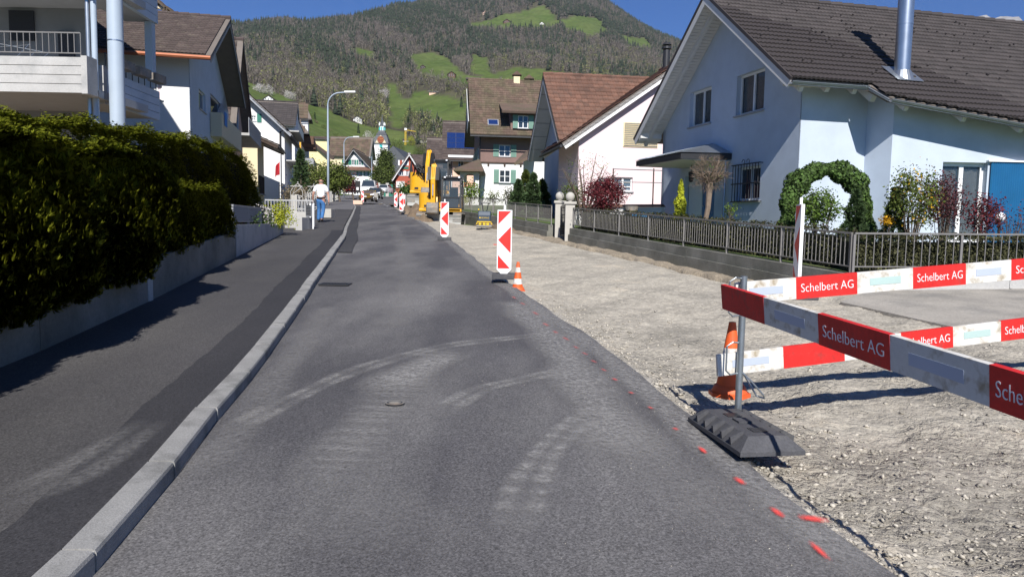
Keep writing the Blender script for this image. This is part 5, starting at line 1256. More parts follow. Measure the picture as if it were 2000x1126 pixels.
def board(base,h,yaw,label,tip=True,mirror=False,foot=True):
    """marker board of 0.25 x 1 m standing on its tip, pole above"""
    w_=.25*h; t=empty('marker_board',base,label,'marker board','red and white marker boards'); u=V(math.cos(yaw),math.sin(yaw),0); n=V(u.y,-u.x,0)
    if mirror: pass
    Q=lambda x,z,d=0:base+u*x+ZU*z+n*d
    z0=.13*h; H_=h
    m=MB(); m.extr([Q(-w_/2,z0),Q(0,.0),Q(w_/2,z0),Q(w_/2,z0+H_),Q(-w_/2,z0+H_)],-n*.045); pn=m.build('panel','white_paint',t,bevel=.006)
    m=MB(); m.obox(Q(-.018,z0+H_,-.04),u*.036,ZU*.085,n*.03); m.build('lifting_peg','white_paint',t)
    b=.018*h; x0,x1=-w_/2+b,w_/2-b; zb,zt=z0+b,z0+H_-b; W_=x1-x0; sg=-1 if mirror else 1
    def tri(pts,nm='red_arrow'):
        m=MB(); m.extr([Q(sg*(x0+W_*a_),zb+(zt-zb)*c_,.001) for a_,c_ in pts],n*.0015); m.build(nm,'red_paint',pn)
    tri([(0,1),(1,1),(0,.77)]); tri([(0,.5),(1,.735),(1,.27)]); tri([(0,0),(.97,0),(0,.235)])
    m=MB(); m.extr([Q(x0,zb,.0004),Q(x1,zb,.0004),Q(x1,zt,.0004),Q(x0,zt,.0004)],n*.0004); m.build('reflective_sheet','reflector_sheet',pn)
    if foot:
        m=MB(); m.extr([Q(-.2,-.03,-.25),Q(.2,-.03,-.25),Q(.2,-.03,.12),Q(-.2,-.03,.12)],ZU*.09); m.build('rubber_foot','rubber',t,bevel=.01)
        m=MB(); m.obox(Q(-.02,.05,-.045),u*.04,ZU*.3,-n*.03); m.build('stake','galv',t)
    return t
D('reflector_sheet',(.72,.74,.78),.35)
def bp(px,py,Y): q=P(px,py,Y); return q
board(bp(984,541,12.5),1.0,R(0),'nearest red and white arrow board standing on the gravel beside a cone')
board(bp(868,467,22.2),.98,R(3),'second arrow board from the camera, in front of the small digger')
board(bp(784,414.5,42.5),.95,R(0),'third arrow board, left of the bigger digger')
board(bp(788,411,50),.95,R(0),'arrow board half hidden behind the third one')
board(bp(773,406,51.5),.93,R(0),'farthest arrow board on the right side of the road')
board(bp(708,397,66),.95,R(0),'arrow board in front of the gold car, arrows pointing right',mirror=True)
board(bp(1551,578,9.4),1.03,R(-97),'arrow board seen nearly edge on in front of the garden wall')
# temporary traffic light beside the car
q=bp(699,399,66); t=empty('traffic_light',q,'black mobile traffic light on a pole seen from behind','traffic light')
MB().cyl(q,q+ZU*1.4,.03,.03,8).build('pole','galv',t)
MB().box((q.x-.19,q.y-.12,q.z+1.05),(q.x+.19,q.y+.12,q.z+2.05)).build('signal_head','machine_black',t)
MB().box((q.x-.10,q.y-.14,q.z+1.25),(q.x+.10,q.y-.125,q.z+1.5)).build('label_plate','white_paint',t)
MB().box((q.x-.35,q.y-.3,q.z),(q.x+.45,q.y+.3,q.z+.35)).build('battery_box','plaster_salmon',t)
# ================================================================== HOUSES along the street and beyond
class House:
    def __init__(s,name,label,O,U,W,Dp,z0,zE,zR,mode,wallm,roofm,oh=.7,og=.7,th=.16,fascia='white_paint',tile=(.5,.5),cat='house',right=None,group=None,split=.5,wallF=None,ridge_cap=True,hip=0):
        """O = front left wall corner (plan), U = along the front to the right; mode 'side' ridge parallel to front, 'front' gable to the front"""
        s.O=V(O[0],O[1],0); s.U=V(U[0],U[1],0).normalized(); s.D=V(-s.U.y,s.U.x,0); s.W,s.Dp,s.z0,s.zE,s.zR,s.mode=W,Dp,z0,zE,zR,mode; s.wm=wallm
        s.t=empty(name,V(s.O.x,s.O.y,z0),label,cat,group); s.holes={'F':[],'R':[],'L':[]}; s.win=[]; s.split=split; s.hip=hip
        s.oh,s.og,s.th,s.rm,s.fas,s.tile=oh,og,th,roofm,fascia,tile; s.ff=None; s.wallF=wallF
    def q(s,u,d,z): return s.O+s.U*u+s.D*d+ZU*z
    def frame(s,f):
        if f=='F': return s.O,s.U,-s.D
        if f=='R': return s.O+s.U*s.W,s.D,s.U
        return s.O+s.D*s.Dp,-s.D,-s.U
    def px(s,f,x0,x1,y0,y1):
        O,U,N=s.frame(f); a=hit(x0,y0,O,N); b=hit(x1,y1,O,N); c=hit(x1,y0,O,N)
        u0,u1=sorted(((a-O).dot(U),(b-O).dot(U))); z1,z0=(a.z+c.z)/2,b.z
        return (u0,z0,u1,z1)
    def add(s,f,rect,**kw): s.holes[f].append(rect); s.win.append((f,rect,kw)); return s
    def addpx(s,f,x0,x1,y0,y1,**kw): return s.add(f,s.px(f,x0,x1,y0,y1),**kw)
    def finish(s):
        t=s.t; W,Dp,zE,zR=s.W,s.Dp,s.zE,s.zR; sp=s.split
        if s.mode=='front': polF=[(0,s.z0),(W,s.z0),(W,zE),(W*sp,zR),(0,zE)]; polS=[(0,s.z0),(Dp,s.z0),(Dp,zE),(0,zE)]
        else:
            polF=[(0,s.z0),(W,s.z0),(W,zE),(0,zE)]
            polS=[(0,s.z0),(Dp,s.z0),(Dp,zE),(Dp*sp,zR-.05),(0,zE)] if not s.hip else [(0,s.z0),(Dp,s.z0),(Dp,zE),(0,zE)]
        for f,pol in (('F',polF),('R',polS),('L',polS)):
            O,U,N=s.frame(f); pp=pol
            if f=='L' and s.mode=='side' and not s.hip: pp=[(Dp-u,z) for u,z in pol][::-1]
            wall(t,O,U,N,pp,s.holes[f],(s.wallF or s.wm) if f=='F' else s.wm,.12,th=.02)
        O,U,N=s.O+s.D*Dp+s.U*W,-s.U,s.D
        wall(t,O,U,N,[(W-u,z) for u,z in polF][::-1] if s.mode=='front' else polF,[],s.wm,.12,th=.02)
        for f,r_,kw in s.win:
            O,U,N=s.frame(f); window(t,O,U,N,*r_,**kw)
        # roof planes
        oh,og,th=s.oh,s.og,s.th; planes=[]
        if s.mode=='front':
            for side in (0,1):
                run=W*sp if side==0 else W*(1-sp); k=(zR-zE)/run; sgn=1 if side==0 else -1; u0=0 if side==0 else W
                eave=s.q(u0-sgn*oh,-og,zE-k*oh); ridge=s.q(W*sp,-og,zR); L_=Dp+2*og; dirr=s.D
                planes.append((eave,ridge,dirr,L_,side))
        else:
            for side in (0,1):
                run=Dp*sp if side==0 else Dp*(1-sp); k=(zR-zE)/run; sgn=1 if side==0 else -1; d0=0 if side==0 else Dp
                eave=s.q(-og,d0-sgn*oh,zE-k*oh); ridge=s.q(-og,Dp*sp,zR); planes.append((eave,ridge,s.U,W+2*og,side))
        s.planes=planes
        mb=MB(); 
        for e,r_,d,L_,side in planes:
            up=(r_-e); n=d.cross(up).normalized(); n=n if n.z>0 else -n; hp=s.hip
            if s.mode=='side' and hp: pts=[e,e+d*L_,r_+d*(L_-hp),r_+d*hp]
            else: pts=[e,e+d*L_,r_+d*L_,r_]
            mb.extr([p+ZU*.12 for p in pts],-n*th)
            if s.hip and side==0:
                e2=planes[1][0]
                for (a,b,c) in ((e,e2,r_+d*hp),(e+d*L_,e2+d*L_,r_+d*(L_-hp))): mb.extr([a+ZU*.12,b+ZU*.12,c+ZU*.12],-ZU*th)
        mb.build('roof','roof_deck',t)
        for e,r_,d,L_,side in planes:
            up=(r_-e); ul=up.length; n=d.cross(up).normalized(); n=n if n.z>0 else -n; upn=up/ul; wd,ln=s.tile
            dd,oo=(d,e) if d.cross(upn).z>0 else (-d,e+d*L_)
            hp=s.hip; ins=(lambda a,b:True) if not hp else (lambda a,b,ul=ul,L_=L_:hp*b/ul<a<L_-hp*b/ul)
            vis=(s.mode=='front' and ((side==1 and s.O.x<0) or (side==0 and s.O.x>-20))) or s.mode=='side' and side==0
            if vis: tile_roof(t,oo+ZU*.13+n*.01,dd,upn,ins,0,int(L_/wd),int(ul/ln),wd,ln,s.rm)
            else:
                m=MB(); m.extr([p+ZU*.13+n*.004 for p in (e,e+d*L_,r_+d*L_,r_)],n*.04) if not hp else m.extr([p+ZU*.13+n*.004 for p in (e,e+d*L_,r_+d*(L_-hp),r_+d*hp)],n*.04)
                m.build('roof_covering',s.rm,t)
            if hp and side==0:
                m=MB(); e2=planes[1][0]
                for (a,b,c) in ((e2,e,r_+d*hp),(e+d*L_,e2+d*L_,r_+d*(L_-hp))): m.extr([q+ZU*.135 for q in (a,b,c)],ZU*.03)
                m.build('hip_covering',s.rm,t)
            if s.fas and not hp:
                for q0 in (e,e+d*(L_-.03)): m=MB(); m.obox(q0+ZU*.11-n*(th+.10),up,d*.03,n*(th+.06)); m.build('barge_board',s.fas,t)
            m=MB(); g=e-upn*.05; m.tube([g+ZU*.03,g+ZU*.03+d*L_],.06,7); m.build('gutter','dark_metal',t)
        e,r_,d,L_,side=planes[0]; m=MB(); hp=s.hip; n_=max(3,int((L_-2*hp)/.45))
        for k in range(n_): m.cyl(r_+d*(hp+(L_-2*hp)*k/n_)+ZU*.14,r_+d*(hp+(L_-2*hp)*(k+1.05)/n_)+ZU*.15,.11,.13,6)
        stuff(m.build('ridge_tiles',s.rm,t))
        return s
def chimney(h,p,w_,hh,mt='plaster_white',cap='tile_old'):
    m=MB(); m.box((p.x-w_/2,p.y-w_/2,p.z-1.2),(p.x+w_/2,p.y+w_/2,p.z+hh)); c=m.build('chimney',mt,h.t)
    m=MB(); m.extr([p+V(-w_*.75,-w_*.75,hh+.12),p+V(w_*.75,-w_*.75,hh+.12),p+V(w_*.75,w_*.75,hh+.12),p+V(-w_*.75,w_*.75,hh+.12)],ZU*.07)
    m.extr([p+V(-w_*.7,-w_*.5,hh+.19),p+V(w_*.7,-w_*.5,hh+.19),p+V(0,-w_*.5,hh+.19+w_*.55)],V(0,w_,0))
    for sx in (-.4,.4): m.box((p.x+sx*w_-.05,p.y-w_*.45,p.z+hh),(p.x+sx*w_+.05,p.y+w_*.45,p.z+hh+.13))
    m.build('chimney_cap',cap,c)
def udir(az): return (math.cos(R(az)),math.sin(R(az)))
WD=dict(frame='white_paint',mull=1)
# ---------------- pink white house with red tiles
U8=udir(8)
o=P(1130,300,30); 
zz=lambda px,py,Y:P(px,py,Y).z
hp_=House('gable_house','pale pink gable house with red tiled roof and long louvred vent','' or (o.x,o.y),U8,9.6,4,1.8,5.25,8.66,'front','plaster_pink','tile_red',oh=.75,og=.35,tile=(.25,.33))
hp_.addpx('F',1168,1197,347,373,mull=2,cross=2,curtain=False,glass='glass_blue'); hp_.addpx('F',1199,1235,346,374,mull=1,cross=2,glass='glass_blue')
hp_.finish()
bq=P(1301,130,33.5); m=MB(); m.cyl(bq-ZU*1.4,bq+ZU*.7,.15,.15,14); m.cyl(bq+ZU*.75,bq+ZU*.85,.21,.21,14); m.cyl(bq+ZU*.92,bq+ZU*1.02,.21,.13,14); m.cyl(bq+ZU*.6,bq+ZU*1.0,.06,.06,8); m.build('black_flue','dark_metal',hp_.t)
r_=hp_.px('F',1218,1284,240,289); O_,U_,N_=hp_.frame('F'); 
m=MB(); m.obox(O_+U_*r_[0]+ZU*r_[1]-N_*-.002,U_*(r_[2]-r_[0]),ZU*(r_[3]-r_[1]),N_*.03); fr=m.build('louvre_vent','plaster_cream',hp_.t)
for k in range(13):
    m=MB(); z=r_[1]+.03+(r_[3]-r_[1]-.06)*k/12.5; m.obox(O_+U_*(r_[0]+.03)+ZU*z+N_*.032,U_*(r_[2]-r_[0]-.06),ZU*.035+N_*.05,N_*.012); m.build('slat','white_paint',fr)
# second volume, gable towards the street
az2=-8; dV=V(math.sin(R(az2)),math.cos(R(az2)),0); e0=V(1.85,31.0,0); uE=V(dV.y,-dV.x,0)
h2_=House('rear_wing','higher rear wing with red tiled roof, white barge boards and gable to the street',(e0+uE*.75+dV*.6).to_tuple()[:2],(uE.x,uE.y),9,6.9,1.8,5.5,8.4,'side','plaster_blue_and_shade','tile_red',oh=.65,og=.78,tile=(.25,.33),cat='house wing')  # blue plaster paints the shade into the street-side wall
h2_.finish()
m=MB()     # white soffit of the far half of the gable
e,r2,d,L_,side=h2_.planes[1]; up=r2-e; n=d.cross(up).normalized(); n=n if n.z>0 else -n
for k in range(6): m.obox(e+up*(k/6)-n*.09,up*.16,d*.75,-n*.02)
m.build('soffit','soffit_wood',h2_.t)
# garden terrace wall with tile coping, railing posts and wires
a=P(1088,398,28.2); b=P(1292,409,24.8); a.z=b.z=0
t=empty('terrace_wall',V(a.x,a.y,zg(27)+.2),'white terrace wall with terracotta tile coping in front of the pink house','wall'); dd=(b-a); top=P(1200,405,26.5).z
s_=V(dd.y,-dd.x,0).normalized(); m=MB(); m.obox(V(a.x,a.y,zg(27)-.2),dd,-s_*.2,ZU*(top-zg(27)+.2)); m.build('wall_body','plaster_white',t)
n_=20
for k in range(n_):
    m=MB(); p=a+dd*(k/n_)+s_*.06; m.add([p+ZU*(top+.01),p+dd*(.98/n_)+ZU*(top+.01),p+dd*(.98/n_)-s_*.16+ZU*(top+.10),p-s_*.16+ZU*(top+.10),p-s_*.32+ZU*(top+.01),p+dd*(.98/n_)-s_*.32+ZU*(top+.01)],[(0,1,2,3),(3,2,5,4),(0,3,4),(1,5,2)]); m.build('coping_tile','tile_red',t)
a=P(1197,330,27.4); b=P(1292,330,25.6)
t=empty('terrace_railing',V(a.x,a.y,top),'thin rusty post and wire railing on the terrace','railing'); m=MB()
for px in (1198,1277): p=P(px,330,27.2 if px<1200 else 26); m.box((p.x-.02,p.y-.02,top-.2),(p.x+.02,p.y+.02,P(px,329,p.y).z))
m.build('post','dark_wood',t); m=MB(); m.tube([P(1198,330,27.2),P(1294,333,25.6)],.015,5); m.tube([P(1198,355,27.2),P(1294,357,25.6)],.012,5); m.build('wire','galv',t)
# ---------------- brown house
o=P(938,300,62); r=P(1075,300,64.5)
hb=House('brown_house','tall house, brown upper storey over white ground floor, old brown tiled roof','' or (o.x,o.y),udir(6),9.5,10,2.9,9.9,14.0,'side','plaster_brown','tile_old',oh=1.3,og=.9,tile=(.27,.32),fascia='dark_wood',split=.42)
zW=P(1000,321,62.6).z
hb.addpx('F',975,997,283,306,cross=1,shut='green_pale',curtain=True); 
hb.finish()
m=MB(); O_,U_,N_=hb.frame('F'); m.obox(hb.q(-.02,0,2.6)-hb.D*.12,hb.U*(hb.W+.04),hb.D*.12,ZU*(zW-2.6)); m.obox(hb.q(-.03,0,2.6)-hb.D*.12,hb.U*.03,hb.D*(hb.Dp+.2),ZU*(zW-2.6)); m.build('ground_floor_wall','plaster_white',hb.t)
r_=hb.px('F',975,996,332,357); window(hb.t,O_-hb.D*.24,U_,N_,*r_,reveal=.10,shut='green_pale',cross=1,curtain=True)
m=MB(); m.obox(hb.q(-.15,0,zW)-hb.D*.2,hb.U*(hb.W+.2),hb.D*.2,ZU*.12); m.build('string_course','dark_wood',hb.t)
for k in range(7): m=MB(); m.obox(hb.q(.6+k*1.35,0,zW-.22)-hb.D*.2,hb.U*.16,hb.D*.2,ZU*.2); m.build('beam_end','dark_wood',hb.t)
m=MB(); q=hb.q(-.05,-.25,0); m.tube([V(q.x,q.y,8.8),V(q.x,q.y,2.6)],.06,7); m.build('downpipe','dark_metal',hb.t)
# street side windows of the brown house
O_,U_,N_=hb.frame('L')
for u in (1.5,3.6,5.7,7.9): window(hb.t,O_-U_*0+N_*.14,U_,N_,u,6.4,u+1.0,7.9,reveal=.1,shut='green_pale')
# gable boards (white) at the left gable end
m=MB(); m.extr([hb.q(-1.05,-.6,zz(915,236,61)),hb.q(-1.05,1.9,9.2),hb.q(-1.05,4.2,13.3),hb.q(-1.05,1.7,11.4)],hb.U*.05); m.build('gable_panel','soffit_wood',hb.t)
chimney(hb,P(1009,180,66.5),.55,1.3,'plaster_cream')
chimney(hb,P(1033,166,67.5),.6,.35,'tile_old')
# skylight and shed dormer
e,r2,d,L_,side=hb.planes[0]; up=(r2-e); n=d.cross(up).normalized(); n=n if n.z>0 else -n; upn=up.normalized()
sk=hit(963,241,e+ZU*.15,n); m=MB(); m.obox(sk-d*.45-upn*.35,d*.9,upn*.75,n*.12); f=m.build('skylight','grey_paint',hb.t); m=MB(); m.obox(sk-d*.38-upn*.28+n*.121,d*.76,upn*.61,n*.01); m.build('pane','solar',f)
dq=hit(1021,254,e+ZU*.15,n); 
dm=MB(); hz_=1.35; w_=2.1; bk=3.0
for x0 in (-w_/2,w_/2-.06): dm.extr([dq+d*x0-hb.D*.1,dq+d*x0-hb.D*.1+ZU*hz_,dq+d*x0+hb.D*bk+ZU*(hz_+.9)],d*.06)
dm.obox(dq-d*w_/2-hb.D*.1,d*w_,hb.D*.06,ZU*hz_); dmo=dm.build('dormer','plaster_brown',hb.t)
m=MB(); m.obox(dq-d*(w_/2+.75)-hb.D*.9+ZU*(hz_-.05),d*(w_+1.5),hb.D*4.2+ZU*1.35,ZU*.12); m.build('dormer_roof','tile_old',hb.t)
m=MB(); m.obox(dq-d*(w_/2+.78)-hb.D*.95+ZU*(hz_-.14),d*(w_+1.56),hb.D*.1,ZU*.16); m.build('dormer_fascia','dark_wood',hb.t)
Od=V(dq.x,dq.y,0)-hb.D*.22; window(hb.t,Od,d,-hb.D,-.42,dq.z+.12,.42,dq.z+1.15,reveal=.1,shut='green_pale',cross=1)
# porch with arches on the street corner
px0=P(899,350,58).x; wx=P(936,350,58).x-px0; z0=3.0; ze=zz(915,333,58); m=MB()
for x in (0,wx-.28): m.box((px0+x,57.6,z0),(px0+x+.28,57.9,ze))
m.box((px0+.28,57.6,z0),(px0+wx-.28,57.85,zz(915,366,57.7)))
ac=V(px0+wx/2,57.6,ze-.62); ar=wx/2-.28; m.extr([V(px0+.28,57.6,ze),V(px0+wx-.28,57.6,ze)]+[ac+V(ar*math.cos(x),0,ar*.8*math.sin(x)) for x in np.linspace(0,math.pi,9)],V(0,.25,0)); m.box((px0,57.9,z0),(px0+.25,61.5,zz(915,366,57.7))); m.box((px0,61.0,z0),(px0+.3,61.5,ze)); po=m.build('porch','plaster_white',hb.t)
for k in range(6):
    m=MB(); x=px0+.33+k*(wx-.66)/5; zq=zz(915,366,57.7); m.lathe([(.03,0),(.06,.1),(.03,.22),(.05,.3)],(x,57.72,zq),8); m.build('baluster','terracotta',po)
m=MB(); m.box((px0+.28,57.65,zq+.3),(px0+wx-.28,57.8,zq+.36)); m.build('handrail','terracotta',po)
m=MB(); ap=V(px0+wx*.9,61,zz(925,309,60.5)); c4=[V(px0-.45,56.8,ze+.02),V(px0+wx+.35,56.8,ze+.02),V(px0+wx+.35,62,ze+.02),V(px0-.45,62,ze+.02)]
m.add(c4+[ap]+[c-ZU*.15 for c in c4],[(0,1,4),(1,2,4),(2,3,4),(3,0,4),(5,8,7,6),(0,5,6,1),(1,6,7,2),(2,7,8,3),(3,8,5,0)]); m.build('porch_roof','tile_old',hb.t)
# small extension with dark eaves right of the brown house front
m=MB(); a=P(1008,316,52.5); m.add([P(1005,318,50),P(1046,300,50),P(1046,283,55),P(1022,300,55)]+[q-ZU*.18 for q in (P(1005,318,50),P(1046,300,50),P(1046,283,55),P(1022,300,55))],[(0,1,2,3),(7,6,5,4),(0,4,5,1),(3,2,6,7),(0,3,7,4)]); 
t=empty('shed_annex',V(1.6,52,2.6),'small annex with dark brown lean-to roof between the pink and the brown house','annex'); m.build('lean_to_roof','tile_old',t)
q0=P(1022,330,54.5); MB().box((q0.x,52.0,2.6),(q0.x+2.2,54.8,zz(1030,308,53))).build('wall','plaster_white',t)
# ---------------- salmon house with solar panels
o=P(884,320,84)
hs=House('salmon_house','salmon pink house with solar panels on its roof','' or (o.x,o.y),udir(5),9,9,3.6,9.3,13.3,'side','plaster_salmon','tile_dark',oh=1.0,og=1.2,tile=(.5,.5))
hs.addpx('F',895,905,313,327,frame='white_paint'); hs.finish()
e,r2,d,L_,side=hs.planes[0]; up=(r2-e); n=d.cross(up).normalized(); n=n if n.z>0 else -n; upn=up.normalized(); c0=hit(873,290,e+ZU*.2,n)
sp_=empty('solar_array',c0,'blue solar panels mounted on the roof of the salmon house','solar panels')
for i in range(4):
    for j in range(3):
        m=MB(); m.obox(c0+d*(i*1.02)+upn*(j*1.0)+n*.06,d*.98,upn*.95,n*.04); a_=m.build('panel','solar',sp_)
        m=MB(); m.obox(c0+d*(i*1.02-.015)+upn*(j*1.0-.015)+n*.05,d*1.01,upn*.98,n*.035); m.build('panel_frame','steel',a_)
m=MB(); m.extr([hs.q(-1.1,-1.0,8.6),hs.q(-1.1,1.0,9.9),hs.q(-1.1,4.5,12.9),hs.q(-1.1,1.2,8.9)],hs.U*.06); m.build('gable_panel','plaster_white',hs.t)
m=MB(); m.obox(hs.q(-.5,-.95,zz(890,307,83)),hs.U*9,hs.D*.1,ZU*.25); m.build('white_fascia','white_paint',hs.t)
# dark roofed house behind the big digger
o=P(842,330,104)
hd=House('dark_roof_house','house with steep dark brown roof behind the digger booms','' or (o.x,o.y),udir(4),6,9,4.2,9.6,13.6,'side','plaster_white','tile_dark',oh=.8,og=.8,tile=(.6,.6)); hd.addpx('F',852,862,330,345); hd.finish()
# ---------------- red house
o=P(773,340,128)
hr=House('red_house','red house with white shuttered windows and grey brown gable roof','' or (o.x,o.y),udir(6),4.6,9,5.4,9.6,13.2,'front','plaster_red','tile_dark',oh=.7,og=.9,tile=(.6,.6))
for x0,x1,y0,y1 in ((781,787,313,323),(789,795,313,323),(781,788,334,343),(793,798,334,343)): hr.addpx('F',x0,x1,y0,y1,shut='white_paint',glass='glass')
hr.finish()
r_=hr.px('F',774,790,354,366); window(hr.t,hr.frame('F')[0]-hr.D*.13,hr.U,-hr.D,*r_,reveal=.1,frame='white_paint',mull=3,glass='curtain')
m=MB(); r_=hr.px('F',784,798,326,330); m.obox(hr.q(r_[0],-.08,r_[1]),hr.U*(r_[2]-r_[0]),hr.D*.06,ZU*(r_[3]-r_[1])); m.build('window_box','green_paint',hr.t)
o=P(803,340,130); hq=House('long_house','long house with dark roof joined to the red house','' or (o.x,o.y),udir(6),10,9,5.4,10.6,13.4,'side','plaster_white','tile_dark',oh=.8,og=.2,tile=(.6,.6)); hq.addpx('F',812,818,332,348); hq.addpx('F',826,833,330,350); hq.finish()
m=MB(); p=P(803,345,126); m.cyl(p+ZU*-1.,p+ZU*.5,.05,n=6); m.lathe([(.05,2.9),(.42,.3),(.5,0.),(.05,-.05)],p-ZU*.2,10); m=m; tag(m.build('parasol','cloth_dark',None),'folded black parasol in front of the red house','parasol')
# ---------------- white house with green shutters at the end of the street
o=P(666,340,190); wE=P(727,340,190).x-o.x
hw=House('white_green_house','white house with rows of green shutters facing down the street','' or (o.x,o.y),(1,0),wE,12,7.0,zz(700,330,190),zz(690,292,190),'front','plaster_white','tile_old',oh=1.1,og=1.2,tile=(.7,.7),fascia='plaster_grey_light',split=.42)
for row,cols in (((312,322),((672,680),(687,693),(700,706))),((335,344),((679,683),(699,704),(713,718))),((350,359),((678,684),))):
    for x0,x1 in cols: hw.addpx('F',x0,x1,row[0],row[1],shut='green_paint',cross=1)
hw.finish()
for x0,x1,y0,y1 in ((713,720,350,360),): r_=hw.px('F',x0,x1,y0,y1); m=MB(); m.obox(hw.q(r_[0],-.06,r_[1]),hw.U*(r_[2]-r_[0]),hw.D*.05,ZU*(r_[3]-r_[1])); m.build('shutter','green_paint',hw.t)
m=MB(); c=hw.q(wE*.42,-.05,zz(688,303,190)); m.extr([c+V(.75*math.cos(a),0,.75*math.sin(a)) for a in np.linspace(0,math.pi,9)],V(0,.04,0)); m.build('half_round_window','grey_paint',hw.t)
m=MB(); zt_=zz(700,325.5,190); m.add([hw.q(-1.0,-1.6,zt_-.9),hw.q(wE+1.0,-1.6,zt_-.9),hw.q(wE+.3,0,zt_),hw.q(-.3,0,zt_),hw.q(-1.0,-1.6,zt_-1.05),hw.q(wE+1.0,-1.6,zt_-1.05)],[(0,1,2,3),(4,5,1,0)]); m.build('pent_roof','tile_red',hw.t)
m=MB(); r_=hw.px('F',669,684,356,361); m.obox(hw.q(r_[0],-1.2,r_[1]),hw.U*(r_[2]-r_[0]),hw.D*1.15,ZU*.9); m.build('balcony','plate_blue',hw.t)
o=P(645,330,205); hx=House('big_brown_roof_house','house with large brown roof behind the white house with green shutters','' or (o.x,o.y),(1,.05),10.5,9,7,zz(670,300,205),zz(680,268,209),'side','plaster_cream','tile_old',oh=.8,og=.6,tile=(.8,.8)); hx.finish()
# ---------------- left side of the street, from near to far
# house two: white, brown tiles, gable to the street
Uh=udir(14); cR=P(373,300,30); W2=13.; o=cR-V(Uh[0],Uh[1],0)*W2
h2=House('white_house','white house with dark brown tiled roof, copper gutter and shaded gable to the street','' or (o.x,o.y),Uh,W2,10.6,1.4,8.25,10.75,'side','plaster_blue_and_shade','tile_dark',oh=1.0,og=.95,tile=(.30,.36),fascia='grey_paint',wallF='plaster_white')  # side walls blue as painted shade, only the lit front is white
def gp(px,py,Y=None,h=h2,f='R'): 
    O,U,N=h.frame(f); q=hit(px,py,O,N); return ((q-O).dot(U),q.z)
u0,z1=gp(388,172); u1,_=gp(401,172); _,z0=gp(394,215); h2.add('R',(u0,z0,u1,z1),mull=0)
ua,za=gp(411,190); ub,_=gp(446,200); _,zb_=gp(411,245); h2.add('R',(ua,zb_,ub,za+.2),mull=1,glass='glass')
h2.addpx('F',303,317,145,195,glass='plaster_pink',mull=0); h2.finish()
m=MB(); O_,U_,N_=h2.frame('R'); m.obox(O_+U_*(ua-.3)+ZU*(zb_-.5),U_*(ub-ua+1.6),N_*.02+N_*.5,ZU*.15); m.obox(O_+U_*(ua-.3)+N_*.46+ZU*(zb_-.35),U_*(ub-ua+1.6),N_*.06,ZU*.95); m.obox(O_+U_*(ua-.3)+N_*.02+ZU*(zb_-.35),U_*.06,N_*.45,ZU*.95); m.build('balcony','stone_cream',h2.t)
m=MB(); q=O_+U_*(ua+.5)+N_*.54+ZU*(zb_+.1); m.obox(q,U_*.8,N_*.03,ZU*.65); tag(m.build('towel','cloth_blue',None),'light blue towel hanging over the balcony rail of the white house','towel')
m=MB(); e,r2,d,L_,side=h2.planes[0]; g=e-(r2-e).normalized()*.10+ZU*.05; m.tube([g,g+d*L_],.085,8); m.build('copper_gutter','copper',h2.t)
for (px,py,sc) in ((311,52,1.0),(332,52,.7)):
    p=P(px,py,37.5); nm='arched_chimney'; m=MB(); w_=.42*sc
    m.box((p.x-w_,p.y-.3,p.z-1.4),(p.x+w_,p.y+.3,p.z+.1*sc)); 
    for sx in (-1,1): m.box((p.x+sx*w_-.08,p.y-.3,p.z+.1*sc),(p.x+sx*w_+.08,p.y+.3,p.z+.5*sc))
    m.tube([V(p.x+w_*math.cos(a),p.y,p.z+.5*sc+w_*math.sin(a)) for a in np.linspace(0,math.pi,9)],.10,6); c_=m.build(nm,'stone_cream',h2.t)
    m=MB(); m.extr([V(p.x-w_*1.4,p.y-.32,p.z+.75*sc),V(p.x,p.y-.32,p.z+1.3*sc),V(p.x+w_*1.4,p.y-.32,p.z+.75*sc),V(p.x+w_*1.25,p.y-.32,p.z+.7*sc),V(p.x,p.y-.32,p.z+1.15*sc),V(p.x-w_*1.25,p.y-.32,p.z+.7*sc)],V(0,.64,0)); m.build('cap','tile_old',c_)
# house three
cR=P(440,300,43); o=cR-V(Uh[0],Uh[1],0)*12
h3=House('shaded_house','brown roofed house with deep shaded eaves and dark balcony railing','' or (o.x,o.y),Uh,12,9,2.1,zz(447,225,43)+.3,zz(456,84,47),'side','plaster_salmon','tile_dark',oh=1.2,og=.7,tile=(.45,.45),fascia='dark_wood',wallF='plaster_blue_and_shade',split=.4)
h3.finish(); O_,U_,N_=h3.frame('R')
m=MB(); zb1=zz(465,276,47); m.obox(O_+U_*.3+ZU*zb1,U_*8,N_*1.3,ZU*.15); m.build('balcony_slab','concrete_light',h3.t)
for k in range(26): m=MB(); m.obox(O_+U_*(.35+k*.31)+N_*1.25+ZU*(zb1+.15),U_*.22,N_*.03,ZU*.9); m.build('railing_panel','grey_paint',h3.t)
for u in (1.2,4.6): window(h3.t,O_+N_*.14,U_,N_,u,zb1+.2,u+1.5,zb1+2.3,reveal=.1)
# cream annexe with brown roof
cR=P(503,300,57); hc=House('cream_annex','low cream house with spreading brown tiled roof','' or (cR.x-5.84,cR.y-1.35),udir(13),6,4.6,2.5,zz(503,272,57)+.1,zz(470,236,57),'front','plaster_cream','tile_dark',oh=1.6,og=.8,tile=(.45,.45),fascia='dark_wood'); hc.finish()
for u in (.6,1.6,2.6,3.6): O_,U_,N_=hc.frame('R'); window(hc.t,O_+N_*.14,U_,N_,u,3.6,u+.6,5.0,reveal=.1,frame='dark_wood',glass='glass')
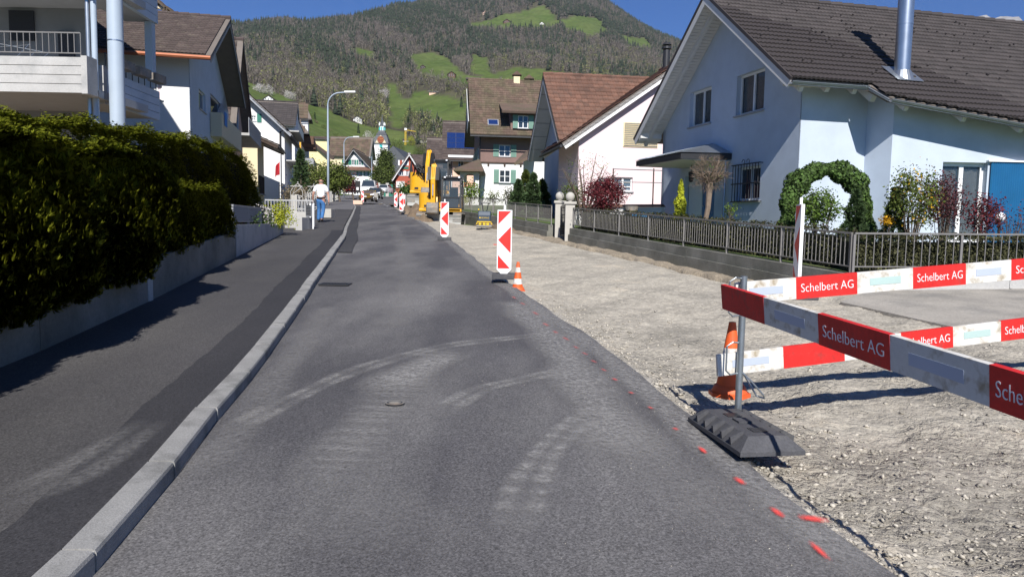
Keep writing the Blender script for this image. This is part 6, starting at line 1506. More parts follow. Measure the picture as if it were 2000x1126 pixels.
# tall white gable house
cR=P(556,300,66); aX=P(489,200,66).x; Wg=5.9
hg=House('white_gable_house','tall bright white gable house with green shutters and pale barge boards','' or (cR.x-Wg*.974,cR.y-Wg*.225),udir(13),Wg,10,3.,zz(556,252,66),zz(489,190,66),'front','plaster_white','tile_dark',oh=.7,og=.9,tile=(.5,.5),fascia='grey_paint')
hg.addpx('F',491,500,226,237,cross=2,shut=None); hg.addpx('F',474,483,226,237,cross=2); hg.finish()
r_=hg.px('F',502,511,222.5,239); m=MB(); m.obox(hg.q(r_[0],-.07,r_[1]),hg.U*(r_[2]-r_[0]),hg.D*.05,ZU*(r_[3]-r_[1])); m.build('shutter','green_paint',hg.t)
r_=hg.px('F',522,529,276,286); m=MB(); m.obox(hg.q(r_[0],-.07,r_[1]),hg.U*(r_[2]-r_[0]),hg.D*.05,ZU*(r_[3]-r_[1])); m.build('shutter','green_paint',hg.t)
m=MB(); q=hg.q(Wg-.35,-.12,0); m.tube([V(q.x+.9,q.y-.8,zz(562,253,66)),V(q.x,q.y,zz(554,258,66)),V(q.x,q.y,3)],.08,7); m.build('downpipe','dark_metal',hg.t)
O_,U_,N_=hg.frame('R')
for zf in (0,1,2):
    zb1=4.2+zf*2.6; m=MB(); m.obox(O_+U_*.5+ZU*zb1,U_*9,N_*1.2,ZU*.12); m.build('balcony_slab','concrete_light',hg.t); m=MB()
    for k in range(24): m.obox(O_+U_*(.5+k*.38)+N_*1.15+ZU*(zb1+.12),U_*.05,N_*.03,ZU*.85)
    m.obox(O_+U_*.5+N_*1.15+ZU*(zb1+.97),U_*9,N_*.05,ZU*.05); m.build('balcony_railing','plate_blue',hg.t)
chimney(hg,P(478,188,70),.5,.8)
# dark roofed house behind
o=P(500,230,80); hk=House('dark_slate_roof_house','house with broad dark roof behind the tall white gable','' or (o.x,o.y-.9),udir(13),4.2,9,3.5,zz(540,240,80),zz(540,201,84),'side','plaster_white','tile_brown',oh=.6,og=.15,tile=(.5,.5)); hk.finish()
# orange and white apartment house with balconies
cR=P(588,300,92); ho_=House('orange_flats','orange and white block with balconies towards the street and hipped brown roof','' or (cR.x-4.4,cR.y-1),udir(13),4.5,11,3.8,zz(588,255,92),zz(588,222,96),'side','plaster_white','tile_old',oh=1.0,og=1.0,tile=(.6,.6),hip=2.2); 
ho_.finish(); r_=ho_.px('F',577,588,256,335); m=MB(); m.obox(ho_.q(r_[0],-.08,4),ho_.U*(ho_.W-r_[0]+.02),ho_.D*.07,ZU*(r_[3]-4)); m.build('orange_panel','plaster_orange',ho_.t)
O_,U_,N_=ho_.frame('R')
for zf in (0,1,2):
    zb1=5.6+zf*2.7
    for u in (1,7): 
        m=MB(); m.obox(O_+U_*u+ZU*zb1,U_*4.6,N_*1.5,ZU*.18); m.obox(O_+U_*u+N_*1.45+ZU*(zb1+.15),U_*4.6,N_*.06,ZU*.8); m.obox(O_+U_*u+ZU*(zb1+.18),U_*.06,N_*1.5,ZU*.8); m.build('balcony','brown_wood' if zf==2 else 'grey_paint',ho_.t)
        window(ho_.t,O_+N_*.14,U_,N_,u+1,zb1+.2,u+3,zb1+2.2,reveal=.1)
for zf in (1,): 
    m=MB(); zb1=8.3+1.9; m.add([O_+U_*11+ZU*zb1,O_+U_*14+ZU*zb1,O_+U_*14+N_*2.2+ZU*(zb1-1.1),O_+U_*11+N_*2.2+ZU*(zb1-1.1)]+[O_+U_*11+ZU*(zb1-.05),O_+U_*14+ZU*(zb1-.05),O_+U_*14+N_*2.2+ZU*(zb1-1.15),O_+U_*11+N_*2.2+ZU*(zb1-1.15)],[(0,1,2,3),(7,6,5,4)]); m.build('awning','green_paint',ho_.t)
# second hipped roof piece above
o=P(574,240,104); hh_=House('small_hip_roof_house','small house with brown hipped roof behind the orange block','' or (o.x,o.y),udir(13),1.9,3,4,zz(590,224,104),zz(590,206,107),'side','plaster_white','tile_old',oh=.6,og=.5,tile=(.6,.6),hip=.9); hh_.finish()
# yellow building and its brown roofed neighbour
o=V(-39.6,126.2,0); hy=House('yellow_house','plain pale yellow wall with dark flat roof edge behind the street trees','' or (o.x,o.y),udir(13),8,9,4.5,zz(620,272,128),zz(620,268,131),'side','plaster_yellow','tile_far',oh=.3,og=.1,tile=(.6,.6)); hy.finish()
m=MB(); m.bar(P(606,276,127.2),P(652,310,127.2),.5,.5); tag(m.build('lean_roof','tile_far',None),'dark sloping roof edge crossing the yellow wall','roof')
o=P(641,330,225); hz2=House('brown_barn','dark brown boarded barn with red brown roof','' or (o.x,o.y),udir(3),10,9,5,zz(660,312,225),zz(660,268,229),'side','dark_wood','tile_old',oh=.4,og=.2,tile=(.7,.7)); hz2.finish()
# ---------------- near apartment building with balconies
def apartment():
    t=empty('apartment_building',V(-14,20,zg(20)+.3),'grey apartment building with stacked concrete balconies and round blue grey column','building')
    zB=4.55; zT=zB+2.82
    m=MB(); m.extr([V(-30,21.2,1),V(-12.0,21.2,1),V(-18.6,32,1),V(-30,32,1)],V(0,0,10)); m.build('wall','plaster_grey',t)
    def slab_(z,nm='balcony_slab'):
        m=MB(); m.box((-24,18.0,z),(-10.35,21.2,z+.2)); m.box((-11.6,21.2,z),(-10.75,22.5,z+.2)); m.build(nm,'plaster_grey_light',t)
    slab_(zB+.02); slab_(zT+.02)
    # near parapets: four boards each, concrete in front, painted blue shade on the street side
    for z in (zB,zT):
        for k in range(4):
            m=MB(); m.box((-24,17.88,z+k*.21),(P(163,170,17.9).x,17.99,z+k*.21+.195)); m.build('parapet_board','concrete_light',t)
            m=MB(); a=V(-10.62,19.3,0); b=V(-10.78,22.55,0); m.obox(V(a.x,a.y,z+k*.215-.02),b-a,V(.12,.01,0),ZU*.20); m.build('parapet_board','plaster_blue_and_shade',t)
        m=MB(); x=P(163,170,17.9).x; m.box((x-.02,17.86,z-.02),(x+.12,18.3,z+.86)); m.build('parapet_end','concrete_light',t)
        m=MB(); m.box((-10.66,19.16,z-.06),(-10.46,19.3,z+.9)); m.build('parapet_end','concrete_light',t)
    # railing on the near parapet
    zr=zB+.85; m=MB(); x1=P(158,100,17.95).x
    m.bar(V(-24,17.95,zr+.55),V(x1,17.95,zr+.55),.03,.03); m.bar(V(-24,17.95,zr+.08),V(x1,17.95,zr+.08),.025,.025); m.build('railing_rail','fence_metal',t)
    for k in range(22): m=MB(); xx=x1-k*.15*1.0; m.box((xx-.008,17.94,zr-.02 if k%8==0 else zr+.08),(xx+.008,17.96,zr+.55)); m.build('railing_bar','fence_metal',t)
    m=MB()
    for k in range(9):  a=V(-10.60,19.5+k*.34,zr-.02); m.box((a.x-.01,a.y-.01,a.z),(a.x+.01,a.y+.01,a.z+.45))
    m.bar(V(-10.60,19.5,zr+.43),V(-10.72,22.4,zr+.43),.03,.03); m.build('side_railing','dark_metal',t)
    # flower boxes on the side railing
    for k in range(3): m=MB(); m.box((-10.6,19.9+k*.9,zr+.15),(-10.35,20.55+k*.9,zr+.38)); m.build('flower_box','machine_grey',t)
    # back wall details
    Y=21.15
    a=P(17,20,Y); b=P(68,80,Y); m=MB(); n=26
    for k in range(n): z=b.z+(a.z-b.z)*k/n; m.box((a.x,Y-.02,z),(b.x,Y+.02,z+(a.z-b.z)/n*.8))
    m.build('roller_shutter','shutter_dark',t)
    a=P(114,62,Y); b=P(146,120,Y); m=MB(); m.box((a.x,Y-.03,b.z),(b.x,Y+.03,a.z)); m.build('balcony_door','shutter_dark',t)
    q=P(141,12,19.6); m=MB(); m.lathe([(.22,0),(.2,-.07),(.1,-.11),(.01,-.12)],V(q.x,q.y,zT),14); m.build('ceiling_lamp','plaster_white',t)
    # big column
    q=P(229,200,19.0); m=MB(); m.cyl(V(q.x,q.y,zg(19)),V(q.x,q.y,11.5),.185,n=28); autosmooth(m.build('column','column_paint',t)); m=MB(); zc=P(229,82,19).z; m.cyl(V(q.x,q.y,zc),V(q.x,q.y,zc+.03),.192,n=28); m.build('pipe_clamp','steel',t)
    for px,r_ in ((176,.055),(188,.07)):
        p=P(px,200,18.6); m=MB(); m.cyl(V(p.x,p.y,1),V(p.x,p.y,11.5),r_,n=12); autosmooth(m.build('downpipe','column_paint' if r_>.06 else 'zinc',t))
    p=P(180,184,18.5); m=MB(); m.box((p.x-.2,p.y-.1,p.z-.08),(p.x+.22,p.y+.12,p.z+.08)); m.build('pipe_bracket','concrete_light',t)
    p=P(290,110,22.3); m=MB(); m.box((p.x-.1,p.y,zB+.9),(p.x+.12,p.y+.2,zT)); m.build('corner_post','column_paint',t)
    m=MB(); m.box((-24,18.2,.9),(-12.5,21.1,1.3)); m.build('terrace','concrete_light',t)
    return t
apartment()
t=empty('drying_rack',P(50,100,19),'folding metal drying rack standing on the balcony','drying rack'); m=MB()
for a,b in (((32,112),(58,86)),((55,115),(73,97)),((78,118),(95,104)),((0,86),(95,104)),((0,92),(60,88))): m.tube([P(*a,18.9),P(*b,18.9)],.012,5)
m.build('rack_frame','steel',t)
# ---------------- church
def church():
    Y=300; q=P(743,300,Y); x0,x1=P(731,300,Y).x,P(757,300,Y).x; w_=(x1-x0); c=V((x0+x1)/2,Y+w_/2,0); t=empty('church',V(c.x,c.y,12.),'white church tower with dark roof, clock gable and slender spire','church')
    zf=lambda py:P(743,py,Y).z
    h=w_/2; z1=zf(280); m=MB(); m.box((c.x-h,c.y-h,12),(c.x+h,c.y+h,z1)); m.build('tower','plaster_white',t)
    m=MB(); pr=[(h*1.25,z1-.1),(h*1.12,z1+.4),(h*.98,zf(270)),(h*.75,zf(263)),(h*.78,zf(262)),(h*.5,zf(257)),(h*.45,zf(254))]
    vs=[];fs=[]
    for r_,z in pr:
        for k in range(4): a=k*math.pi/2+math.pi/4; vs.append((c.x+r_*1.414*math.cos(a),c.y+r_*1.414*math.sin(a),z))
    for i in range(len(pr)-1):
        for k in range(4): fs.append((i*4+k,i*4+(k+1)%4,(i+1)*4+(k+1)%4,(i+1)*4+k))
    m.add(vs,fs); m.build('tower_roof','slate',t)
    m=MB(); g=h*.82; yq=c.y-h*1.3; m.extr([V(c.x-g,yq,z1+.1),V(c.x+g,yq,z1+.1),V(c.x+g*.75,yq,zf(275)),V(c.x,yq,zf(264)),V(c.x-g*.75,yq,zf(275))],V(0,h*.6,0)); cg=m.build('clock_gable','stone_cream',t)
    zc=zf(273); m=MB(); m.cyl(V(c.x,yq-.02,zc),V(c.x,yq-.12,zc),g*.62,n=28); ck=m.build('clock_face','clock_red',cg)
    m=MB()
    for k in range(12): a=k*math.pi/6; m.bar(V(c.x+math.cos(a)*g*.46,yq-.16,zc+math.sin(a)*g*.46),V(c.x+math.cos(a)*g*.58,yq-.16,zc+math.sin(a)*g*.58),.10,.08,(0,1,0))
    for a,l in ((2.2,.3),(.4,.45)): m.bar(V(c.x,yq-.18,zc),V(c.x+math.cos(a)*g*l,yq-.18,zc+math.sin(a)*g*l),.12,.08,(0,1,0))
    m.build('clock_numerals','gold',ck)
    m=MB(); wz=zf(285); m.extr([V(c.x-.65,c.y-h-.05,wz-1.2),V(c.x+.65,c.y-h-.05,wz-1.2)]+[V(c.x+.65*math.cos(a),c.y-h-.05,wz+.65*math.sin(a)) for a in np.linspace(0,math.pi,8)],V(0,.04,0)); m.build('arched_shutter','turquoise',t)
    m=MB(); m.cyl(V(c.x,c.y,zf(254.5)),V(c.x,c.y,zf(244)),h*.42,n=8); m.build('lantern','plaster_white',t)
    m=MB()
    for k in range(8): a=k*math.pi/4; m.box((c.x+h*.41*math.cos(a)-.2,c.y+h*.41*math.sin(a)-.2,zf(253)),(c.x+h*.41*math.cos(a)+.2,c.y+h*.41*math.sin(a)+.2,zf(247)))
    m.build('lantern_shutter','turquoise',t)
    m=MB(); m.lathe([(h*.52,zf(244.5)),(h*.3,zf(240)),(h*.13,zf(233)),(.04,zf(222))],(c.x,c.y,0),8); m.build('spire','slate',t)
    m=MB()
    for k in range(4): a=k*math.pi/2+.78; m.lathe([(.25,0),(.3,.6),(.02,1.6)],(c.x+h*.5*math.cos(a),c.y+h*.5*math.sin(a),zf(244.5)),6)
    m.build('pinnacle','plaster_white',t)
    a=P(757,330,Y+3); m=MB(); zr=zf(284); L0=c.x+h; m.extr([V(L0-2,Y+1,12),V(L0+9,Y+1,12),V(L0+9,Y+1,zf(318)),V(L0+2,Y+1,zr),V(L0-5,Y+1,zf(318)),V(L0-5,Y+1,12)],V(2,26,0)); m.build('nave_roof','slate',t)
    m=MB(); m.extr([V(c.x-h*1.0-1,Y-3,12),V(c.x+h*.5,Y-3,12),V(c.x+h*.5,Y-3,zf(297)),V(c.x-h*.2,Y-3,zf(285.5)),V(c.x-h*1.0-1,Y-3,zf(297))],V(0,3,0)); m.build('porch','plaster_white',t)
church()
# ---------------- chalets on the slopes
def chalet(px,py,wpx,label,wallm,roofm,y0=230,name='hillside_house',h=.62,az=0,cat='house',rise=.34):
    q=T1(px,py,y0)
    if q is None: return
    w_=wpx/FPX*q.y; H_=House(name,label,(q.x-w_/2,q.y-2),udir(az),w_,w_*.8,q.z-3,q.z+w_*h*.62,q.z+w_*(h*.62+rise),'front' if rise>.3 else 'side',wallm,roofm,oh=w_*.13,og=w_*.1,th=w_*.02,tile=(w_*.12,w_*.1),cat=cat,fascia='brown_wood')
    n=3
    for k in range(n):
        for r_ in range(2 if h>.5 else 1): H_.add('F',(w_*(.15+k*.28),q.z+w_*(.06+r_*.22),w_*(.27+k*.28),q.z+w_*(.18+r_*.22)),mull=1)
    H_.finish(); return H_
chalet(699,241,17,'dark wooden chalet with pale balcony front on the green slope above the church','soffit_wood','tile_dark')
chalet(591,199,14,'small grey barn with orange red roof on the left slope','bark_pale','tile_red',name='barn',cat='barn',h=.35)
chalet(526,201,18,'white gabled house just above the dark roof on the left','plaster_white','tile_dark')
chalet(826,280,20,'white house with dark roof near the crane','plaster_white','tile_dark',rise=.28)
chalet(793,278,12,'low grey shed left of the white house by the crane','concrete_light','tile_dark',h=.3,rise=.15,name='shed',cat='shed')
chalet(882,154,14,'timbered brown farmhouse on the upper meadow','brown_wood','tile_old')
chalet(924,160,24,'long low brown barn beside the upper meadow','brown_wood','tile_dark',h=.35,rise=.16,name='barn',cat='barn')
chalet(847,184,17,'pale flat farm building at the lower edge of the middle meadow','plaster_salmon','concrete_light',h=.3,rise=.08)
chalet(826,134,9,'small dark hut in the small upper meadow','dark_wood','tile_dark',name='hut',cat='hut')
chalet(948,31,10,'pale farmhouse high on the summit meadow','plaster_salmon','tile_old')
chalet(990,45,12,'brown barn high on the summit meadow','brown_wood','tile_old',h=.35,name='barn',cat='barn')
chalet(1058,50,7,'tiny white house at the right edge of the summit meadow','plaster_white','tile_dark')
chalet(852,292,34,'pale terraced wall building below the white hillside house','stone_white','tile_far',h=.22,rise=.08,y0=200)
# crane
q=T1(792,284,220) or P(792,284,280)
t=empty('tower_crane',q,'small yellow tower crane on the slope right of the church','crane'); zt_=P(792,254,q.y).z; m=MB(); w_=.5
for sx in (-1,1):
    for sy in (-1,1): m.bar(q+V(sx*w_,sy*w_,-3),V(q.x+sx*w_,q.y+sy*w_,zt_),.25,.25,(1,0,0))
k=0; z=q.z-2
while z<zt_-1: m.bar(V(q.x-w_,q.y-w_,z),V(q.x+w_,q.y-w_,z+1.2),.15,.15,(0,1,0)); m.bar(V(q.x+w_,q.y-w_,z+1.2),V(q.x-w_,q.y-w_,z+2.4),.15,.15,(0,1,0)); z+=2.4
m.build('mast','plate_yellow',t); m=MB(); e=P(812,257,q.y-6); m.bar(V(q.x,q.y,zt_),e,.35,.35); m.bar(V(q.x,q.y,zt_+.9),e,.12,.12); m.build('jib','plate_yellow',t)
MB().box((q.x-.9,q.y-.9,zt_-.2),(q.x+1.2,q.y+.9,zt_+1.6)).build('cab','white_paint',t)
# ================================================================== PLANTS
def gz(Y): return zg(Y)+.27
def at(px,Y,dz=.27): q=P(px,400,Y); return V(q.x,Y,zg(Y)+dz)
def span(px0,px1,py0,py1,Y):   # centre and radii of a crown seen between these photo pixels
    a=P(px0,py1,Y); b=P(px1,py0,Y); return (a+b)/2,((b.x-a.x)/2,(b.x-a.x)/2*.9,(b.z-a.z)/2)
# ivy arch
def ivy_arch():
    Y=15.6; a=P(1527,440,Y); b=P(1713,440,Y); top=P(1620,308,Y).z; t=empty('ivy_arch',V((a.x+b.x)/2,Y,gz(Y)),'round garden arch overgrown with dark green ivy','garden arch')
    z0=gz(Y); r_=(b.x-a.x)/2-.2; cx_=(a.x+b.x)/2; zc=top-.22-r_
    path=[V(cx_-r_,Y,z0),V(cx_-r_*1.02,Y,(z0+zc)/2)]+[V(cx_-r_*math.cos(s),Y,zc+r_*math.sin(s)) for s in np.linspace(0,math.pi,16)]+[V(cx_+r_*1.02,Y,(z0+zc)/2),V(cx_+r_,Y,z0)]
    m=MB(); m.tube([p+V(0,.15,0) for p in path],.03,6); m.tube([p+V(0,.33,0) for p in path],.03,6); m.build('frame','bark',t)
    m=MB(); m.tube([p+V(0,.22,0) for p in path],.11,8); m.build('shade_core','hedge_core',t)  # dark tube added as shade inside the ivy
    seg=np.array([[p.x,p.y,p.z] for p in path]); L_=np.linalg.norm(np.diff(seg,axis=0),axis=1); cum=np.concatenate([[0],np.cumsum(L_)]); n=13000
    s=np.random.uniform(0,cum[-1],n); pts=np.stack([np.interp(s,cum,seg[:,k]) for k in range(3)],axis=1); 
    tg=np.stack([np.interp(s+.05,cum,seg[:,k]) for k in range(3)],axis=1)-pts; tg/=np.linalg.norm(tg,axis=1,keepdims=True)+1e-6
    an=np.random.uniform(0,2*np.pi,n); o=np.cross(tg,[0,1,0]); rad=.185*(1+.25*np.sin(s*5)+.15*np.sin(s*13))*np.random.uniform(.75,1.12,n)
    nn=o*np.cos(an)[:,None]+np.array([0,1,0])[None]*np.sin(an)[:,None]; pts=pts+nn*rad[:,None]+np.array([0,.22,0]); scatter('foliage',pts,LEAF,.075,'leaf_ivy',t,nn,.5)
ivy_arch()
def B(name,label,px0,px1,py0,py1,Y,nc,m,cr,size,mt,cat='shrub',base=None,**k):
    c,r=span(px0,px1,py0,py1,Y); b=base or V(c.x,Y,gz(Y)); return bush(name,label,cat,b,c,r,nc,m,cr,k.pop('proto',LEAF),size,mt,**k)
B('box_shrub','bright green leafy shrub inside the ivy arch',1558,1640,374,438,15.0,70,40,.08,.055,'leaf_box',nstem=12,shell=.35,seed=3)
conifer('dwarf_conifer','small dark conifer by the right leg of the ivy arch','conifer',at(1671,15.2),P(1671,372,15.2).z-gz(15.2),.42,2600,.08)
conifer('dwarf_conifer','small blue green conifer left of the yellow flowered bush','conifer',at(1748,14.6),P(1748,368,14.6).z-gz(14.6),.34,2400,.08)
B('forsythia_bush','loose bush with yellow and fresh green leaves in front of the blue wall',1742,1830,330,440,14.3,85,26,.10,.055,'leaf_mid',nstem=24,r0=.012,seed=5,extra=(34,9,.045,'leaf_yellow','yellow_blossom'))
B('purple_bush','twiggy bush with purple brown leaves beside the french window',1808,1880,345,440,14.6,120,26,.10,.045,'leaf_purple',nstem=26,r0=.01,seed=6)
B('red_shrub','low dark red shrub left of the white globe lamp',1888,1952,385,452,14.0,80,22,.09,.045,'leaf_maple',nstem=14,r0=.01,seed=7)
B('dry_shrub','bare twiggy shrub at the right edge in front of the blue shutter',1940,2020,410,456,14.0,30,10,.10,.04,'leaf_purple',nstem=20,r0=.009,seed=8)
B('yellow_flowers','small patch of yellow flowers above the hedge','1',1,1,1,1,1,1,1,1) if False else None
c,r=span(1722,1742,424,438,14.4); bush('yellow_flowers','small patch of yellow flowers peeping over the hedge','flowers',V(c.x,14.4,gz(14.4)),c,r,14,14,.04,LEAF,.04,'leaf_yellow',3,.006)
q=P(1953,424,14.2); t=empty('globe_lamp',V(q.x,q.y,gz(14)),'white globe garden lamp in front of the blue shutter','garden lamp'); MB().sphere(q,.095,18).build('globe','globe',t,smooth=True); MB().cyl(V(q.x,q.y,gz(14)),q-ZU*.09,.025).build('stem','dark_metal',t)
# pollard tree and lime shrub by the porch
c,r=span(1352,1420,308,368,18.6); b=at(1380,18.6); t=empty('pollard_tree',b,'small pruned tree with a dense twiggy head beside the porch','tree'); m=MB(); m.tube([b,b+V(-.03,0,.5),b+V(.04,0,.9),V(c.x+.02,c.y,c.z-r[2]*.6)],[.07,.06,.065,.08],8); m.build('trunk','bark_pale',t)
m=MB(); rr=random.Random(4)
for k in range(46): 
    d=V(rr.gauss(0,1),rr.gauss(0,1),rr.uniform(-.25,1)).normalized(); e=c+V(d.x*r[0],d.y*r[1],d.z*r[2]*.95); s_=V(c.x,c.y,c.z-r[2]*.6); m.tube([s_,s_.lerp(e,.5)+V(rr.gauss(0,.05),rr.gauss(0,.05),rr.gauss(0,.04)),e],[.03,.018,.006],4)
m.build('limb','bark_pale',t); p,nn=clumps(c,r,160,14,.05,.45); scatter('twigs',p,TWIG,.13,'twig',t,nn,.6); p,nn=clumps(c,r,50,6,.05,.7); scatter('bud',p,LEAF,.025,'leaf_green',t,nn,.6)
conifer('lime_shrub','yellow green pointed shrub left of the pruned tree','shrub',at(1329,20.2),P(1329,352,20.2).z-gz(20.2),.34,1500,.10,'leaf_lime',proto=LEAF)
B('low_plant','small shrub under the barred window',1415,1445,400,420,18.3,18,12,.06,.045,'leaf_green',nstem=5,seed=9)
# right garden between the gate and the pink house
c,r=span(1140,1218,350,408,24.4); bush('red_maple','dark red leaved maple in front of the terrace wall','tree',at(1178,24.4),c,r,130,44,.11,LEAF,.06,'leaf_maple',9,.03,shell=.3)
B('rambling_shrub','rambling green shrub with bare twigs behind the gate pillars',1092,1142,366,404,27.4,60,26,.12,.06,'leaf_mid',nstem=14,r0=.012,seed=12)
c,r=span(1092,1205,298,388,26.4); b=at(1143,26.4); t=empty('budding_tree',b,'open branching tree with sparse pale buds in front of the pink house','tree'); m=MB(); rr=random.Random(2)
for k in range(13):
    d=V(rr.gauss(0,1),rr.gauss(0,.6),rr.uniform(.1,1)).normalized(); e=c+V(d.x*r[0],d.y*r[1],d.z*r[2]); m.tube([b,b.lerp(e,.4)+V(0,0,.3),e],[.04,.025,.006],5)
    for j in range(4): s_=b.lerp(e,.5+.12*j)+V(0,0,.15); m.tube([s_,s_+V(rr.gauss(0,.25),rr.gauss(0,.25),rr.uniform(.05,.35))],[.01,.004],4)
m.build('limb','bark',t); p,nn=clumps(c,r,60,7,.10,.4); scatter('bud',p,LEAF,.05,'leaf_green',t,nn,.8)
for i,(px,top,Y,w_,lab) in enumerate(((1012,352,35,.62,'leftmost of the dark green columnar conifers behind the far railing'),(1026,334,36,.78,'tall dark green conifer in the middle of the group behind the railing'),(1041,340,34.5,.75,'dark green conifer right of the tallest in the group'),(1058,352,36.5,.7,'rightmost dark conifer before the blue shaded gable'),(1072,362,38,.55,'small conifer against the shaded gable wall'))):
    b=at(px,Y); conifer('garden_conifer',lab,'conifer',b,P(px,top,Y).z-b.z,w_,3000,.13,'leaf_mid' if i%2 else 'leaf_conifer',group='conifers behind the far railing')
B('brown_shrub','brownish shrub left of the conifers in front of the brown house',985,1004,366,392,42,24,20,.14,.09,'leaf_brownhedge',nstem=6,seed=14)
B('brown_shrub','second brownish shrub below the white ground floor',950,978,376,396,46,26,18,.16,.09,'leaf_mid',nstem=6,seed=15)
B('spreading_shrub','bright green spreading shrub in front of the porch',900,936,362,388,52,46,26,.25,.12,'leaf_green',nstem=9,seed=16)
B('low_hedge_plant','yellow green plant on top of the wall near the digger',898,912,385,400,50,20,16,.12,.1,'leaf_lime',nstem=4,seed=17)
B('round_hedge','dark clipped hedge in front of the red house',786,804,366,384,100,40,26,.4,.3,'leaf_ivy',nstem=5,seed=18)
# plant pots on the terrace foot
for i,(px,w_,h_,mt,lab) in enumerate(((1247,.22,.34,'blue_shutter','square blue planter against the white terrace wall'),(1233,.2,.45,'machine_grey','dark stone bowl on a pedestal beside the blue planter'))):
    b=at(px,23.0,.25); m=MB()
    if i==0: m.box((b.x-w_,b.y-w_,b.z),(b.x+w_,b.y+w_,b.z+h_+.25))
    else: m.lathe([(w_*.8,0),(w_*.4,.1),(w_*.35,.5),(w_,.72),(w_*1.1,.85),(w_*.9,.8)],b,14)
    tag(m.build('planter',mt,None),lab,'planter')
# trees along the left pavement and at the end of the street
broadtree('street_tree','round green leafy tree behind the railings left of the first tall lamp post','tree',at(664,76,.1),4,*span(622,682,322,374,76)[:2],110,60,.32,.20,'leaf_mid',.12,seed=4)
broadtree('street_tree','olive budding tree beside the pedestrian in front of the yellow wall','tree',at(610,60,.1),4,*span(575,640,318,372,60)[:2],80,34,.34,.13,'leaf_mid',.09,seed=5)
conifer('dark_fir','dark conifer standing in front of the orange block','conifer',at(588,56,.1),P(588,296,56).z-zg(56),.95,1800,.24,'leaf_conifer')
broadtree('blossom_bush','small white flowering bush behind the white fence','shrub',at(566,33,.1),2,*span(548,600,366,398,33)[:2],50,26,.14,.08,'leaf_dry',.05,seed=6)
broadtree('copper_beech','dark red brown tree behind the green one near the white house','tree',at(690,95,.1),4,*span(676,692,342,367,95)[:2],30,50,.4,.22,'leaf_purple',.12,seed=7)
broadtree('big_dark_tree','large dark green tree in front of the church nave','tree',at(748,170,0),10,*span(731,771,324,378,165)[:2],190,60,.6,.36,'leaf_tree',.3,seed=8)
broadtree('big_dark_tree','tall olive tree rising between the church tower and the red house','tree',at(745,185,0),12,*span(739,765,292,340,185)[:2],110,50,.6,.36,'leaf_tree',.3,seed=9)
for i,(x0,x1,y0,y1,lab,mt) in enumerate(((450,478,158,180,'white blossoming tree at the left end of the upper slope','blossom'),(496,520,164,182,'leftmost of the white blossoming trees in the row above the meadow','blossom'),(515,535,166,186,'white blossoming tree right of its twin above the meadow','blossom'),(555,578,176,196,'white blossoming tree beside the red roofed barn','blossom'),(738,760,170,200,'pale blossoming tree at the edge of the wood above the church','blossom'),(708,733,256,290,'large pale blossoming tree just left of the church tower','blossom'),(794,812,266,285,'lime green budding tree right of the crane','leaf_lime'),(760,792,268,305,'yellow green budding tree right of the church','leaf_mid'),(806,830,284,305,'budding tree in front of the pale terraced wall','leaf_mid'))):
    q=T1((x0+x1)/2,y1,200)
    if q is None: continue
    c,r=span(x0,x1,y0,y1,q.y); broadtree('hillside_tree',lab,'tree',V(c.x,q.y,q.z),r[2]*2,c,(r[0],r[0],r[2]),60,26,r[0]*.16,r[0]*.10,mt,r[0]*.05,seed=20+i,nl=8,group='single trees on the slope')
for i,(px,py,h_) in enumerate(((797,262,32),(792,258,20),(856,262,30),(862,260,24),(877,262,16),(615,236,14),(842,258,20),(901,212,20),(700,262,18),(882,60,18),(921,70,16))):
    q=T1(px,py,200)
    if q is None: continue
    hh2=h_/FPX*q.y; lab=['tall narrow spruce standing alone below the middle meadow','small spruce left of the tall narrow one','dark spruce at the right of the wood edge','spruce right beside the dark one at the wood edge','smallest spruce at the right end of the wood edge','spruce beside the red roofed barn','spruce between the tree groups under the meadow','spruce at the right edge of the middle meadow','spruce just below the wooden chalet','spruce at the summit meadow','spruce right of the summit meadow one'][i]
    conifer('spruce',lab,'conifer',q,hh2,hh2*.17,500,hh2*.07,'leaf_conifer',group='single spruces on the slope')
# hedgerow of small bushes across the left meadow
for k in range(9):
    px=606+k*12.5; py=232+k*8.6+random.uniform(-2,2); q=T1(px,py,200)
    if q is None: continue
    s_=q.y/FPX*random.uniform(4,6.5); c=q+V(0,0,s_*.7); p,nn=clumps(c,(s_*1.3,s_,s_*.7),14,14,s_*.25,.4); o=scatter('hedgerow_bush',p,LEAF,s_*.25,'leaf_dry' if k%2 else 'leaf_mid',None,nn,.8)
    tag(o,('uppermost','second from the top','third from the top','fourth from the top','middle','fourth from the bottom','third from the bottom','second from the bottom','lowest')[k]+' small bush of the hedgerow running down the left meadow','bush','bushes of the meadow hedgerow')
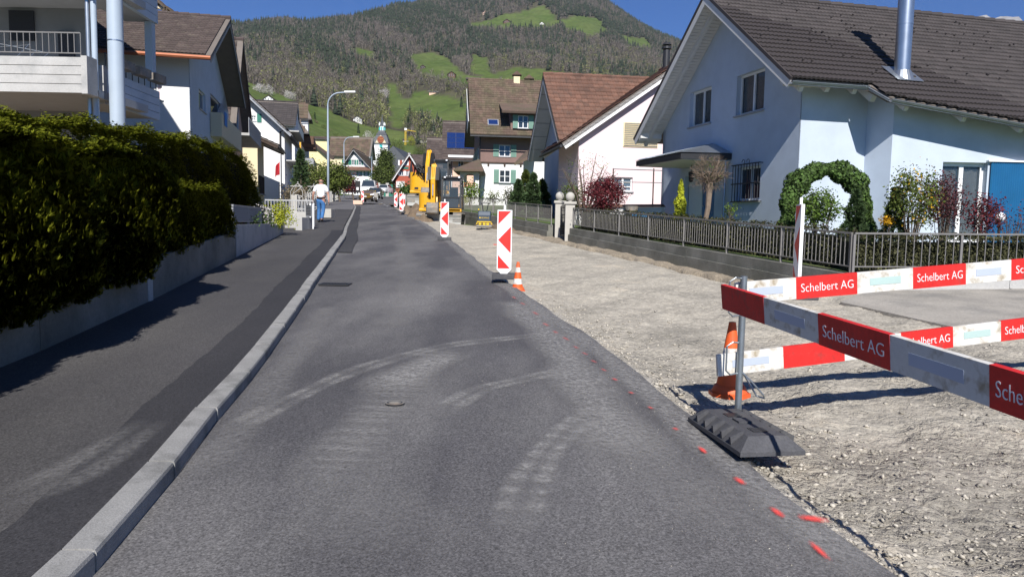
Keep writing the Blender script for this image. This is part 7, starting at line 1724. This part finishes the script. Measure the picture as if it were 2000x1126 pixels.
# grass tufts at wall feet
# ================================================================== STREET FURNITURE (left)
def lamp(px,pyb,pyt,Y,armpx,label):
    b=V(P(px,400,Y).x,Y,zg(Y)); top=P(px,pyt,Y).z; t=empty('street_lamp',b,label,'street lamp','tall curved street lamps'); ax=(armpx-px)/FPX*Y
    r_=ax*.45; m=MB(); pts=[b,b+ZU*((top-b.z)*.5),V(b.x,b.y,top-r_)]+[V(b.x+r_-r_*math.cos(a),b.y-.3*math.sin(a),top-r_+r_*math.sin(a)) for a in np.linspace(.2,math.pi/2,7)]+[V(b.x+ax*.7,b.y-.5,top+.02)]
    m.tube(pts,[.10,.085,.06]+[.05]*7+[.04],10); m.build('pole','column_paint',t,smooth=True)
    m=MB(); m.extr([V(b.x+ax*.62,b.y-.62,top-.03),V(b.x+ax,b.y-.66,top-.02),V(b.x+ax,b.y-.36,top-.02),V(b.x+ax*.62,b.y-.42,top-.03)],ZU*.13); m.build('lamp_head','white_paint',t,bevel=.02)
    m=MB(); m.box((b.x-.09,b.y-.12,b.z+.5),(b.x+.09,b.y+.0,b.z+1.1)); m.build('service_door','grey_paint',t)
lamp(641,375,182,59,697,'tall curved street lamp nearest the pedestrian')
lamp(672,372,268,105,703,'second curved street lamp with a white box in front of the brown barn')
lamp(726,372,308,170,722,'short street lamp right of the white and green house')
# driveway wall, white fence, mail boxes
def tagbox(name,a,b,mt,label,cat): return tag(MB().box(a,b).build(name,mt,None,bevel=.01),label,cat)
Yq=25.5
a=P(556,440,Yq); b=P(598,440,Yq); tagbox('step_wall',(a.x,Yq,zg(Yq)),(b.x,Yq+.25,P(570,413,Yq).z),'concrete_light','low beige wall beside the driveway entrance','wall')
a=P(577,440,24.2); b=P(590,440,24.2); t0=P(580,424,24.2).z; tagbox('concrete_block',(a.x,24.2,zg(24.2)),(b.x,25.4,t0),'concrete_light','pale concrete kerb block at the driveway','concrete block')
a=P(597,425,25.0); b=P(608,425,25.0); t_=empty('mail_box',V(a.x,25,P(597,422,25).z),'dark grey slatted mail box panel beside the driveway','mail box')
MB().box((a.x,25.0,P(597,423,25).z),(b.x,25.3,P(597,401,25).z)).build('box_body','grey_paint',t_)
for k in range(7): z=P(597,421-k*3,25).z; MB().box((a.x+.01,24.985,z),(b.x-.01,25.0,z+.035)).build('slat','dark_metal',t_)
MB().box((b.x+.01,25.1,zg(25)),(b.x+.05,25.15,P(597,399,25).z)).build('post','white_paint',t_)
a=P(518,400,27.5); b=P(612,400,27.5); t_=empty('white_fence',V(a.x,27.5,zg(27.5)+.5),'white metal fence with thin bars behind the driveway','fence'); zt=P(560,391,27.5).z; zb0=P(560,412,27.5).z
m=MB(); m.bar(V(a.x,27.5,zt),V(b.x,27.5,zt),.04,.05); m.bar(V(a.x,27.5,zb0+.08),V(b.x,27.5,zb0+.08),.03,.03); m.build('rail','plaster_grey_light',t_)
n=16
for k in range(n+1): x=a.x+(b.x-a.x)*k/n; MB().box((x-.012,27.49,zb0),(x+.012,27.51,zt)).build('bar','plaster_grey_light',t_)
for px in (606,612): q=P(px,400,26.5); tagbox('white_post',(q.x-.03,26.5,zg(26.5)),(q.x+.03,26.56,P(px,397,26.5).z),'white_paint','slim white gate post %s the pedestrian'%('just left of' if px==612 else 'farther left of'),'post')
for i,px in enumerate((582,613)):
    q=at(px,31+i*2,.1); top=P(px,358 if i==0 else 362,31+i*2).z; t_=empty('plant_obelisk',q,'pale trellis obelisk %s behind the white fence'%('left of the pedestrian' if i==0 else 'half hidden by the pedestrian'),'trellis'); m=MB()
    for sx in (-.25,.25):
        for sy in (-.2,.2): m.tube([q+V(sx,sy,0),V(q.x+sx,q.y+sy,top-.35),V(q.x+sx*.5,q.y+sy*.5,top-.12),V(q.x,q.y,top)],.012,5)
    for z in (.5,1.,1.4): 
        m.bar(q+V(-.25,-.2,z),q+V(.25,-.2,z),.02,.03); m.bar(q+V(-.25,-.2,z-.4),q+V(.25,-.2,z),.02,.02)
    m.sphere(V(q.x,q.y,top+.04),.03,8); m.build('frame','concrete_light',t_)
q=at(548,36,.1); t_=empty('flag_pole',q,'white flag pole with a red flag in front of the tall white house','flag pole'); MB().cyl(q,V(q.x,q.y,P(548,300,36).z),.025,n=8).build('pole','white_paint',t_)
m=MB(); n=6; vs=[];
for k in range(n+1): 
    f=k/n; vs+=[P(547-f*10,312+f*16,36)+V(0,.1*math.sin(f*7),0),P(547-f*11,340+f*6,36)+V(0,.1*math.sin(f*7+1),0)]
m.add(vs,[(2*k,2*k+2,2*k+3,2*k+1) for k in range(n)]); fl=m.build('flag','flag_red',t_)
# railings and pillars row along the far pavement
t_=empty('garden_railing',V(interp_poly(WL,34),34,zg(34)),'row of grey pillars and railing panels along the far pavement','fence'); Yr=30.5; k=0
while Yr<92:
    x=interp_poly(WL,Yr)-.15; x2=interp_poly(WL,Yr+1.9)-.15; z=zg(Yr); h_=1.05
    MB().box((x-.12,Yr,z),(x+.12,Yr+.2,z+h_+.1)).build('pillar','concrete_light' if k%3 else 'stone_white',t_)
    m=MB(); m.bar(V(x,Yr+.2,z+h_),V(x2,Yr+1.95,zg(Yr+1.9)+h_),.03,.04); m.bar(V(x,Yr+.2,z+.15),V(x2,Yr+1.95,zg(Yr+1.9)+.15),.03,.04)
    for j in range(9): f=(j+.5)/9; m.box((x+(x2-x)*f-.012,Yr+.2+1.7*f-.012,z+.1+f*.08),(x+(x2-x)*f+.012,Yr+.2+1.7*f+.012,z+h_+f*.08))
    m.build('railing_panel','grey_paint' if k%2 else 'fence_metal',t_); Yr+=2.1 if Yr<50 else 3.; k+=1
c=P(636,404,34); tagbox('stone_block',(c.x-.3,33.8,zg(34)+.1),(c.x+.3,34.6,zg(34)+.5),'stone_white','pale stone block at the foot of the railings past the pedestrian','stone block')
# green hoarding at the end of the street
a=P(716,376,150); b=P(767,374,150); t_=empty('green_fence',V(a.x,150,zg(150)),'dark green board fence with pale posts at the end of the street','fence'); n=24; zt=P(740,360,150).z
for k in range(n): x=a.x+(b.x-a.x)*k/n; MB().box((x,150,zg(150)-.5),(x+(b.x-a.x)/n*.93,150.1,zt)).build('board','green_paint',t_)
for px in (740,757): x=P(px,370,150).x; MB().box((x-.3,149.6,zg(150)-.5),(x+.3,150.2,zt+.3)).build('post','stone_white',t_)
# ================================================================== PERSON
def skin_mesh(name,verts,edges,radii,mt,parent,sub=2,root=0):
    me=bpy.data.meshes.new(name); o0=org(parent); me.from_pydata([tuple(Vector(v)) for v in verts],edges,[]); ob=bpy.data.objects.new(name+'_tmp',me); COL.objects.link(ob)
    md=ob.modifiers.new('s','SKIN'); md.use_smooth_shade=True; 
    for i,r_ in enumerate(radii): v=me.skin_vertices[0].data[i]; v.radius=(r_,r_) if not isinstance(r_,tuple) else r_; v.use_root=(i==root)
    sb=ob.modifiers.new('d','SUBSURF'); sb.levels=sub; sb.render_levels=sub
    dg=bpy.context.evaluated_depsgraph_get(); dg.update(); m2=bpy.data.meshes.new_from_object(ob.evaluated_get(dg)); m2.name=name; m2.materials.clear(); m2.materials.append(M[mt])
    bpy.data.objects.remove(ob); o=bpy.data.objects.new(name,m2); COL.objects.link(o); o.parent=parent; ORG[o.name]=o0; return o
def person():
    q=G(627,434,.095); t=empty('person',q,'bald man in white t-shirt and blue jeans walking away on the pavement','person'); S=.985
    v=[(0,0,.98),(0,.01,1.16),(0,.0,1.36),(0,.0,1.48),(0,.01,1.56),(0,.025,1.66),(0,.02,1.73)]; e=[(0,1),(1,2),(2,3),(3,4),(4,5),(5,6)]; r_=[(.155,.115),(.145,.11),(.155,.115),(.075,.07),(.06,.06),(.085,.10),(.06,.075)]
    for s,el,wr in ((-1,(-.30,-.05,1.12),(-.33,.03,.88)),(1,(.30,.0,1.12),(.34,-.08,.89))):
        n=len(v); v+=[(s*.20,0,1.42),el,wr,(wr[0],wr[1]+.01,wr[2]-.07)]; e+=[(3,n),(n,n+1),(n+1,n+2),(n+2,n+3)]; r_+=[.07,.048,.032,.036]
        for k in range(5):   # fingers and thumb, slightly curled
            m=len(v); off=(k-2)*.018; L_=(.05,.08,.085,.08,.065)[k]; v+=[(wr[0]-s*.005*k,wr[1]+off+.01,wr[2]-.09-L_*.35),(wr[0]-s*(.012+.006*k),wr[1]+off*1.15+.01,wr[2]-.09-L_)] if k else [(wr[0],wr[1]-.045,wr[2]-.06),(wr[0]-s*.02,wr[1]-.06,wr[2]-.10)]; e+=[(n+3,m),(m,m+1)]; r_+=[.009,.007]
    for s,kn,an,to in ((-1,(-.10,.10,.52),(-.12,.05,.10),(-.14,.20,.035)),(1,(.09,.03,.52),(.06,-.16,.14),(.06,-.05,.045))):
        n=len(v); v+=[(s*.095,0,.90),kn,an,to]; e+=[(0,n),(n,n+1),(n+1,n+2),(n+2,n+3)]; r_+=[.10,.062,.045,.035]
    skin_mesh('body',v,e,r_,'skin',t).scale=(S,S,S)
    v=[(0,0,.94),(0,.01,1.14),(0,0,1.36),(0,-.005,1.475)]; e=[(0,1),(1,2),(2,3)]; r_=[(.18,.14),(.172,.135),(.185,.13),(.105,.095)]
    for s,el in ((-1,(-.27,-.03,1.20)),(1,(.27,.0,1.20))): n=len(v); v+=[(s*.195,0,1.425),el]; e+=[(3,n),(n,n+1)]; r_+=[.09,.075]
    skin_mesh('t_shirt',v,e,r_,'shirt',t).scale=(S,S,S)
    v=[(0,0,.99),(0,0,.90)]; e=[(0,1)]; r_=[(.165,.13),(.165,.13)]
    for s,kn,an in ((-1,(-.10,.10,.52),(-.12,.05,.07)),(1,(.09,.03,.52),(.06,-.15,.12))): n=len(v); v+=[(s*.092,0,.84),kn,an]; e+=[(1,n),(n,n+1),(n+1,n+2)]; r_+=[.115,.082,.075]
    skin_mesh('jeans',v,e,r_,'jeans',t).scale=(S,S,S)
    for (x,y,z,p) in ((-.12,.06,.0,0),(.06,-.17,.04,.5)):
        m=MB(); m.sphere((x*S+q.x,y*S+.07+q.y,z+.05+q.z),.05,12,sc=(1,2.7,.95)); o=m.build('shoe','shoe',t,smooth=True)
    m=MB(); m.lathe([(.168,.955),(.170,.975),(.168,.995)],(q.x,q.y,q.z),16); m.build('belt','shoe',t)
    for s in (-1,1): m=MB(); m.sphere((q.x+s*.088,q.y+.03,q.z+1.635),.022,8,sc=(.5,.9,1.3)); m.build('ear','skin',t,smooth=True)
    m=MB(); m.sphere((q.x,q.y+.01,q.z+1.60),.082,14,sc=(1.02,1.05,.75)); m.build('hair','bark_pale',t,smooth=True)
    m=MB(); m.sphere((q.x,q.y+.125,q.z+1.62),.016,8); m.build('nose','skin',t,smooth=True)
person()
# ================================================================== CARS
def car(px,py,Y,yaw,label,paint,L_=4.2,W_=1.76,Hh=1.48,van=False,group=None,front=True,wpx=None):
    c=P(px,py,Y); t=empty('parked_car' if not van else 'van',c,label,'van' if van else 'car',group); u=V(math.cos(yaw),math.sin(yaw),0); f=V(u.y,-u.x,0)   # f = towards the nose
    Q=lambda x,y,z:c+u*x+f*y+ZU*z
    hw=W_/2; L2=L_/2; bon=.78 if not van else 1.05; belt=.92 if not van else 1.2
    st=[(L2,.62,.30,.52),(L2-.12,.80,.22,.66),(L2-.5,.86,.20,bon),(L2-1.25,.88,.20,belt),(-L2+.7,.88,.20,belt+.03),(-L2+.1,.86,.24,belt),(-L2,.80,.32,belt-.25)]
    m=MB(); vs=[]
    for y,w_,z0,z1 in st:
        w_*=W_/1.76; vs+=[Q(-w_*.94,y,z0),Q(-w_,y,(z0+z1)/2),Q(-w_*.93,y,z1),Q(-w_*.5,y,z1+.03),Q(w_*.5,y,z1+.03),Q(w_*.93,y,z1),Q(w_,y,(z0+z1)/2),Q(w_*.94,y,z0)]
    fs=[]
    for i in range(len(st)-1):
        for k in range(8): fs.append((i*8+k,i*8+(k+1)%8,(i+1)*8+(k+1)%8,(i+1)*8+k))
    fs+=[tuple(range(7,-1,-1)),tuple((len(st)-1)*8+k for k in range(8))]; m.add(vs,fs); body=autosmooth(m.build('body',paint,t),30)
    gy=[(L2-1.2,belt,.80),(L2-1.75 if not van else L2-1.35,Hh-.06,.62),(-L2+.9 if not van else -L2+.1,Hh-.04,.64),(-L2+.25 if not van else -L2+.05,belt,.80)]
    m=MB(); vs=[]
    for y,z,w_ in gy: w_*=W_/1.76; vs+=[Q(-w_,y,z),Q(w_,y,z)]
    m.add(vs,[(0,1,3,2),(2,3,5,4),(4,5,7,6),(0,2,4,6),(1,7,5,3)]); g=m.build('window_glass','glass',t)
    m=MB(); w_=.63*W_/1.76; a,b=gy[1],gy[2]; m.extr([Q(-w_,a[0]+.03,a[1]+.005),Q(w_,a[0]+.03,a[1]+.005),Q(w_,b[0]-.05,b[1]+.02),Q(-w_,b[0]-.05,b[1]+.02)],ZU*.035); m.build('roof',paint,t,bevel=.01)
    m=MB()
    for s in (-1,1): m.bar(Q(s*.80*W_/1.76,gy[0][0]+.02,gy[0][1]),Q(s*.625*W_/1.76,gy[1][0]+.02,gy[1][1]+.02),.06,.05); 
    m.build('pillar',paint,t)
    for s in (-1,1):
        for y in (L2-.85,-L2+.75):
            m=MB(); m.cyl(Q(s*(hw-.20),y,.31),Q(s*(hw-.01),y,.31),.31,n=20); w=m.build('wheel','tyre',t); m=MB(); m.cyl(Q(s*(hw-.02),y,.31),Q(s*(hw+.005),y,.31),.19,n=14); m.build('rim','steel',w)
        m=MB(); m.extr([Q(s*.80,L2-.14,.60),Q(s*.80,L2-.30,.72),Q(s*.48,L2-.11,.68),Q(s*.46,L2-.04,.57)],f*.03); m.build('headlight','reflector_sheet',t)
        m=MB(); m.box((0,0,0),(.001,.001,.001)) if False else m.sphere(Q(s*(hw+.08),L2-1.35,belt+.08),.09,8,sc=(1,.6,.8)); m.build('mirror',paint,t,smooth=True)
    m=MB(); m.obox(Q(-.42,L2-.02,.50),u*.84,f*.03,ZU*.10); m.build('grille','machine_black',t)
    m=MB(); m.obox(Q(-.65,L2-.03,.26),u*1.3,f*.03,ZU*.13); m.build('air_intake','machine_black',t)
    m=MB(); m.obox(Q(-.15,L2+.02,.40),u*.30,f*.012,ZU*.08); m.build('number_plate','white_paint',t)
    m=MB(); m.cyl(Q(0,L2+.012,.565),Q(0,L2+.03,.565),.06,n=14); m.build('badge','steel',t)
    return t
car(720,394,72,R(2),'gold brown hatchback facing the camera behind the arrow board','car_gold',4.2,1.34,1.12)
car(722,383,96,R(3),'white van with wide windscreen right behind the gold car','car_white',5,1.95,2.0,van=True)
car(733,388,88,R(3),'grey car in the queue right of the gold car','car_dark',4.2,1.5,1.3)
car(685,378,100,R(20),'red car parked at the far left behind the railings','car_red',4,1.7,1.4)
car(751,378,120,R(-8),'white car parked near the green fence','car_white',4.2,1.7,1.45)
# ================================================================== DIGGERS
def digger(c,s,label,front=True,boom=None,stick=None,bucketp=None,body=None,cab=None,track_h=.58,W_=2.0):
    t=empty('excavator',c,label,'excavator'); Q=lambda x,y,z:c+V(x,y,z)*s
    hw=W_/2; tw=.40
    for sx in (-1,1):     # crawler tracks with single shoes
        x0=sx*(hw-tw/2); yf,yb=-1.05,1.25; r_=.27; cy=.30
        path=[(y,.03) for y in np.arange(yf,yb,.165)]+[(yb+r_*math.sin(a),cy-r_*math.cos(a)) for a in np.linspace(0,math.pi,7)]+[(y,cy+r_) for y in np.arange(yb,yf,-.165)]+[(yf-r_*math.sin(a),cy+r_*math.cos(a)) for a in np.linspace(0,math.pi,7)]
        m=MB(); m.extr([Q(x0-tw*.36,y,z) for y,z in path],V(tw*.72*s,0,0)); tr=m.build('track','machine_black',t)
        for i,(y,z) in enumerate(path):
            y2,z2=path[(i+1)%len(path)]; d=V(0,y2-y,z2-z); 
            if d.length<.02: continue
            d=d.normalized(); n=V(0,-d.z,d.y)*-1; m=MB(); o=V(x0-tw/2,y,z)
            if (V(0,y,z-cy)+n*.1).length<(V(0,y,z-cy)).length and abs(y)>1: n=-n
            m.obox(c+(o+n*.0)*s,V(tw*s,0,0),d*.15*s,n*.035*s); m.obox(c+(o+n*.035+d*.055)*s,V(tw*s,0,0),d*.03*s,n*.03*s); m.build('track_shoe','machine_grey',tr)
        m=MB()
        for k in range(5): m.cyl(Q(x0+sx*tw*.3,-.85+k*.45,.2),Q(x0+sx*tw*.42,-.85+k*.45,.2),.10*s,n=10)
        m.build('roller','machine_grey',t)
    m=MB(); m.box(tuple(Q(-hw+tw,-.7,.22)),tuple(Q(hw-tw,1.0,.52))); m.cyl(Q(0,.1,.5),Q(0,.1,.68),.55*s,n=24); m.build('undercarriage','machine_grey',t)
    m=MB()              # dozer blade, slightly curved
    prof=[(-1.42,.02),(-1.36,.14),(-1.34,.28),(-1.37,.42),(-1.43,.50),(-1.38,.52),(-1.31,.42),(-1.28,.28),(-1.30,.12),(-1.36,.02)]
    m.extr([Q(-hw+.02,y,z) for y,z in prof],V((W_-.04)*s,0,0)); 
    for sx in (-.5,.5): m.bar(Q(sx,-1.3,.25),Q(sx*.8,-.5,.36),.12*s,.16*s)
    m.build('dozer_blade','blade_grey',t)
    zb=.68
    m=MB(); m.box(tuple(Q(-hw+.05,-.75,zb)),tuple(Q(hw-.08,1.0,zb+.14))); m.build('turntable_deck','yellow_machine',t,bevel=.03*s)
    def rbox(x0,x1,y0,y1,z0,z1,rr,mt,nm,corner=1):
        m=MB(); n=8; pts=[V(x1,y0,0),V(x1,y1,0)]
        for k in range(n+1): a=math.pi/2+k*math.pi/2/n; pts.append(V(x0+rr+rr*math.cos(a),y1-rr+rr*math.sin(a),0))
        for k in range(n+1): a=math.pi+k*math.pi/2/n; pts.append(V(x0+rr+rr*math.cos(a),y0+rr+rr*math.sin(a),0))
        m.extr([c+(p+V(0,0,z0))*s for p in pts],ZU*(z1-z0)*s); return autosmooth(m.build(nm,mt,t,bevel=.06*s))
    bz=body or 1.55
    eb=rbox(-hw+.02,-hw+.85,-.78,1.05,zb+.14,bz,.34,'yellow_machine','engine_cover')
    m=MB(); m.box(tuple(Q(-hw+.3,-.80,zb+.2)),tuple(Q(-hw+.5,-.785,zb+.3))); m.build('work_light','machine_black',eb)
    m=MB(); m.tube([Q(-hw+.45,-.80,bz-.22),Q(-hw+.45,-.84,bz-.16),Q(-hw+.8,-.84,bz-.16),Q(-hw+.8,-.80,bz-.22)],.015*s,6); m.build('grab_rail','machine_black',eb)
    rbox(-hw+.1,hw-.1,.75,1.15,zb+.14,bz-.1,.2,'yellow_machine','counterweight')
    # cab: frame bars, panes, roof
    x0,x1,y0,y1,z0,z1=hw-.98,hw-.06,-.72,.72,zb+.14,cab or 2.42
    m=MB(); b_=.055*s
    P8=lambda x,y,z:Q(x,y,z)
    top=[(x0+.03,y0+.12),(x1-.05,y0+.12),(x1-.05,y1-.05),(x0+.03,y1-.05)]; bot=[(x0,y0),(x1,y0),(x1,y1),(x0,y1)]
    for i in range(4):
        m.bar(Q(*bot[i],z0),Q(*top[i],z1),b_*1.4,b_*1.4,(1,0,0)); j=(i+1)%4; m.bar(Q(*bot[i],z0+.03),Q(*bot[j],z0+.03),b_,b_*1.4); m.bar(Q(*top[i],z1-.03),Q(*top[j],z1-.03),b_*1.3,b_*1.8)
    zm=z0+(z1-z0)*.36; m.bar(Q(x0+.01,y0+.04,zm),Q(x1-.02,y0+.04,zm),b_*.8,b_*.8); cf=m.build('cab_frame','machine_black',t)
    m=MB(); m.extr([Q(x0-.02,y0+.02,z1),Q(x1+.0,y0+.02,z1),Q(x1,y1,z1),Q(x0-.02,y1,z1)],ZU*.07*s); m.build('cab_roof','machine_black',cf)
    m=MB()
    m.add([Q(x0+.02,y0+.01,z0+.05),Q(x1-.02,y0+.01,z0+.05),Q(x1-.05,y0+.13,z1-.05),Q(x0+.04,y0+.13,z1-.05)],[(0,1,2,3)]); m.build('windscreen','glass_cab',cf)
    m=MB(); m.add([Q(x1-.01,y0+.05,z0+.05),Q(x1-.01,y1-.05,z0+.05),Q(x1-.05,y1-.08,z1-.05),Q(x1-.05,y0+.15,z1-.05)],[(0,1,2,3)]); m.add([Q(x0+.01,y0+.05,z0+.05),Q(x0+.01,y1-.05,z0+.05),Q(x0+.04,y1-.08,z1-.05),Q(x0+.04,y0+.15,z1-.05)],[(3,2,1,0)]); m.build('side_glass','glass_cab',cf)
    m=MB(); m.box(tuple(Q(x0+.25,.05,z0)),tuple(Q(x0+.7,.5,z0+.45))); m.box(tuple(Q(x0+.28,.4,z0+.45)),tuple(Q(x0+.68,.55,z0+1.05))); m.build('seat','machine_black',cf)
    m=MB(); m.box(tuple(Q(x1-.0,y0-.15,z1-.75)),tuple(Q(x1+.14,y0-.10,z1-.45))); m.tube([Q(x1-.02,y0+.1,z1-.2),Q(x1+.07,y0-.12,z1-.42)],.015*s,5); m.build('mirror','machine_black',cf)
    for xx in (x0+.1,x1-.15): m=MB(); m.box(tuple(Q(xx,y0-.02,z1+.0)),tuple(Q(xx+.09,y0+.03,z1+.07))); m.build('cab_light','reflector_sheet',cf)
    m=MB(); m.box(tuple(Q(x0-.02,y0-.03,z0-.14)),tuple(Q(x1+.02,y0+.05,z0+.0))); m.build('cab_skirt','yellow_machine',t)
    # boom system
    bx=-.02 if boom is None else boom[0][0]
    m=MB(); m.box(tuple(Q(bx-.16,-1.02,.62)),tuple(Q(bx+.16,-.72,1.12))); m.cyl(Q(bx,-.88,.55),Q(bx,-.88,1.2),.10*s,n=14); m.build('boom_bracket','machine_grey',t)
    def arm(pts,w_,hs,mt,nm):
        m=MB(); L=[];Rr=[]
        for i,(x,y,z) in enumerate(pts):
            a=V(*pts[max(i-1,0)]); b=V(*pts[min(i+1,len(pts)-1)]); d=(b-a).normalized(); nrm=V(0,-d.z,d.y); h_=hs[i]/2; p=V(x,y,z); L.append(p+nrm*h_); Rr.append(p-nrm*h_)
        poly=L+Rr[::-1]; m.extr([c+(p-V(w_/2,0,0))*s for p in poly],V(w_*s,0,0)); return m.build(nm,mt,t,bevel=.012*s)
    bm_=arm(boom,.25,[.22]+[.34]*(len(boom)-2)+[.2],'yellow_machine','boom')
    st_=arm(stick,.20,[.2]+[.28]*(len(stick)-2)+[.16],'yellow_machine','stick')
    def cylinder(a,b,nm='hydraulic_cylinder'):
        a,b=V(*a),V(*b); mid=a.lerp(b,.6); m=MB(); m.cyl(c+a*s,c+mid*s,.055*s,n=10); o=m.build(nm,'yellow_machine',t); m=MB(); m.cyl(c+mid*s,c+b*s,.03*s,n=10); m.build('rod','steel',o)
    b0,b1,b2=V(*boom[0]),V(*boom[len(boom)//2]),V(*boom[-1])
    cylinder((bx,-1.1,.85),tuple(b1+V(0,-.25,0))); cylinder(tuple(b1+V(0,-.1,.2)),tuple(V(*stick[0])+V(0,.1,.22)))
    cylinder(tuple(V(*stick[0])+V(.0,-.3,-.1)),tuple(V(*stick[-1])+V(0,-.2,.35)))
    for k in range(8):
        x=bx+(-.26 if k<4 else .12)+.045*(k%4); m=MB(); pts=[V(x,-.7,1.1),V(x,-.9,1.5+.05*k),b1+V(x-bx,-.32,0),V(*stick[0])+V(x-bx,-.1,-.1),V(*stick[0]).lerp(V(*stick[-1]),.4)+V(x-bx,-.25,0)]
        m.tube([c+p*s for p in pts],.022*s,6); m.build('hose','machine_black',t)
    e=V(*stick[-1]); m=MB(); bw=.55; pr=[(0,.05),(-.25,.02),(-.42,-.2),(-.38,-.42),(-.1,-.5),(.1,-.42),(.02,-.36),(-.2,-.38),(-.28,-.2),(-.12,-.08)]
    m.extr([c+(e+V(-bw/2,y,z))*s for y,z in pr],V(bw*s,0,0)); 
    for sx in (-bw/2,bw/2-.03): m.extr([c+(e+V(sx,y,z))*s for y,z in ((0,.05),(-.25,.02),(-.42,-.2),(-.38,-.42),(-.1,-.5),(.1,-.42))],V(.03*s,0,0))
    bk=m.build('bucket','machine_grey',t)
    for k in range(4): m=MB(); o=e+V(-bw/2+.03+k*.15,.06,-.44); m.obox(c+o*s,V(.06*s,0,0),V(0,.12*s,-.03*s),V(0,.01,.04*s)); m.build('tooth','machine_grey',bk)
    return t
c=P(862,441,38.6); k=38.6
digger(c,1.08,'small yellow digger with black cab facing the camera in the dug-up lane',boom=[(-.22,-.9,.95),(-.22,-.6,1.8),(-.22,-.9,2.45),(-.22,-1.45,2.72)],stick=[(-.22,-1.45,2.78),(-.22,-1.75,2.1),(-.22,-1.72,1.02)],cab=2.25,body=1.55,W_=2.1)
c=P(841,404,52); 
digger(c,1.33,'larger yellow digger behind the small one with its boom raised high',boom=[(-.0,-.9,.95),(-.0,-.1,1.8),(-.0,-.3,2.5),(-.0,-.8,2.78)],stick=[(-.0,-.85,2.8),(-.0,-1.5,2.0),(-.0,-1.6,.9)],cab=2.35,body=1.75,W_=2.1)
m=MB(); rr=random.Random(9)      # bundle of hoses and exhaust on top of the bigger digger
for k in range(9):
    a_=P(806+k*3,343,51.0); b_=P(812+rr.uniform(-3,14),318+rr.uniform(0,14),50.6); c_=P(832+rr.uniform(-4,3),330+rr.uniform(-10,10),50.4); m.tube([a_,a_.lerp(b_,.6)+V(0,0,.15),b_,b_.lerp(c_,.6)-V(0,0,.12),c_],.035,6)
q=P(824,335,51.2); m.cyl(q-ZU*.5,q+ZU*.35,.06,n=10); m.build('engine_hoses','machine_black',bpy.data.objects['excavator.001'])
# ---- vibrating plate
def compactor():
    c=P(946,445,29.4); t=empty('plate_compactor',c,'dark blue and yellow vibrating plate compactor standing in the gravel','compactor'); Q=lambda x,y,z:c+V(x,y,z)
    m=MB(); m.extr([Q(-.30,-.36,.06),Q(-.30,-.28,.015),Q(-.30,.4,.015),Q(-.30,.46,.09),Q(-.30,.4,.12),Q(-.30,-.28,.10)],V(.6,0,0)); m.build('base_plate','blade_grey',t)
    m=MB(); m.extr([Q(-.25,-.26,.20),Q(-.25,.3,.20),Q(-.25,.3,.55),Q(-.25,.15,.66),Q(-.25,-.18,.66),Q(-.25,-.26,.5)],V(.5,0,0)); hd_=m.build('hood','plate_blue',t,bevel=.03)
    m=MB(); m.tube([Q(-.29,-.34,.14),Q(-.27,-.34,.24),Q(.27,-.34,.24),Q(.29,-.34,.14)],.022,6); m.tube([Q(-.29,-.3,.17),Q(-.29,.35,.17)],.022,6); m.tube([Q(.29,-.3,.17),Q(.29,.35,.17)],.022,6); m.build('frame','plate_yellow',t)
    for sx in (-.16,.0,.14): m=MB(); m.box(tuple(Q(sx-.05,-.32,.12)),tuple(Q(sx+.05,-.26,.2))); m.build('damper','plate_yellow',t)
    mw=Matrix.Translation(Q(-.115,-.264,.37))@Matrix.Rotation(R(90),4,'X'); o,w_=text_mesh('BOMAG',.085,'plate_yellow','lettering',hd_,mw,.002)
    m=MB(); q=Q(-.17,-.266,.40); m.extr([q+V(-.035,0,0),q+V(0,0,-.035),q+V(.035,0,0),q+V(0,0,.035)],V(0,-.004,0)); m.build('emblem','plate_yellow',hd_)
    m=MB(); m.tube([Q(-.06,.2,.6),Q(-.12,.7,.95),Q(-.2,.95,1.0),Q(.2,.95,1.0),Q(.12,.7,.95),Q(.06,.2,.6)],.018,6); m.build('handle','machine_black',t)
    MB().sphere(Q(-.24,.1,.72),.035,8).build('filler_cap','plate_yellow',t); MB().cyl(Q(-.24,.1,.6),Q(-.24,.1,.70),.02).build('filler','machine_black',t)
compactor()
c=P(925,400,30) 
a=P(964,463,20.8); t_=tag(MB().obox(V(a.x,a.y,zg(a.y)+.0),V(.12,0,0),V(0,.05,0),V(0,0,.02)).build('red_marker_stub','red_paint',None),'tiny red plastic marker lying in the gravel beside the nearest arrow board','marker')

# ================================================================== AIR
def haze():
    m=bpy.data.materials.new('haze'); m.use_nodes=True; nt=m.node_tree; nt.nodes.clear(); o=nt.nodes.new('ShaderNodeOutputMaterial'); v=nt.nodes.new('ShaderNodeVolumePrincipled'); v.inputs['Color'].default_value=(.80,.88,1,1); v.inputs['Density'].default_value=.00005; v.inputs['Anisotropy'].default_value=.2
    nt.links.new(v.outputs[0],o.inputs['Volume']); M['haze']=m
    b=MB(); b.box((-5200,-120,-9),(5200,4200,960)); o=b.build('haze','haze',None); o['kind']='stuff'; tag(o,'thin pale blue haze between the village and the mountain','haze')
haze()
